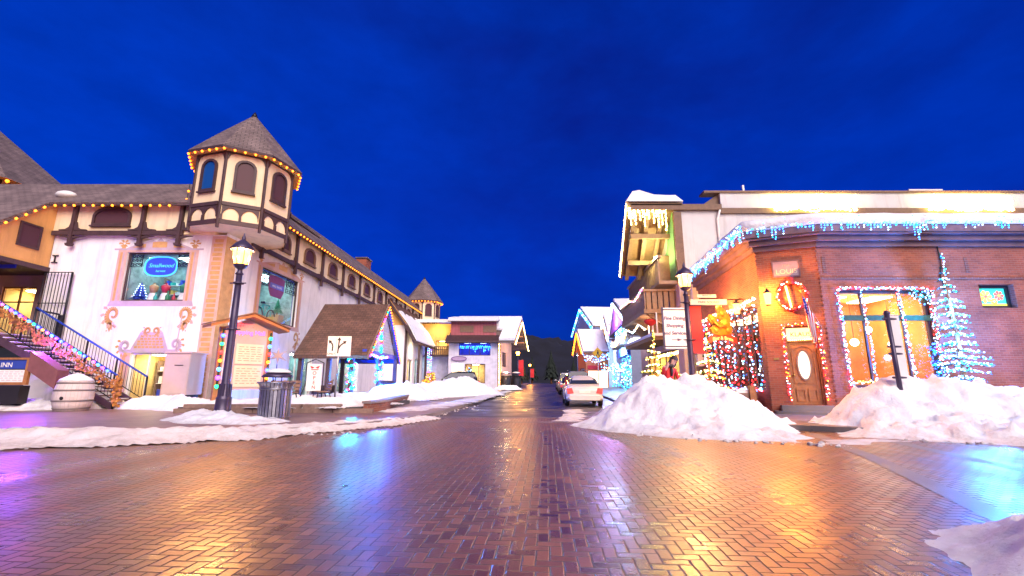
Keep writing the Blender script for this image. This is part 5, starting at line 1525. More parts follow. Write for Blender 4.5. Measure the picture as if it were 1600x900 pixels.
# main roof: ridge along x, gable overhangs the street
b = M()
def rp(x, y, z): return (x + (y-50)*.167, y, z)
prof = [(49.2, 5.5), (54.6, 8.65), (60, 5.5), (60, 5.25), (54.6, 8.4), (49.2, 5.25)]
b.prism(prof, -7.1, .35, m_shingle, lambda a, c, d: rp(d, a, c)); ob('roof', b, mid)
b = M()
prof = [(49.1, 5.56), (54.6, 8.68), (60, 5.56), (60, 5.8), (54.6, 8.98), (49.0, 5.8)]
b.prism(prof, -1.25, .42, m_snow, lambda a, c, d: rp(d, a, c)); b.prism([(51.3, 6.9), (54.6, 8.7), (60, 5.56), (60, 5.8), (54.6, 8.98), (51.2, 7.1)], -7.1, -1.26, m_snow, lambda a, c, d: rp(d, a, c)); ob('roof_snow', b, mid)
b = M(); b.prism([(49.3, 5.2), (54.6, 8.3), (60, 5.2), (60, 5.5), (54.6, 8.62), (49.3, 5.5)], .36, .46, m_wood, lambda a, c, d: rp(d, a, c))
for k in range(6): b.box(-1.3, .35, 50.4+k*1.3, 50.6+k*1.3, 5.6+ (2.3-abs(k-2.6)*.8)*.8, 5.75+(2.3-abs(k-2.6)*.8)*.8, m_wood, lambda x, y, z: rp(x, y, z))
ob('gable_timber', b, mid)
b = M(); b.box(-6.75, -1.75, 50.0, 53, 6.1, 7.75, m_redb, lambda x, y, z: (x, y+.25, z)); ob('dormer', b, mid)
for a0 in (-5.75, -3.2):
    w = M(); w.box(a0, a0+1.5, 6.55, 7.3, -.24, -.2, m_brown, A); ob('dormer_window', w, mid)
    w.v = []
b = M(); b.prism([(49.7, 7.76), (54.4, 8.6), (54.4, 8.9), (49.6, 8.12)], -7.0, -1.5, m_snow, lambda a, c, d: (d, a, c)); ob('dormer_snow', b, mid)
b = M(); b.prism([(49.6, 7.66), (54.4, 8.5), (54.4, 8.59), (49.6, 7.75)], -7.05, -1.45, m_timber, lambda a, c, d: (d, a, c)); ob('dormer_roof', b, mid)
b = M(); b.prism([(48.9, 5.35), (50.25, 6.1), (50.25, 6.25), (48.9, 5.5)], -7.2, -1.4, m_timber, lambda a, c, d: (d, a, c)); ob('pent_roof', b, mid)
b = M(); b.prism(oval(-5.75, 3.65, .85, .28, 20, .9), .06, .12, PM('plum sign', (.12, .05, .16), .5), A); b.prism(oval(-5.75, 3.65, .75, .2, 20, .9), .121, .13, PM('sign lilac', (.35, .25, .4), .5), A); ob('oval_sign', b, mid)
b = M(); b.box(-6.5, -5.3, 1.5, 3.1, .002, .02, EM('lit doorway', (1, .75, .45), 2.2), A); ob('lit_doorway', b, mid)
gm_ = 'light strings on the white house'
b = M(); beads([rp(.5, 49.3, 5.15), rp(.5, 54.6, 8.25), rp(.5, 60, 5.15)], .22, .07, [e_warmw, e_yel], b); single('light_string', b, 'warm white lights up the gable verge of the white house', 'light string', gm_)
b = icicles([MF(-5.7, .1, 5.0), MF(-2.4, .1, 5.0)], .16, .2, .75, .13, .05, [e_ice, e_cyan, e_blue]); single('light_string', b, 'blue icicle lights across the upper window of the white house', 'light string', gm_)
b = M(); beads([EFm(.1, .15, .3), EFm(.1, .15, 5.4)], .2, .07, [e_warmw, e_yel], b); single('light_string', b, 'warm lights up the corner post of the white house', 'light string', gm_)
lamp('porch_lamp', EFm(1.4, .7, 2.2), (1, .65, .3), 120, .15, mid); lamp('gable_lamp', rp(1.0, 53.5, 5.0), (1, .6, .2), 160, .15, mid)
b = M(); cone_tree(b, (-4.2, 46, .5), 2.3, .7, m_yew, 7, 9); 
beads([(-4.2+.7*(1-i/90)*cos(i*.42), 46+.7*(1-i/90)*sin(i*.42), .7+2.0*i/90) for i in range(90)], .2, .05, [e_cyan, e_ice, e_cyan, e_white], b, jit=.05)
single('small_fir', b, 'small fir wound with cyan lights in front of the white house', 'tree')
# narrow house between the arcade and the white house
nb = thing('narrow_house', 'narrow ochre house with a balcony between the arcade and the white house', 'house', (-8.2, 58, gz(55)))
NF = Fr((0, 54), 90, 1)
b = M(); wall(b, NF, -10.8, -6.95, 0, 8, [(-9.0, -7.6, 4.9, 6.0)], m_ochre, .2); b.box(-10.8, -6.95, 0, 4.2, .01, .25, m_lil, NF.az()); ob('front_wall', b, nb)
glazed(nb, NF, -9.0, -7.6, 4.9, 6.0, -.1, m_timber); room(NF, -9, -7.6, 4.9, 6, .2, 1.3, m_roomy, e_shopw, 1, nb)
b = M(); b.prism([(52.8, 8.0), (60, 8.9), (60, 9.2), (52.7, 8.35)], -11.2, -6.5, m_snow, lambda a, c, d: (d, a, c)); ob('roof_snow', b, nb)
b = M(); b.box(-10.8, -6.9, 4.1, 4.25, .3, 1.4, m_timber, NF.az()); 
for i in range(18): b.box(-10.7+i*.22, -10.62+i*.22, 4.25, 5.1, 1.3, 1.36, m_timber, NF.az())
b.box(-10.8, -6.9, 5.1, 5.2, 1.27, 1.4, m_timber, NF.az()); ob('balcony', b, nb)
lamp('balcony_lamp', NF(-8.5, 1.0, 7.2), (1, .7, .3), 110, .1, nb)

# ------------------------------------------------------------------ brick corner restaurant (right)
LF = Fr((8.7, 15.7), 6.3, -1)                     # street side, out = towards the street
CF = Fr((8.7, 15.7), 112.38, 1)                   # chamfered entrance
RF = Fr((10.4, 15), 90, 1)                        # side facing the square
CW = math.hypot(1.7, .7)
br = thing('brick_restaurant', 'single storey red brick corner building with chamfered entrance and snow on its roof', 'building', (14, 20, 0))
ZC = 5.78
b = M()
wall(b, RF, 0, 30, -.1, ZC, [(.55, 3.55, .92, 4.15), (5.32, 6.5, 3.55, 4.35)], m_brick, .3); ob('square_wall', b, br)
b = M(); wall(b, CF, 0, CW, -.1, ZC, [(.62, 1.56, .38, 2.98)], m_brick, .28); ob('entrance_wall', b, br)
b = M(); wall(b, LF, 0, 7.4, -.1, ZC, [(.35, 6.6, .85, 3.85)], m_brick, .3); b.poly([LF(7.4, 0, 0), LF(7.4, -8, 0), LF(7.4, -8, ZC), LF(7.4, 0, ZC)], m_brick); ob('street_wall', b, br)
# toothed corner bricks
b = M()
for i in range(36):
    z = .2+i*.155
    for F, s in ((CF, CW), (CF, 0)):
        b.box(s-.02, s+.02, z, z+.06, .0, .035, m_brickd, F.az())
ob('corner_teeth', b, br)
# recessed brick slots and string course
b = M()
for x in (.15, 5.0): b.box(x, x+.12, 4.75, 5.3, .002, .012, m_brickd, RF.az())
b.box(0, 30, 4.52, 4.60, .002, .03, m_brickd, RF.az()); ob('brick_relief', b, br)
# cornice in three steps that follows the plan
outline = [LF(7.6, 0, 0)[:2], (8.7, 15.7), (10.4, 15.0), (41, 15.0)]
def offs(P, d):
    out = []
    for i, p in enumerate(P):
        N_ = []
        for a, c in ((i-1, i), (i, i+1)):
            if a < 0 or c >= len(P): continue
            t = Vector((P[c][0]-P[a][0], P[c][1]-P[a][1])).normalized(); N_.append(Vector((t.y, -t.x)))
        # outward = to the right of the run towards +x ... pick the side facing the square
        n = sum(N_, Vector((0, 0)))
        n.normalize(); k = d/max(.3, n.dot(N_[0]))
        out.append((p[0]+n.x*k, p[1]+n.y*k))
    return out
def ledge(mb, z0, z1, d0, d1, m):
    a0, a1 = offs(outline, d0), offs(outline, d1)
    n = len(outline)
    pts = [(x, y, z0) for x, y in a0] + [(x, y, z0) for x, y in a1] + [(x, y, z1) for x, y in a1] + [(x, y, z1) for x, y in a0]
    f = []
    for i in range(n-1):
        for k in range(3): f.append((k*n+i, k*n+i+1, (k+1)*n+i+1, (k+1)*n+i))
    mb.add(pts, f, m)
m_corn = PM('weathered cornice', (.17, .09, .10), .7, var=.3, vs=3)
b = M()
ledge(b, ZC-.12, ZC+.06, -.02, .10, m_corn); ledge(b, ZC+.06, ZC+.24, .08, .26, m_corn); ledge(b, ZC+.24, ZC+.30, .24, .42, m_corn); ledge(b, ZC+.30, ZC+.62, .35, .47, m_corn)
ob('cornice', b, br)
# roof slab and its snow
b = M(); o1 = offs(outline, .5)
b.add([(x, y, ZC+.63) for x, y in o1]+[(41, 23, ZC+1.35), (9.7, 23, ZC+1.35)], [tuple(range(6))], m_timber); ob('roof', b, br)
b = M()
n = len(o1); seg = []
for i in range(n-1):
    (xa, ya), (xb, yb) = o1[i], o1[i+1]; k = max(2, int(math.hypot(xb-xa, yb-ya)/.4))
    for j in range(k): seg.append((xa+(xb-xa)*j/k, ya+(yb-ya)*j/k))
seg.append(o1[-1])
rows = []
for j, (f, h) in enumerate(((0, -.10), (-.012, .06), (-.004, .24), (.03, .38), (.1, .46), (.25, .56), (.6, .82), (1, 1.1))):
    row = []
    for (x, y) in seg:
        bx = max(x+.6, 12.3) if y < 16 else x+3; by = 22.8
        e = .07*NZ.noise(Vector((x*1.3, y*1.3, 5+j)))*(1 if j else .4)
        xx, yy = x+(bx-x)*f, y+(by-y)*f
        row.append((xx+(.04*NZ.noise(Vector((x*2, y*2, 9))) if j < 2 else 0), yy+e*.5, ZC+.64+h+(e if j else 0)))
    rows.append(row)
k = len(seg)
b.add([p for r in rows for p in r], [(j*k+i, j*k+i+1, (j+1)*k+i+1, (j+1)*k+i) for j in range(len(rows)-1) for i in range(k-1)], m_snow, True); ob('roof_snow', b, br, recalc=False)
# entrance door
b = M(); A = CF.az()
b.ring(rect(.62, 1.56, .38, 2.98), rect(.68, 1.50, .40, 2.92), -.2, -.1, m_wood, A); b.box(.68, 1.50, 2.46, 2.54, -.2, -.09, m_wood, A); ob('door_frame', b, br)
d = M(); d.box(.69, 1.49, .41, 2.45, -.2, -.15, m_wood, A); dr = ob('door', d, br)
b = M()
ov = lambda a, c, n=22: [(1.09+a*cos(2*pi*i/n), 1.68+c*sin(2*pi*i/n)) for i in range(n)]
b.ring(ov(.22, .52), ov(.17, .46), -.152, -.11, m_oldwood, A)
b.ring(arch(.76, 1.42, 1.08, 2.34, .25), arch(.80, 1.38, 1.12, 2.30, .22), -.152, -.125, m_wood, A)
for x0 in (.78, 1.12): b.ring(rect(x0, x0+.28, .5, .9), rect(x0+.05, x0+.23, .55, .85), -.152, -.12, m_wood, A)
b.ball(CF(.76, -.1, 1.35), .035, e_none, 8, 5)
ob('panelling', b, dr)
b = M(); b.prism(ov(.17, .46), -.14, -.13, EM('frosted oval light', (1, .8, .62), 1.1), A)
for k in range(4): b.ring(ov(.13-k*.03, .38-k*.09), ov(.122-k*.03, .37-k*.09), -.128, -.122, m_oldwood, A)
ob('oval_light', b, dr)
b = M(); b.poly([CF(x, -.15, z) for x, z in rect(.68, 1.5, 2.54, 2.92)], EM('transom glow', (1, .62, .25), 1.4)); ob('transom', b, br)
text('KLAUS', CF, 1.09, 2.64, -.14, .2, m_brown, br)
for i, (e, z0, z1) in enumerate(((.62, -.05, .2), (.3, .2, .38))):
    b = M(); b.box(.25-.2*(1-i), 1.85+.0*i, z0, z1, .002, e, m_conc, A); ob('doorstep', b, br)
b = M(); b.box(.5, 1.27, 4.72, 5.24, .002, .03, PM('stone plaque', (.36, .25, .30), .7, var=.2, vs=6), A)
b.ring(rect(.46, 1.31, 4.68, 5.28), rect(.5, 1.27, 4.72, 5.24), .002, .05, m_corn, A)
pq = ob('plaque', b, br); text('LOUIS', CF, .89, 4.8, .034, .24, m_board, pq); text('1904', CF, .89, 5.06, .034, .12, m_paint_pink, pq)
b = M(); b.box(.2, .36, 1.86, 1.92, .002, .02, e_none, A); ob('house_number', b, br)
# windows
m_roomo = PM('restaurant wall', (.72, .36, .12), .8, var=.4, vs=1.2)
e_rest = EM('restaurant lamp', (1, .62, .25), 13)
glazed(br, RF, .55, 3.55, .92, 4.15, -.12, m_timber, .1, bars=(1.35, 2.65), hb=(3.2,)); room(RF, .4, 3.7, .92, 4.15, .3, 3.2, m_roomo, e_rest, 1, br, 'dining_room')
b = M(); b.box(.55, 3.55, 3.12, 3.3, -.1, .02, m_yew, RF.az()); ob('transom_swag', b, br)
b = M(); b.box(.6, 2.4, .5, .85, .002, .3, m_black, RF.az()); ob('window_box', b, br)
for x, z, r, lb in ((1.0, 3.0, .2, 'a'), (1.75, 2.5, .13, 'b'), (3.1, 2.45, .13, 'c'), (2.3, 2.95, .12, 'd')):
    b = M(); b.ball(RF(x, -1.2, z), r, EM('globe lamp '+lb, (1, .8, .5), 14), 12, 8); b.tube([RF(x, -1.2, z+r), RF(x, -1.2, 4.1)], .01, m_black, 4); ob('pendant_lamp', b, br)
lamp('dining_light', RF(2.0, -1.6, 3.4), (1, .6, .25), 90, .25, br)
glazed(br, LF, .35, 6.6, .85, 3.85, -.12, m_timber, .1, bars=(1.15, 1.95, 2.75, 3.55, 4.35, 5.15, 5.9)); room(LF, .35, 6.6, .85, 3.85, .3, 2.5, PM('dim room', (.2, .1, .1), .8), EM('dim lamp', (1, .6, .35), 2.5), 1, br, 'dining_room')
b = M(); b.ring(rect(5.32, 6.5, 3.55, 4.35), rect(5.42, 6.4, 3.65, 4.25), -.28, -.18, m_black, RF.az()); o = ob('stained_window', b, br)
b = M(); q = random.Random(5)
sg_ = [EM('stained '+k, c, 1.1) for k, c in dict(teal=(.02, .5, .35), yellow=(1, .6, .05), red=(.9, .08, .05), blue=(.05, .3, .7), amber=(1, .35, .02)).items()]
F3 = lambda a, z: RF(a, -.24, z)
b.poly([F3(x, z) for x, z in rect(5.42, 6.4, 3.65, 4.25)], sg_[0])
def flower(cx, cz, r, m1, m2):
    for i in range(7):
        a = i*2*pi/7; b.prism([(cx, cz), (cx+r*cos(a-.35), cz+r*sin(a-.35)), (cx+r*1.2*cos(a), cz+r*1.2*sin(a)), (cx+r*cos(a+.35), cz+r*sin(a+.35))], -.235+i*.0004, -.23+i*.0004, m1, RF.az())
    b.prism([(cx+r*.3*cos(i), cz+r*.3*sin(i)) for i in range(6)], -.226, -.22, m2, RF.az())
flower(5.72, 3.97, .19, sg_[1], sg_[2]); flower(6.18, 4.0, .15, sg_[2], sg_[1]); flower(5.98, 3.8, .1, sg_[4], sg_[3])
b.box(5.42, 6.4, 3.65, 3.72, -.236, -.23, sg_[1], RF.az()); ob('stained_pane', b, o)
# power cable down the wall, downpipe
b = M(); b.tube([RF(4.15, .04, 5.7), RF(4.17, .04, 5.0), RF(4.05, .05, 4.6), RF(4.15, .05, 4.0), RF(4.22, .05, 2.2), RF(4.3, .06, .7)], .02, m_black, 5); ob('cable', b, br)
m_wp = PM('white pipe', (.7, .66, .68), .4)
b = M(); b.box(7.0, 7.35, 1.9, 6.4, .02, .3, m_wp, LF.az()); ob('pilaster', b, br)
b = M(); b.box(.5, 6.8, .05, .75, .25, .95, m_oldwood, LF.az()); pb = ob('planter_box', b, br)
b = M(); b.box(.55, 6.7, .74, .86, .3, .9, m_snow, LF.az()); ob('planter_snow', b, pb)
b = M(); b.box(.42, .6, .1, 1.0, .3, .5, m_wood, LF.az()); ob('planter_post', b, br)
# lanterns
def wall_lantern(label, p, n, w, c=(1, .5, .14)):
    t = thing('wall_lantern', label, 'wall lantern', p); x, y, z = p
    b = M(); b.tube([(x-n[0]*.3, y-n[1]*.3, z+.32), (x-n[0]*.15, y-n[1]*.15, z+.42), (x, y, z+.3)], .018, m_iron, 6); b.lathe([(.14, .2), (.15, .22), (.05, .3), (.02, .36)], p, m_iron, 8); b.lathe([(.06, -.22), (.1, -.18)], p, m_iron, 8); ob('bracket', b, t)
    b = M(); b.lathe([(.085, -.18), (.13, .2)], p, m_lglass, 8, False); ob('lantern_glass', b, t)
    lamp('lantern_light', p, c, w, .09, t)
wall_lantern('blazing wall lantern beside the wreath on the orange lit entrance', CF(.16, .6, 3.85), CF.n, 1700, (1, .33, .045))
wall_lantern('wall lantern above the string light curtain, nearer the street name boards', LF(2.75, .5, 4.1), LF.n, 600, (1, .38, .08))
wall_lantern('small wall lantern beside the carved hanging sign', LF(.85, .5, 3.75), LF.n, 220, (1, .40, .09))
# carved hanging sign
t = thing('carved_sign', 'carved golden figure sign with a lettered red ribbon hanging over the light curtain', 'sign', LF(1.7, .7, 3.0))
SFm = Fr(LF(1.9, .75, 0)[:2], 75, 1); A = SFm.az()
m_gilt = PM('gilded carving', (.62, .27, .03), .45, .3, var=.3, vs=7); m_rib = PM('ribbon red', (.55, .09, .05), .5)
b = M()
fig = [(-.45, 2.95), (-.1, 2.88), (.35, 2.95), (.48, 3.1), (.36, 3.3), (.42, 3.55), (.28, 3.8), (.1, 3.98), (-.05, 4.05), (-.16, 3.92), (-.1, 3.78), (-.16, 3.6), (-.05, 3.45), (-.2, 3.4), (-.3, 3.62), (-.5, 3.7), (-.6, 3.5), (-.48, 3.36), (-.35, 3.28), (-.55, 3.15)]
b.prism(fig, -.06, .06, m_gilt, A)
for c, r in (((.1, 3.35), .2), ((.05, 3.75), .13), ((-.45, 3.52), .11), ((.25, 3.1), .14), ((-.3, 3.08), .13)): b.ball(SFm(c[0], .04, c[1]), r, m_gilt, 10, 6, 1, .6, 1)
b.tube([SFm(-.45, .08, 3.45), SFm(-.2, .12, 3.2), SFm(.15, .1, 3.3)], .05, m_gilt, 6)
ob('figure', b, t)
b = M(); up = [(-.65+1.3*i/10, 2.82+.14*sin(pi*i/10)) for i in range(11)]; lo_ = [(x, z-.24) for x, z in up]
b.prism(up+lo_[::-1], -.02, .02, m_rib, A); ob('ribbon', b, t)
text('Bier & Brats', SFm, 0, 2.74, .025, .19, EM('ribbon letters', (1, .7, .2), 1.0), t, bend=.33)
b = M(); b.tube([LF(1.6, 0, 4.25), LF(1.6, .95, 4.25)], .025, m_iron, 5); b.tube([LF(1.6, .6, 4.25), SFm(0, 0, 4.0)], .015, m_iron, 5); ob('bracket', b, t)
# wreath and door lights
t = thing('wreath', 'red wreath with white lights above the entrance door', 'wreath', CF(.95, .1, 3.55)); q = random.Random(4)
b = M(); m_wr = PM('red tinsel', (.5, .03, .02), .5, var=.4, vs=12)
b.tube([CF(.95+.42*cos(2*pi*i/24), .1, 4.0+.46*sin(2*pi*i/24)) for i in range(25)], .07, m_wr, 8)
for i in range(420):
    a = q.uniform(0, 2*pi); c = Vector(CF(.95+(.42+q.gauss(0, .05))*cos(a), .1+q.uniform(-.04, .1), 4.0+(.46+q.gauss(0, .05))*sin(a))); d = Vector((q.gauss(0, 1), q.gauss(0, 1), q.gauss(0, 1))).normalized()*.07; w = d.orthogonal().normalized()*.02
    b.add([c-d, c+w, c+d, c-w], [(0, 1, 2, 3)], m_wr)
ob('ring', b, t)
b = M(); beads([CF(.95+.43*cos(2*pi*i/40), .2, 4.0+.47*sin(2*pi*i/40)) for i in range(39)], .085, .024, [e_white, e_red, e_warmw, e_white], b, jit=.03); ob('fairy_lights', b, t)
b = M(); b.lathe([(.12, 0), (.1, .2), (.02, .26)], CF(.95, .14, 4.4), m_red, 10); ob('bow', b, t)
b = M(); b.tube([CF(.9, .12, 3.55), CF(.8, .12, 4.35)], .03, e_warmw, 6); ob('candle', b, t)
b = M(); p_ = [CF(.56, .06, .5), CF(.56, .06, 3.02), CF(1.62, .06, 3.02), CF(1.62, .06, .5)]
for k in range(4): beads([tuple(Vector(p)+Vector((0, 0, -.0))) for p in p_], .11, .018, [e_red, e_red, e_orange, e_white], b, jit=.05)
single('light_string', b, 'red string lights framing the entrance door', 'light string')
b = M(); beads([CF(.66, .05, 2.5), CF(1.6, .05, 2.52)], .06, .02, [e_warmw, e_yel], b); single('light_string', b, 'short row of warm white lights on the door head', 'light string')
flag('flag', 'stars and stripes on a slanted staff over the entrance door', CF(1.72, .05, 2.75), CF(1.16, .42, 4.1), 1.15, 1, seed=3)
# string lights
ga = 'white and red string lights on the restaurant windows'
rw = [e_white, e_white, e_ice, e_white, e_red, e_red]
def garl(path, label, sp=.085, r=.022, k=2, jit=.04, mats=None, wm=None):
    b = M()
    for i in range(k): beads(path, sp, r, mats or rw, b, jit=jit, wm=wm or m_yew, wire=.012)
    single('light_string', b, label, 'light string', ga)
garl([RF(.5, .08, .85), RF(.48, .08, 4.2)], 'red and white lights up the window jamb nearest the entrance door', k=3)
garl([RF(.45, .08, 4.2), RF(3.6, .08, 4.2)], 'red and white lights across the head of the dining room window', k=3)
garl([RF(1.35, .06, .95), RF(1.3, .06, 4.15)], 'red and white lights up the first mullion of the dining room window', k=2)
garl([RF(2.65, .06, .95), RF(2.5, .06, 4.15)], 'red and white lights up the second mullion of the dining room window', k=3)
garl([RF(3.62, .08, .8), RF(3.5, .08, 2.5), RF(3.62, .08, 4.2)], 'red and white lights up the window jamb nearest the blue lit conifer', k=4, jit=.06)
garl([RF(2.9, .1, 4.1), RF(3.3, .12, 3.75), RF(3.55, .1, 4.05)], 'blue white light swag in the upper window corner nearest the blue conifer', k=5, jit=.14, mats=[e_ice, e_cyan, e_white])
garl([RF(3.3, .1, .8), RF(3.35, .1, 2.4)], 'tangle of blue lights low in the window corner nearest the blue conifer', k=5, jit=.12, mats=[e_blue, e_ice, e_blue, e_cyan])
garl([RF(.55, .1, 1.1), RF(2.5, .12, 1.2), RF(3.4, .1, 1.05)], 'warm lights along the sill of the dining room window', k=2, mats=[e_warmw, e_white, e_lime])
garl([RF(.5, .1, .9), RF(2.2, .1, .88)], 'white lights edging the window box', k=2)
strands = [(.45, 2), (1.15, 3), (1.95, 2), (2.75, 3), (3.45, 3), (4.2, 3), (4.95, 3), (5.7, 3), (6.35, 3)]
names = ['nearest the entrance', 'second from the entrance', 'third from the entrance', 'under the carved sign', 'just past the carved sign', 'in the middle of the curtain', 'third from the white pilaster', 'next to the last before the pilaster', 'last before the white pilaster']
for (s, k), nm in zip(strands, names):
    garl([LF(s+rnd.uniform(-.06, .06), .06, .9), LF(s, .1, 2.3), LF(s+rnd.uniform(-.06, .06), .06, 3.9)], 'hanging strand of red, white and blue lights, '+nm, sp=.10, r=.027, k=max(1, k-1), jit=.07, mats=[e_white, e_ice, e_white, e_red, e_white, e_red, e_red])
garl([LF(0.2, .12, 4.05), LF(2.2, .14, 3.9), LF(4.6, .14, 4.05), LF(6.7, .12, 4.0)], 'bright white scalloped lights along the top of the light curtain', k=4, jit=.06, mats=[e_white, e_warmw])
garl([LF(.3, .12, .85), LF(6.6, .12, .85)], 'white and red lights along the foot of the light curtain', k=3, jit=.05)
# icicle lights under the roof edge
gi = 'icy blue icicle lights under the restaurant roof'
o2 = offs(outline, .52)
zi = ZC+.62
for k, lb in ((0, 'icicle lights on the roof edge along the street side'), (1, 'icicle lights on the roof edge over the chamfered entrance'), (2, 'icicle lights on the roof edge facing the square')):
    (xa, ya), (xb, yb) = o2[k], o2[k+1]
    if k == 2: xb = 24
    b = icicles([(xa, ya, zi), (xb, yb, zi)], .11, .1, .62, .085, .022, [e_ice, e_ice, e_white, e_ice, e_cyan], skip=.08)
    for dz in (.02, .10, .18): beads([(xa, ya, zi+dz), (xb, yb, zi+dz)], .16, .028, [e_ice, e_white, e_white, e_ice], b, jit=.05)
    single('icicle_lights', b, lb, 'light string', gi)
# ------------------------------------------------------------------ chalet behind the restaurant
ch = thing('balcony_chalet', 'tall white chalet with green gable, wooden balcony and deep snowy eaves behind the brick building', 'building', (16, 27, 0))
KS = Fr((0, 23.5), 90, 1)                     # side wall facing the square
HF = Fr((8.82, 23.5), 3.4, -1)                # street front
m_green = PM('green plaster', (.16, .36, .14), .85, var=.15)
m_lwood = PM('pale carved wood', (.26, .17, .10), .6, var=.25, vs=5)
b = M(); wall(b, KS, 8.82, 42, 0, 10.45, [], m_parw); ob('side_wall', b, ch)
b = M(); wall(b, HF, 0, 10, 0, 10.45, [(1.2, 4.2, 3.4, 5.2), (1.0, 8.0, .6, 2.9)], m_paint_pink, .2); b.box(.15, 9.5, 6.3, 10.3, .004, .05, m_green, HF.az()); ob('street_wall', b, ch)
room(HF, 1.0, 8.0, .6, 2.9, .2, 1.6, m_roomy, e_shopw, 1, ch); glazed(ch, HF, 1, 8, .6, 2.9, -.1, m_timber, bars=(2.4, 3.8, 5.2, 6.6))
glazed(ch, HF, 1.2, 4.2, 3.4, 5.2, -.1, m_timber, bars=(2.2, 3.2), gl=m_glassp)
b = M(); b.box(8.78, 9.2, 6.3, 10.2, .0, .1, m_brown, KS.az()); b.box(9.2, 11.9, 6.45, 6.75, .002, .11, m_brown, KS.az()); b.box(6.45, 11.4, 10.3, 10.62, -.1, .2, m_brown, KS.az()); b.box(11.35, 42, 10.12, 10.42, .003, .14, m_brown, KS.az()); ob('dark_trim', b, ch)
b = M(); b.tube([KS(11.3, .15, 10.3), KS(11.2, .15, 10.0), KS(11.15, .06, 9.8), KS(11.15, .06, 5)], .06, m_white, 8); ob('downpipe', b, ch)
# parapet storey set back
b = M(); b.box(11.5, 42, 10.42, 11.38, -.6, -.1, m_parw, KS.az()); b.box(10.6, 42, 11.38, 11.5, -.7, -.02, m_brown, KS.az()); b.prism([(11.5, 10.6), (11.5, 11.42), (10.55, 10.75)], -.6, -.3, m_brown, KS.az()); ob('parapet', b, ch)
b = M(); b.box(12.85, 12.95, 11.5, 11.9, -.3, -.2, m_white, KS.az()); ob('roof_vent', b, ch); b = M(); b.box(22.3, 24.2, 11.5, 11.75, -1.2, -.4, m_white, KS.az()); ob('roof_vent', b, ch)
# overhanging roof over the street front
def rq(o, y, z): return (9.25 - o + (y-23.5)*.11, y, z)
ym, zm_, yf, zf = 23.3, 10.55, 27.4, 7.55
b = M()
b.prism([(ym, zm_), (yf, zf), (yf, zf+.16), (ym, zm_+.16)], 0, 2.85, m_lwood, lambda a, c, d: rq(d, a, c)); ob('overhang', b, ch)
b = M()
for i in range(4):
    o = .25+i*.75
    b.prism([(ym+.25, zm_-.46), (yf-.15, zf-.02), (yf-.1, zf-.28), (ym+.25, zm_-.75)], o, o+.22, m_lwood, lambda a, c, d: rq(d, a, c))
for y, z in ((24.3, 9.1), (25.8, 7.95)): b.box(0, 2.7, y, y+.22, z-.1, z+.16, m_lwood, lambda a, y_, z_: rq(a, y_, z_))
ob('rafters', b, ch)
b = M()
b.prism([(ym-.05, zm_-.02), (yf+.1, zf-.16), (yf+.1, zf+.18), (ym-.05, zm_+.3)], 2.86, 2.98, m_lwood, lambda a, c, d: rq(d, a, c)); ob('bargeboard', b, ch)
b = M(); N_ = 16; rows = []
for i in range(N_+1):
    t = i/N_; y = ym-.15+(yf-ym+.2)*t; z = zm_+.18+(zf-zm_)*t
    row = []
    for j in range(9):
        u = j/8; o = 3.05-3.1*u
        row.append(rq(o, y, z+.48*sin(pi*min(1, u*2.2+.0))*.6*(1-.4*t) + (.34 if 0 < j < 8 else 0)*(1-.5*t) + .08*NZ.noise(Vector((o, y, 3)))))
    rows.append(row)
b.add([p for r in rows for p in r], [(i*9+j, i*9+j+1, (i+1)*9+j+1, (i+1)*9+j) for i in range(N_) for j in range(8)], m_snow, True)
b.add(rows[0]+[rq(3.05-3.1*j/8, ym-.15, zm_+.17) for j in range(9)], [(j, j+1, 9+j+1, 9+j) for j in range(8)], m_snow, True)
ob('roof_snow', b, ch)
# mural, upper railing, balcony
b = M()
for i in range(5): b.box(1.2+i*1.2, 1.3+i*1.2, 6.35, 8.1, .06, .9, m_lwood, HF.az())
for i in range(26): b.box(.3+i*.32, .42+i*.32, 6.4, 7.7, .86, .95, m_lwood, HF.az())
b.box(.1, 8.7, 7.7, 7.85, .8, 1.0, m_lwood, HF.az()); b.box(.1, 8.7, 6.25, 6.42, .0, 1.0, m_lwood, HF.az()); ob('gallery', b, ch)
b = M(); b.prism([(2.2+.9*cos(i*.6), 9.0+.7*sin(i*.6)) for i in range(10)], .055, .07, m_board, HF.az()); b.prism([(3.9+.5*cos(i*.8), 8.7+.6*sin(i*.8)) for i in range(8)], .055, .07, m_paint_pink, HF.az()); ob('mural', b, ch)
b = M()
b.box(.6, 7.5, 4.75, 4.98, 0, 1.75, m_lwood, HF.az())
for i in range(22): b.prism([(.65+i*.31, 4.98), (.88+i*.31, 4.98), (.92+i*.31, 5.5), (.85+i*.31, 5.95), (.68+i*.31, 5.95), (.61+i*.31, 5.5)], 1.64, 1.7, m_lwood, HF.az())
for i in range(5): b.prism([(.1+i*.31, 4.98), (.34+i*.31, 4.98), (.34+i*.31, 5.95), (.1+i*.31, 5.95)], .66, .72, m_lwood, lambda a, z, o: HF(o, a, z))
b.box(.55, 7.55, 5.95, 6.07, 1.58, 1.76, m_lwood, HF.az()); b.box(.56, .74, 5.95, 6.07, 0, 1.6, m_lwood, HF.az())
for s in (.8, 3.8, 6.8): b.prism([(0.02, 3.9), (.25, 3.9), (1.6, 4.72), (.02, 4.72)], s, s+.2, m_lwood, lambda a, z, o: HF(o, a, z))
ob('balcony', b, ch)
b = M(); b.prism([(.2, 3.3), (7.8, 3.3), (7.8, 3.5), (.2, 3.5)], .02, 1.5, m_brown, HF.az()); b.prism([(.1, 3.5), (8, 3.5), (8, 3.64), (.1, 3.64)], .02, 1.55, m_snow, HF.az()); ob('awning', b, ch)
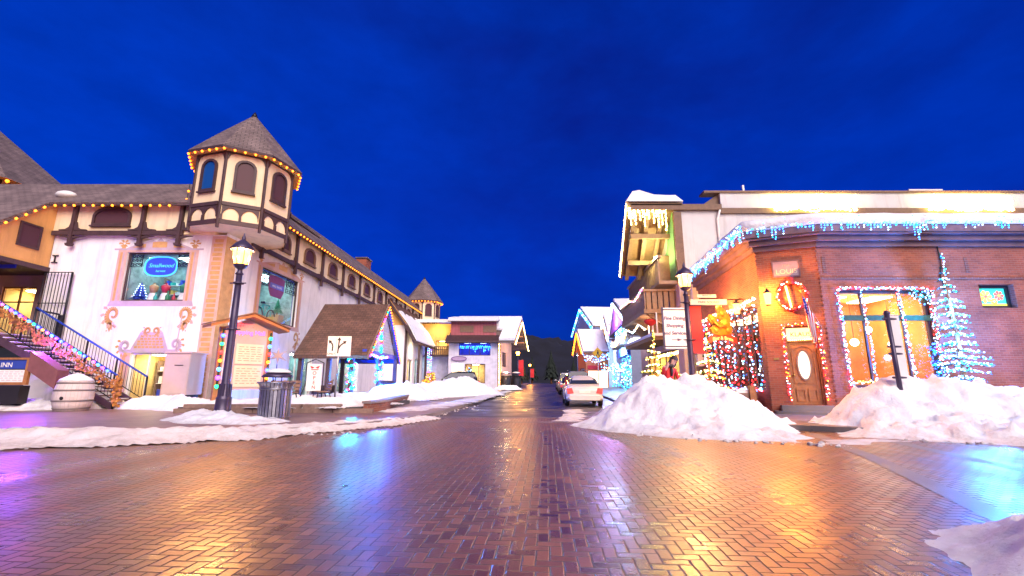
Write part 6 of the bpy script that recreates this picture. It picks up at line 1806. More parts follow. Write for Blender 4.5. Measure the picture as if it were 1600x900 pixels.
for s in (.3, 1.2, 2.2): b = M(); b.tube([HF(s, 1.2, 3.3), HF(s, 1.2, 4.75)], .04, m_white, 6); ob('post', b, ch)
b = M(); b.lathe([(.1, -.3), (.34, -.12), (.36, 0), (.2, .06)], HF(1.2, 1.3, 4.45), m_red, 12); b.tube([HF(1.2, 1.3, 4.45), HF(1.2, 1.3, 4.75)], .015, m_black, 4); single('hanging_basket', b, 'round red lantern hanging under the chalet balcony', 'lantern')
gc = 'lights on the chalet eaves'
b = M()
for k in range(3): beads([rq(3.0, ym-.05, zm_+.05), rq(3.0, yf+.1, zf-.05)], .07, .035, [e_yel, e_warmw], b, jit=.03)
single('light_string', b, 'bright lemon white lights down the sloping verge of the chalet', 'light string', gc)
b = M()
for o in (.9, 1.1, 1.3, 1.55, 1.8, 2.05, 2.3, 2.55, 2.8):
    beads([rq(o, ym+.05, zm_-.1), rq(o, ym+.05, zm_-rnd.uniform(.7, 1.5))], .085, .035, [e_yel], b, jit=.02); beads([rq(o+.1, ym+.05, zm_-.1), rq(o+.1, ym+.05, zm_-rnd.uniform(.3, .8))], .085, .035, [e_yel], b, jit=.02)
single('icicle_lights', b, 'lemon white icicle lights hanging inside the chalet eaves', 'light string', gc)
b = M(); 
for k in range(2): beads([HF(.5, 1.8, 6.1), HF(2.5, 1.82, 5.75), HF(4.5, 1.82, 6.05), HF(7.5, 1.82, 6.1)], .11, .03, [e_white, e_warmw, e_pink], b, jit=.04)
single('light_string', b, 'warm white lights along the chalet balcony rail', 'light string', gc)
lamp('eave_light', rq(1.6, 24.6, 8.0), (1, .85, .35), 170, .12, ch); lamp('balcony_light', HF(2.0, 1.0, 4.2), (1, .55, .3), 70, .1, ch)
q = random.Random(8)
for xa, xb, lb in ((14.15, 18.9, 'cluster of dazzling lemon white lights on the parapet above the entrance door'), (22.55, 27.2, 'cluster of dazzling lemon white lights on the parapet above the blue conifer')):
    b = M()
    for k in range(9):
        pts = []; x = xa
        while x < xb: pts.append(KS(x, .25+.1*q.random(), 10.28+.085*k+.05*sin(x*3+k)+q.uniform(-.05, .05))); x += .3
        beads(pts, .14, .07, [e_yel], b, jit=.05)
    single('light_cluster', b, lb, 'light string', 'light clusters on the parapet')

# ------------------------------------------------------------------ gabled shop fronts up the right side
RS = Fr((9.5, 23), 6.3, -1)
def gable_house(name, label, s0, s1, sa, za, zl, zr, oh, wallm, gabm, roofm, edge, el, zlow=0, w=.1, dp=9, snow_h=.28):
    t = thing(name, label, 'house', RS((s0+s1)/2, -4, gz(RS(s0, 0, 0)[1])))
    b = M(); zt_ = min(zl, zr)
    b.poly([RS(s0, 0, 0), RS(s0, -dp, 0), RS(s0, -dp, zl-.3), RS(s0, 0, zl-.3)], wallm)
    wall(b, RS, s0, s1, 0, zt_, [(s0+.8, s1-.8, .5, 3.0)], wallm, .2)
    b.poly([RS(s0, 0, zt_), RS(s1, 0, zt_), RS(s1, 0, zr-.2), RS(sa, 0, za-.3), RS(s0, 0, zl-.2)], gabm)
    ob('walls', b, t)
    b = M()
    pr = [(s0-.6, zl-.5), (sa, za), (s1+.6, zr-.5), (s1+.6, zr-.3), (sa, za+.22), (s0-.6, zl-.3)]
    b.prism(pr, -dp, oh, roofm, lambda a, z, o: RS(a, o, z)); ob('roof', b, t)
    b = M(); h = snow_h
    pr = [(s0-.62, zl-.29), (sa, za+.23), (s1+.62, zr-.29), (s1+.62, zr-.29+h*.7), (sa, za+.23+h), (s0-.62, zl-.29+h*.7)]
    b.prism(pr, -dp, oh-.05, m_snow, lambda a, z, o: RS(a, o, z)); ob('roof_snow', b, t)
    b = M(); b.prism([(s0+.3, zl-.3), (s1-.3, zr-.3), (sa, za-.3)], oh-.14, oh-.08, gabm, RS.az()); ob('gable_boarding', b, t)
    b = M(); b.prism([(s0-.7, zl-.75), (sa, za-.2), (s1+.7, zr-.75), (s1+.7, zr-.45), (sa, za+.12), (s0-.7, zl-.45)], oh+.002, oh+.1, m_white, RS.az()); ob('bargeboard', b, t)
    glazed(t, RS, s0+.8, s1-.8, .5, 3.0, -.1, m_timber, bars=[s0+.8+(s1-s0-1.6)*k/4 for k in (1, 2, 3)])
    b = M()
    for k in range(2): beads([RS(s0-.7, oh+.16, zl-.55-.1*k), RS(sa, oh+.16, za-.02-.1*k), RS(s1+.7, oh+.16, zr-.55-.1*k)], w*1.6, w*.6, el, b)
    single('light_string', b, edge, 'light string', 'lights outlining the gables up the street')
    return t
m_bluegr = PM('blue grey boards', (.33, .36, .48), .7, var=.1); m_violet = PM('violet gable', (.30, .10, .42), .8); m_bluew = PM('pale blue wall', (.30, .40, .62), .8, var=.1); m_orw = PM('orange gable', (.55, .22, .10), .8)
h1 = gable_house('gabled_shop', 'near gabled shop with violet gable outlined in pink white lights', 17.2, 31.5, 26.0, 9.6, 6.9, 6.9, 1.3, m_bluegr, m_violet, m_shingle, 'pink white lights outlining the violet gable', [e_white, e_pink, e_white], w=.17)
room(RS, 18, 30.7, .5, 3.0, .2, 2.2, m_roomw, EM('cyan shop lamp', (.3, .9, 1), 14), 1, h1)
b = M(); b.prism([(18, 4.4), (25, 4.4), (25, 3.6), (18, 3.6)], .02, 1.2, PM('blue awning', (.03, .1, .5), .6), RS.az()); ob('awning', b, h1)
b = M(); b.box(20, 25, 5.2, 6.4, .01, .06, m_bluew, RS.az()); b.box(17.2, 31.3, 4.9, 5.1, .0, 1.1, m_oldwood, RS.az())
for i in range(40): b.box(17.3+i*.35, 17.42+i*.35, 5.1, 5.9, 1.0, 1.06, m_oldwood, RS.az())
ob('balcony', b, h1)
b = M(); b.box(17.15, 17.2, .0, 6.4, -6, 1.0, m_bluegr, RS.az()); b.box(17.1, 17.14, 5.2, 6.4, -6.1, 1.05, m_timber, RS.az()); ob('side_boards', b, h1)
b = icicles([RS(17.5, 1.35, 6.2), RS(25, 1.35, 6.2)], .25, .3, 1.3, .17, .05, [e_ice, e_white, e_cyan]); single('icicle_lights', b, 'icy blue icicle lights under the violet gable', 'light string')
b = M(); 
for k in range(3): beads([RS(17.5, 1.3, 5.3+.2*k), RS(20, 1.3, 4.9+.2*k), RS(23, 1.3, 5.2+.2*k), RS(26, 1.3, 4.9+.2*k), RS(30, 1.3, 5.2+.2*k)], .25, .06, [e_lime, e_white, e_warmw], b, jit=.1)
single('light_garland', b, 'yellow and white garland along the balcony below the violet gable', 'light string')
b = M()
for k in range(5): beads([RS(18+k*1.3, .9, 3.5), RS(18+k*1.3, .9, .4)], .16, .05, [e_cyan, e_ice, e_white], b, jit=.1)
single('light_curtain', b, 'cyan curtain lights over the shop window under the blue awning', 'light string')
h2 = gable_house('gabled_shop', 'narrow shop with small orange gable between the violet and the blue gables', 33, 43.5, 38.6, 9.7, 6.6, 6.6, 1.3, m_bluew, m_orw, m_shingle, 'white lights outlining the small orange gable', [e_white, e_warmw, e_white], w=.2)
room(RS, 33.8, 42.7, .5, 3.0, .2, 2.2, m_roomw, EM('white shop lamp', (.7, .85, 1), 16), 1, h2)
RS2 = RS; RS = Fr((11.7, 64), -5.7, -1)
h3 = gable_house('gabled_shop', 'blue walled shop with a high gable edged in icy lights', 0, 11, 6, 12.2, 9.2, 9.2, .5, m_bluew, m_bluew, m_shingle, 'icy blue lights outlining the farther high blue gable', [e_ice, e_white, e_cyan], w=.22)
b = M(); T = lambda a, z, o: RS(-o, -a, z)
b.box(.5, 1.7, 4.9, 6.4, .01, .06, m_white, T); b.box(.62, 1.58, 5.02, 6.28, .061, .08, m_glassd, T); ob('window', b, h3)
RS = Fr((9.6, 60), -4, -1)
h4 = gable_house('gabled_shop', 'small gabled shop edged in orange lights before the high blue gable', 0, 4.6, 2.3, 7.8, 5.4, 5.4, .5, m_orw, m_orw, m_shingle, 'orange lights outlining the small gable farthest up the street', [e_orange, e_warm], w=.2, dp=3)
T = lambda a, z, o: RS(-o, -a, z)
b = M(); b.box(.3, 2.8, .4, 2.6, .01, .05, EM('lit shop front', (1, .75, .5), 1.6), T); b.box(.2, 2.9, 2.8, 3.3, .01, .3, m_redp, T); ob('shop_front', b, h4)
b = M()
for k in range(3): beads([(9.0, 58, 4.6-.3*k), (10.5, 57.5, 4.2-.3*k), (12.2, 57, 4.7-.3*k)], .24, .08, [e_white, e_ice], b, jit=.1)
single('light_garland', b, 'sagging white lights strung before the small orange edged shop', 'light string')
b = M()
for k in range(3): beads([(10.0, 52, 3.2-.3*k), (11.4, 51, 2.9-.3*k), (12.6, 50, 3.3-.3*k)], .22, .07, [e_white, e_warmw, e_cyan], b, jit=.1)
single('light_garland', b, 'white and cyan lights strung low along the pavement behind the parked cars', 'light string')
b = M()
for k in range(5): beads([(11.6+.3*k, 53, 3.4), (11.6+.3*k, 53, .6)], .2, .07, [e_ice, e_cyan, e_white], b, jit=.12)
single('light_curtain', b, 'tangle of cyan lights behind the yellow warning sign', 'light string')
RS = RS2
lamp('shop_front_light', RS(22, 2.0, 4.0), (.3, .6, 1), 1100, .15, h1); lamp('gable_light', RS(25, 2.3, 7.6), (.6, .3, 1), 900, .15, h1); lamp('shop_front_light', RS(38, 3.0, 5.0), (.6, .75, 1), 1300, .15, h2)
# small shop signs
def oval_sign(name, label, F, s, o, z, a, c, m, lit=True):
    t = thing(name, label, 'sign', F(s, o, z-c)); Fx = Fr(F(s, o, 0)[:2], 90, 1)
    b = M(); b.prism(oval(0, z, a, c, 24, .95), -.05, .05, m, Fx.az()); ob('board', b, t)
    b = M(); b.tube([Fx(-a*.5, 0, z+c*.8), Fx(-a*.5, 0, z+c+.3)], .02, m_iron, 4); b.tube([Fx(a*.5, 0, z+c*.8), Fx(a*.5, 0, z+c+.3)], .02, m_iron, 4); b.tube([F(s, 0, z+c+.3), F(s, o+a, z+c+.3)], .03, m_iron, 5); ob('bracket', b, t)
oval_sign('oval_sign', 'glowing white oval shop sign on a bracket beyond the chalet', RS, 9.5, 1.6, 3.85, .68, .42, EM('lit sign white', (1, .95, .9), 2.2))
t = thing('angled_sign', 'small slanted white and red shop sign under the chalet awning', 'sign', RS(4.6, 1.6, 3.2)); Fx = Fr(RS(4.6, 1.6, 0)[:2], 90, 1)
b = M(); b.prism([(-.7, 3.3), (.7, 3.75), (.65, 4.1), (-.75, 3.65)], -.04, 0.0, m_white, Fx.az()); ob('board', b, t)
b = M(); b.prism([(.0, 3.56), (.6, 3.75), (.56, 4.03), (-.04, 3.84)], .001, .02, m_red, Fx.az()); b.prism([(-.6, 3.4), (-.2, 3.53), (-.22, 3.6), (-.62, 3.47)], .001, .02, m_paint_lilac, Fx.az()); ob('print', b, t)
b = M(); Fx = Fr(RS(5.6, 1.7, 0)[:2], 90, 1)
for k in range(2): beads([Fx(-1.1, 0, 4.35), Fx(-.8, 0, 4.15), Fx(-.35, 0, 4.75), Fx(-.05, 0, 4.4), Fx(.35, 0, 4.6), Fx(.75, 0, 5.3), Fx(.85, 0, 5.0)], .09, .05, [e_white, e_warmw], b, jit=.03)
single('rope_light', b, 'zigzag white rope light hanging below the chalet balcony', 'light string')

# ------------------------------------------------------------------ direction sign, street name boards, leaning signpost
t = thing('direction_sign', 'white hanging sign with three lines of lettering and an arrow on the lamp post', 'sign', (6.2, 17, 2.3))
F_ = Fr((0, 16.98), 90, 1); A = F_.az()
b = M(); b.box(5.70, 6.5, 2.34, 3.86, -.03, .0, m_white, A); ob('board', b, t)
b = M(); b.box(5.68, 6.52, 2.32, 3.88, -.05, -.031, m_steel, A); b.box(5.64, 5.70, 2.3, 3.9, -.04, .01, m_pole, A); b.tube([F_(5.66, 0, 3.8), F_(6.62, 0, 3.8)], .02, m_pole, 5); b.tube([F_(5.66, 0, 2.42), F_(6.62, 0, 2.42)], .02, m_pole, 5); ob('frame', b, t)
m_ink = PM('violet ink', (.12, .07, .16), .6)
for k, s_ in enumerate(('Fine Dining', 'Shopping', 'and Services')): text(s_, F_, 6.1, 3.42-k*.28, .004, .175, m_ink, t, shear=.15, off=.004)
b = M(); b.box(5.95, 6.2, 2.655, 2.68, .002, .006, m_ink, A); b.prism([(6.16, 2.61), (6.34, 2.667), (6.16, 2.725)], .002, .006, m_ink, A); ob('arrow', b, t)
t = thing('street_name_sign', 'two street name boards one above the other on the lamp post', 'sign', (7.4, 16.9, 4))
F_ = Fr((0, 16.9), 90, 1); A = F_.az()
for x0, x1, z0, z1, tx in ((6.72, 8.1, 3.98, 4.18, 'PARK SQUARE'), (7.0, 7.72, 4.25, 4.37, 'FRONT ST')):
    b = M(); b.box(x0, x1, z0, z1, -.02, 0, m_board, A); o = ob('plate', b, t)
    text(tx, F_, (x0+x1)/2, z0+.05, .003, (z1-z0)*.62, m_ink, t)
b = M(); b.box(6.7, 8.12, 3.95, 3.98, -.025, .005, m_pole, A); b.tube([F_(6.62, -.05, 3.96), F_(8.1, -.05, 3.96)], .02, m_pole, 5); ob('bracket', b, t)
t = thing('leaning_signpost', 'dark signpost with a pale plate seen edge on, below the dining room window', 'signpost', (9.1, 11, .4))
b = M(); b.tube([(9.13, 10.95, .3), (9.14, 11, 2.72)], .055, m_pole, 10); b.ball((9.14, 11, 2.76), .075, m_pole, 10, 6); ob('post', b, t)
for z in (2.62, 1.95, 1.78, 1.22): b = M(); b.tube([(9.02, 10.98, z), (9.36, 11.02, z)], .028, m_pole, 6); ob('clamp', b, t)
b = M(); b.box(9.17, 9.42, 11.0, 11.02, 1.18, 2.7, m_wp); ob('plate', b, t)

# ------------------------------------------------------------------ trees
def lit_tree(label, p, h, r, mat, lights, seed, tiers=13, nb=9, r_l=.03, sp=.08, sag=.18, lname='fairy_lights', dens=1.0, flat=1.0):
    q = random.Random(seed); t = thing('conifer', label, 'tree', p)
    x, y, z = p
    b = M(); b.tube([(x, y, z-.3), (x+.02, y, z+h*.5), (x, y, z+h)], [.09, .055, .01], m_wood, 8); ob('trunk', b, t)
    cr = M(); L = M(); n = 0
    for i in range(tiers):
        f = i/(tiers-1); zz = z+h*(.05+.88*f)+q.uniform(-.05, .05); R_ = r*(1-f)**.9*q.uniform(.75, 1.1)+.06
        k = max(4, int(nb*(1-.5*f)))
        for j in range(k):
            a = 2*pi*(j+q.random()*.7)/k + i*1.3; l = R_*q.uniform(.6, 1.15)
            A0 = Vector((x, y, zz)); E0 = A0+Vector((cos(a)*l, sin(a)*l*flat, -sag*l+q.uniform(-.04, .05)))
            cr.tube([A0, (A0+E0)/2+Vector((0, 0, .04*l)), E0], [.018, .012, .004], m_wood, 4)
            m = max(4, int(16*l*dens))
            for s in range(m):
                u = (s+1)/m; c = A0.lerp(E0, u)
                for sd_ in (-1, 1):
                    ll = (.10+.16*l)*(1.15-u*.75)*q.uniform(.7, 1.2)
                    d = Vector((cos(a+sd_*q.uniform(.5, 1.1)), sin(a+sd_*q.uniform(.5, 1.1))*flat, q.uniform(-.35, .12)))*ll; w = Vector((0, 0, 1)).cross(d).normalized()*ll*.16+Vector((0, 0, .02))
                    cr.add([c, c+d*.55+w, c+d, c+d*.5-w], [(0, 1, 2, 3)], mat)
            beads([A0.lerp(E0, .15)+Vector((0, 0, .03)), E0+Vector((0, 0, .02))], sp, r_l, lights, L, jit=.035); n += 1
    cr.lathe([(.05, 0), (.005, .2)], (x, y, z+h-.05), mat, 6)
    beads([(x, y, z+h*.8), (x+.03, y-.05, z+h+.12)], sp, r_l, lights, L, jit=.04)
    ob('crown', cr, t, recalc=False); ob(lname, L, t, recalc=False, kind='stuff')
    return t
m_needle = PM('blue green needles', (.02, .09, .09), .8, var=.4, vs=8); m_needle2 = PM('green needles', (.03, .075, .02), .8, var=.4, vs=8)
lit_tree('tall narrow conifer covered in icy blue lights against the brick wall', (13.75, 14.1, .6), 4.45, .92, m_needle, [e_white, e_ice, e_white, e_cyan, e_white], 5, tiers=19, nb=9, r_l=.024, sp=.06, flat=.7, dens=.6)
lit_tree('bushy conifer wound in lemon lights between the direction sign and the person', (5.75, 18.6, .1), 2.95, .95, m_needle2, [e_lime, e_yel, e_warmw], 7, tiers=11)
lit_tree('bushy conifer wound in lemon lights between the red banner and the light curtain', (7.75, 18.2, .1), 3.05, .9, m_needle2, [e_lime, e_yel, e_warmw], 9, tiers=11)
lit_tree('smaller conifer with lemon lights behind the person in red', (6.75, 19.5, .1), 2.2, .8, m_needle2, [e_lime, e_warmw], 12, tiers=9)
# ------------------------------------------------------------------ cars
m_carw = PM('white car paint', (.70, .68, .70), .25, .1, var=.05, coat=.6); m_cars = PM('silver car paint', (.42, .42, .46), .28, .5, var=.05, coat=.6); m_carr = PM('red car paint', (.4, .03, .03), .25, .1, var=.05, coat=.6); m_cark = PM('black car paint', (.02, .02, .025), .25, .1, coat=.6)
m_tail = EM('tail light', (.6, .03, .03), .5); m_chrome = PM('chrome', (.6, .6, .62), .15, 1)
def loft(mb, secs, m, n=None):
    # secs: list of (y, ring of (x, z)); closed ends
    k = len(secs[0][1])
    pts = [(x, y, z) for y, ring in secs for x, z in ring]
    f = [(i*k+j, i*k+(j+1) % k, (i+1)*k+(j+1) % k, (i+1)*k+j) for i in range(len(secs)-1) for j in range(k)]
    mb.add(pts, f, m, True)
    mb.add([(x, secs[0][0], z) for x, z in secs[0][1]], [tuple(range(k-1, -1, -1))], m); mb.add([(x, secs[-1][0], z) for x, z in secs[-1][1]], [tuple(range(k))], m)
def ring_(w, z0, z1, rt=.12, rb=.08, tuck=.04):
    return [(-w+rb, z0), (w-rb, z0), (w-tuck*.4, z0+rb), (w, (z0+z1)*.5), (w-tuck, z1-rt*.6), (w-rt-tuck, z1), (-w+rt+tuck, z1), (-w+tuck, z1-rt*.6), (-w, (z0+z1)*.5), (-w+tuck*.4, z0+rb)]
def make_car(label, loc, rz, paint, suv=False, roofm=None, group='cars parked along the right kerb'):
    t = thing('parked_car', label, 'car', loc, group, rz)
    Lh = 2.3; hb = .98 if not suv else 1.05; ht = 1.46 if not suv else 1.78
    b = M()
    loft(b, [(-Lh, ring_(.72, .35, hb-.22)), (-Lh+.08, ring_(.82, .28, hb-.08)), (-Lh+.5, ring_(.88, .24, hb)), (-.8, ring_(.9, .22, hb)), (.9, ring_(.9, .22, hb-.02)), (1.7, ring_(.87, .24, hb-.14)), (2.15, ring_(.78, .3, hb-.26)), (Lh, ring_(.66, .36, hb-.36))], paint)
    ob('body', b, t, local=True)
    b = M()
    y0 = -1.75 if not suv else -2.12; yt = -1.05 if not suv else -1.85
    loft(b, [(y0, ring_(.76, hb-.05, hb+.02, .05)), (yt, ring_(.62, hb-.04, ht-.03, .12, .05, .1)), (-.3, ring_(.64, hb-.04, ht, .14, .05, .1)), (.35, ring_(.63, hb-.04, ht-.05, .14, .05, .1)), (1.25, ring_(.74, hb-.06, hb+.02, .05))], roofm or paint)
    ob('cabin', b, t, local=True)
    b = M(); d = .012
    def lerp(p, q, u): return tuple(p[i]+(q[i]-p[i])*u for i in range(3))
    nrm = Vector((0, -(ht-hb), -(y0-yt))).normalized()*.02
    q0 = [(-.66, y0+.06, hb+.06), (.66, y0+.06, hb+.06), (.52, yt-.02, ht-.12), (-.52, yt-.02, ht-.12)]
    q1 = [(x, y-.035, z+.02) for x, y, z in q0]
    b.add(q1, [(0, 1, 2, 3)], m_glassd); b.add(q0, [(0, 1, 2, 3)], m_glassd); ob('rear_window', b, t, local=True)
    b = M()
    for s in (-1, 1):
        b.add([(s*.775, y0+.35, hb+.03), (s*.785, 1.0, hb+.03), (s*.66, .4, ht-.14), (s*.64, yt+.1, ht-.14)], [(0, 1, 2, 3)], m_glassd)
    b.add([(-.68, 1.24, hb+.05), (.68, 1.24, hb+.05), (.54, .45, ht-.1), (-.54, .45, ht-.1)], [(0, 1, 2, 3)], m_glassd); ob('side_windows', b, t, local=True)
    for s in (-1, 1):
        b = M(); b.prism([(s*.52, hb-.36), (s*.80, hb-.40), (s*.84, hb-.14), (s*.60, hb-.12)], -Lh-.03, -Lh+.3, m_tail, lambda a, z, y: (a, y, z)); ob('tail_light', b, t, local=True)
    b = M(); b.box(-.26, .26, -Lh-.015, -Lh+.02, .62, .74, m_white, None); ob('number_plate', b, t, local=True)
    b = M(); loft(b, [(-Lh-.06, ring_(.74, .3, .52, .06)), (-Lh+.12, ring_(.86, .26, .56, .06))], paint); ob('bumper', b, t, local=True)
    for x in (-.8, .8):
        for y in (-1.4, 1.42):
            b = M(); b.lathe([(.2, -.1), (.31, -.1), (.33, -.06), (.33, .06), (.31, .1), (.2, .1)], (0, 0, 0), m_rubber, 18); b.v = [(x+z_, y+x_, .33+y_) for x_, y_, z_ in b.v]; w = ob('wheel', b, t, local=True)
            b = M(); b.lathe([(.02, .07), (.2, .085), (.2, -.085), (.02, -.07)], (0, 0, 0), m_chrome, 14); b.v = [(x+z_, y+x_, .33+y_) for x_, y_, z_ in b.v]; ob('rim', b, w, local=True)
    b = M()
    for s in (-1, 1): b.ball((s*.98, .75, hb+.05), .09, paint, 8, 5, 1, .6, .8)
    ob('mirror', b, t, local=True)
    if roofm is None and suv:
        b = M()
        for s in (-1, 1): b.tube([(s*.58, -1.6, ht+.03), (s*.58, .1, ht+.05)], .02, m_chrome, 5)
        ob('roof_rail', b, t, local=True)
    return t
make_car('white saloon nearest the crossing, seen from behind beside the snow pile', (3.58, 24.2, 0), -R(4), m_carw)
make_car('silver estate parked directly ahead of the white saloon', (4.35, 31.5, gz(31)), -R(4), m_cars, True)
make_car('dark car third in the parked row', (4.75, 38.5, gz(38)), -R(4), m_cark)
make_car('white van like car fourth in the parked row', (5.35, 46, gz(46)), -R(4), m_carw, True)
make_car('silver car at the far end of the parked row', (6.0, 54, gz(54)), -R(4), m_cars)
make_car('black estate standing behind the tall snow mound by the white house', (-5.4, 44, gz(44)+.1), R(95), m_cark, True, group='cars standing off the kerb')

# pedestrian crossing sign
t = thing('warning_sign', 'yellow diamond pedestrian warning sign above the parked cars', 'road sign', (8.4, 45, gz(45)))
Fx = Fr((8.4, 44.95), 90, 1); z = 3.95
b = M(); b.tube([(8.4, 45, 0), (8.4, 45, 4.6)], .04, m_steel, 6); ob('post', b, t)
b = M(); b.prism([(-.55, z), (0, z-.55), (.55, z), (0, z+.55)], .0, .03, PM('sign yellow', (.75, .42, .02), .5, var=.05), Fx.az()); ob('plate', b, t)
b = M(); A = Fx.az(); b.prism([(-.05, z+.26), (.05, z+.26), (.06, z+.16), (-.06, z+.16)], .031, .04, m_black, A); b.prism([(-.08, z+.13), (.1, z+.13), (.07, z-.08), (-.07, z-.08)], .031, .04, m_black, A); b.prism([(-.07, z-.08), (0, z-.08), (-.14, z-.34), (-.2, z-.31)], .031, .04, m_black, A); b.prism([(0, z-.08), (.07, z-.08), (.2, z-.3), (.13, z-.34)], .031, .04, m_black, A); ob('symbol', b, t)

# ------------------------------------------------------------------ person in red behind the snow pile
def person(label, loc, rz):
    me = bpy.data.meshes.new('body'); J = {}
    V, E, Rr = [], [], []
    def j(name, p, r, par=None):
        J[name] = len(V); V.append(p); Rr.append(r)
        if par is not None: E.append((J[par], J[name]))
    j('pelvis', (0, 0, .93), (.16, .12)); j('waist', (.02, 0, 1.08), (.145, .11), 'pelvis'); j('chest', (.07, -.01, 1.28), (.18, .13), 'waist'); j('neckb', (.13, -.01, 1.45), (.09, .08), 'chest'); j('neck', (.17, -.02, 1.52), (.055, .055), 'neckb')
    j('h0', (.20, -.03, 1.58), (.075, .085), 'neck'); j('h1', (.25, -.04, 1.67), (.085, .10), 'h0'); j('h2', (.285, -.03, 1.755), (.06, .075), 'h1')
    for s, n in ((-1, 'l'), (1, 'r')):
        j('sh'+n, (.08+s*.17, -.01, 1.40-s*.03), (.075, .075), 'chest')
        if s < 0:
            j('el'+n, (-.26, -.16, 1.22), (.058, .058), 'sh'+n); j('wr'+n, (-.20, -.33, 1.42), (.042, .042), 'el'+n); j('hd'+n, (-.18, -.37, 1.50), (.038, .022), 'wr'+n)
        else:
            j('el'+n, (.36, .0, 1.12), (.058, .058), 'sh'+n); j('wr'+n, (.33, -.12, .92), (.042, .042), 'el'+n); j('hd'+n, (.32, -.15, .84), (.038, .022), 'wr'+n)
        j('hip'+n, (s*.095, 0, .87), (.115, .115), 'pelvis'); j('kn'+n, (s*.11, -.02, .5), (.075, .075), 'hip'+n); j('an'+n, (s*.12, .02, .1), (.05, .05), 'kn'+n); j('ft'+n, (s*.14, -.14, .05), (.045, .04), 'an'+n)
        base = V[J['hd'+n]]; up = 1 if s < 0 else -1
        for k in range(4):
            dx = (-.03+k*.02); l = (.07, .085, .08, .06)[k]
            j('f%d%s' % (k, n), (base[0]+dx, base[1]-.01, base[2]+up*.05), .0095 if False else (.0095, .0095), 'hd'+n); j('g%d%s' % (k, n), (base[0]+dx*1.2, base[1]-.03, base[2]+up*(.045+l*.6)), (.0085, .0085), 'f%d%s' % (k, n))
        j('t'+n, (base[0]+.05, base[1]-.03, base[2]+up*.03), (.011, .011), 'hd'+n)
    me.from_pydata(V, E, []); o = bpy.data.objects.new('body', me); col.objects.link(o)
    sk = o.modifiers.new('s', 'SKIN'); o.modifiers.new('d', 'SUBSURF').levels = 2
    for i, r in enumerate(Rr): me.skin_vertices[0].data[i].radius = r
    me.skin_vertices[0].data[0].use_root = True
    bpy.context.view_layer.update()
    m2 = bpy.data.meshes.new_from_object(o.evaluated_get(bpy.context.evaluated_depsgraph_get()))
    bpy.data.objects.remove(o)
    t = thing('person', label, 'person', loc, None, rz)
    mb = M(); mb.add([tuple(v.co) for v in m2.vertices], [tuple(p.vertices) for p in m2.polygons], m_skin, True)
    for i, p in enumerate(m2.polygons):
        c = p.center
        if c.z < .88 and abs(c.x) < .3 and c.y > -.13: mt_ = m_black
        elif c.z < .12: mt_ = m_black
        elif c.z < 1.47+c.x*.15 and not (c.y < -.31) and not (c.z < .9): mt_ = m_red
        else: mt_ = m_skin
        mb.mi[i] = mb.mid(mt_)
    ob('body', mb, t, local=True, recalc=False)
    m_hair = PM('dark hair', (.02, .012, .01), .6, var=.3, vs=20)
    hd = Vector((.25, -.035, 1.675)); ax = Vector((.42, 0, .9)).normalized()
    b = M(); q = random.Random(3)
    for i in range(15):
        for j_ in range(9): pass
    n, k = 18, 8
    side = Vector((ax.z, 0, -ax.x))
    rows = []
    for i in range(k+1):
        th = pi*.62*i/k
        for jj in range(n):
            ph = 2*pi*jj/n
            d = ax*cos(th)+(side*cos(ph)+Vector((0, 1, 0))*sin(ph))*sin(th)
            front = max(0, -d.y)
            r = .122+.012*NZ.noise(d*9)
            if front > .45 and th > .75: r = .085
            rows.append(tuple(hd+ax*.02+Vector((d.x*r*.93, d.y*r*1.06, d.z*r*1.08))))
    b.add(rows, [(i*n+a, i*n+(a+1) % n, (i+1)*n+(a+1) % n, (i+1)*n+a) for i in range(k) for a in range(n)], m_hair, True)
    for i in range(16):
        a = pi*i/15; c = hd+side*cos(a)*.11+Vector((0, .03+.06*sin(a), 0)); b.tube([c, c-ax*.12+Vector((.01, .03, 0)), c-ax*.26+Vector((-.02, .03, -.02))], [.03, .032, .012], m_hair, 5)
    ob('hair', b, t, local=True, recalc=False)
    f = Vector((0, -1, -.12)).normalized()
    b = M()
    for s in (-1, 1):
        c = hd+side*s*.038+f*.098+ax*.01; b.ball(tuple(c), .024, m_black, 8, 5, 1.1, .5, .8)
    b.tube([hd+side*-.085+f*.07+ax*.015, hd+side*-.03+f*.105+ax*.015, hd+side*.03+f*.105+ax*.015, hd+side*.085+f*.07+ax*.015], .005, m_black, 5); ob('sunglasses', b, t, local=True)
    b = M(); b.tube([hd+f*.1+ax*.005, hd+f*.118-ax*.03, hd+f*.1-ax*.038], [.008, .014, .01], m_skin, 6); ob('nose', b, t, local=True)
    b = M(); b.tube([hd+side*-.028+f*.092-ax*.062, hd+f*.1-ax*.066, hd+side*.028+f*.092-ax*.062], [.004, .008, .004], m_red, 6); ob('mouth', b, t, local=True)
    for s in (-1, 1):
        b = M(); b.ball(tuple(hd+side*s*.09), .026, m_skin, 6, 4, .5, .8, 1.2); ob('ear', b, t, local=True)
    b = M(); b.tube([(.09+.12*cos(i*.7), -.02+.11*sin(i*.7), 1.475+.02*(i % 2)+.012*i*0) for i in range(11)], .05, m_black, 8); b.tube([(.1, -.13, 1.46), (.06, -.17, 1.3), (.05, -.16, 1.16)], [.05, .045, .03], m_black, 6); ob('scarf', b, t, local=True)
    return t
person('person in red jacket, dark scarf and sunglasses, leaning head behind the snow pile', (4.95, 14.75, .14), R(12))

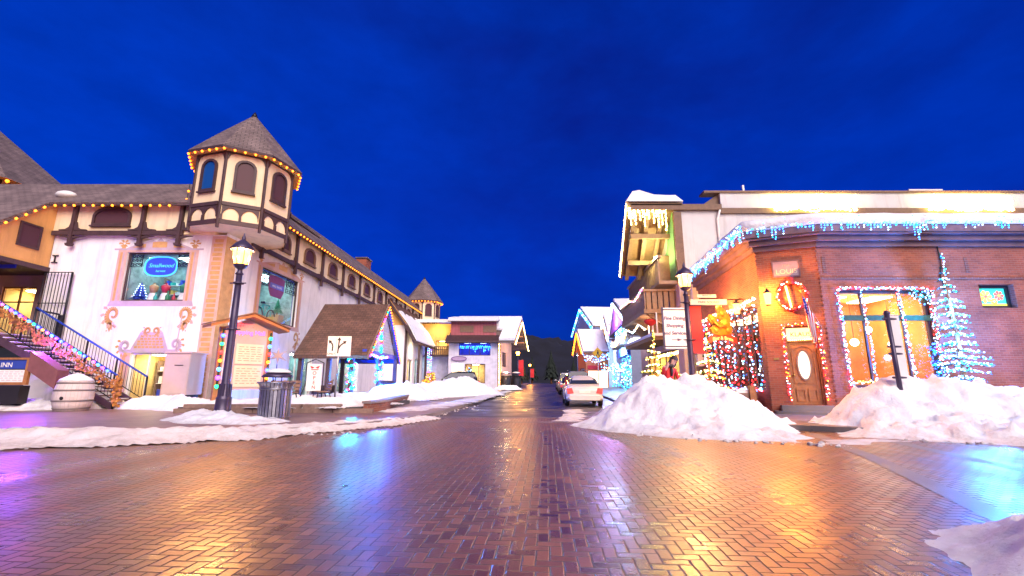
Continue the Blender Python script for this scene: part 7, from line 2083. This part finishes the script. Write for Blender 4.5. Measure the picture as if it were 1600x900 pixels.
# added point lamps beside the bulbs, boosting their coloured light and reflections
lamp('added_bulb_fill', (-7.0, 25.0, 1.5), (.03, .16, 1), 1500, .06)
lamp('added_bulb_fill', (-7.75, 22.7, 1.3), (.03, .45, 1), 450, .06)
lamp('added_bulb_fill', (-17.6, 17.0, 2.5), (.3, .06, 1), 260, .06)
lamp('added_bulb_fill', (13.7, 13.5, 2.0), (.03, .18, 1), 1000, .08)
lamp('added_bulb_fill', (13.75, 13.75, 3.4), (.03, .3, 1), 500, .08)
lamp('added_bulb_fill', SF(34.5, 2.7, 3.0), (.25, .3, 1), 700, .08)

# dark firs standing at the end of the street, against the hill
q = random.Random(77)
m_dfir = PM('dark fir needles', (.012, .022, .016), .9, var=.4, vs=2)
for i, (x, y, h, lb) in enumerate(((6.5, 150, 9, 'slim dark fir nearest the road end'), (14, 165, 12, 'tallest dark fir at the end of the street'), (20, 150, 8, 'small dark fir at the end of the street'), (2.5, 120, 7, 'dark fir beyond the white house'))):
    b = M(); cone_tree(b, (x, y, gz(y)), h, h*.28, m_dfir, 11, i); single('fir_tree', b, lb, 'tree', 'dark firs at the end of the street')
# broken clods of snow rolled off the piles
b = M()
for i in range(260):
    k = q.randrange(4)
    if k == 0: a = q.uniform(0, 1); x, y = 2.6+3.3*a, 10.9-2.3*a**.6+q.gauss(0, .18)-.2
    elif k == 1: a = q.uniform(0, 1); x, y = 7.6+6*a, 9.1-.8*a+q.gauss(0, .2)
    elif k == 2: a = q.uniform(0, 1); x, y = -12+9*a, 8.1+4.6*max(0, a-.35)**1.2+q.gauss(0, .14)
    else: a = q.uniform(0, 1); x, y = -2.7+.8*a+q.gauss(0, .2), 14.8+8*a
    r = min(.06, abs(q.gauss(0, .022))+.008)
    n0 = len(b.v); b.ball((x, y, r*.3), r, m_snowd, 5, 3, q.uniform(.7, 1.5), q.uniform(.7, 1.5), q.uniform(.5, .9))
    for v in range(n0, len(b.v)): b.v[v] = tuple(c+q.uniform(-.3, .3)*r for c in b.v[v])
b.sm = [False]*len(b.sm)
single('snow_clods', b, None, None, kind='stuff')
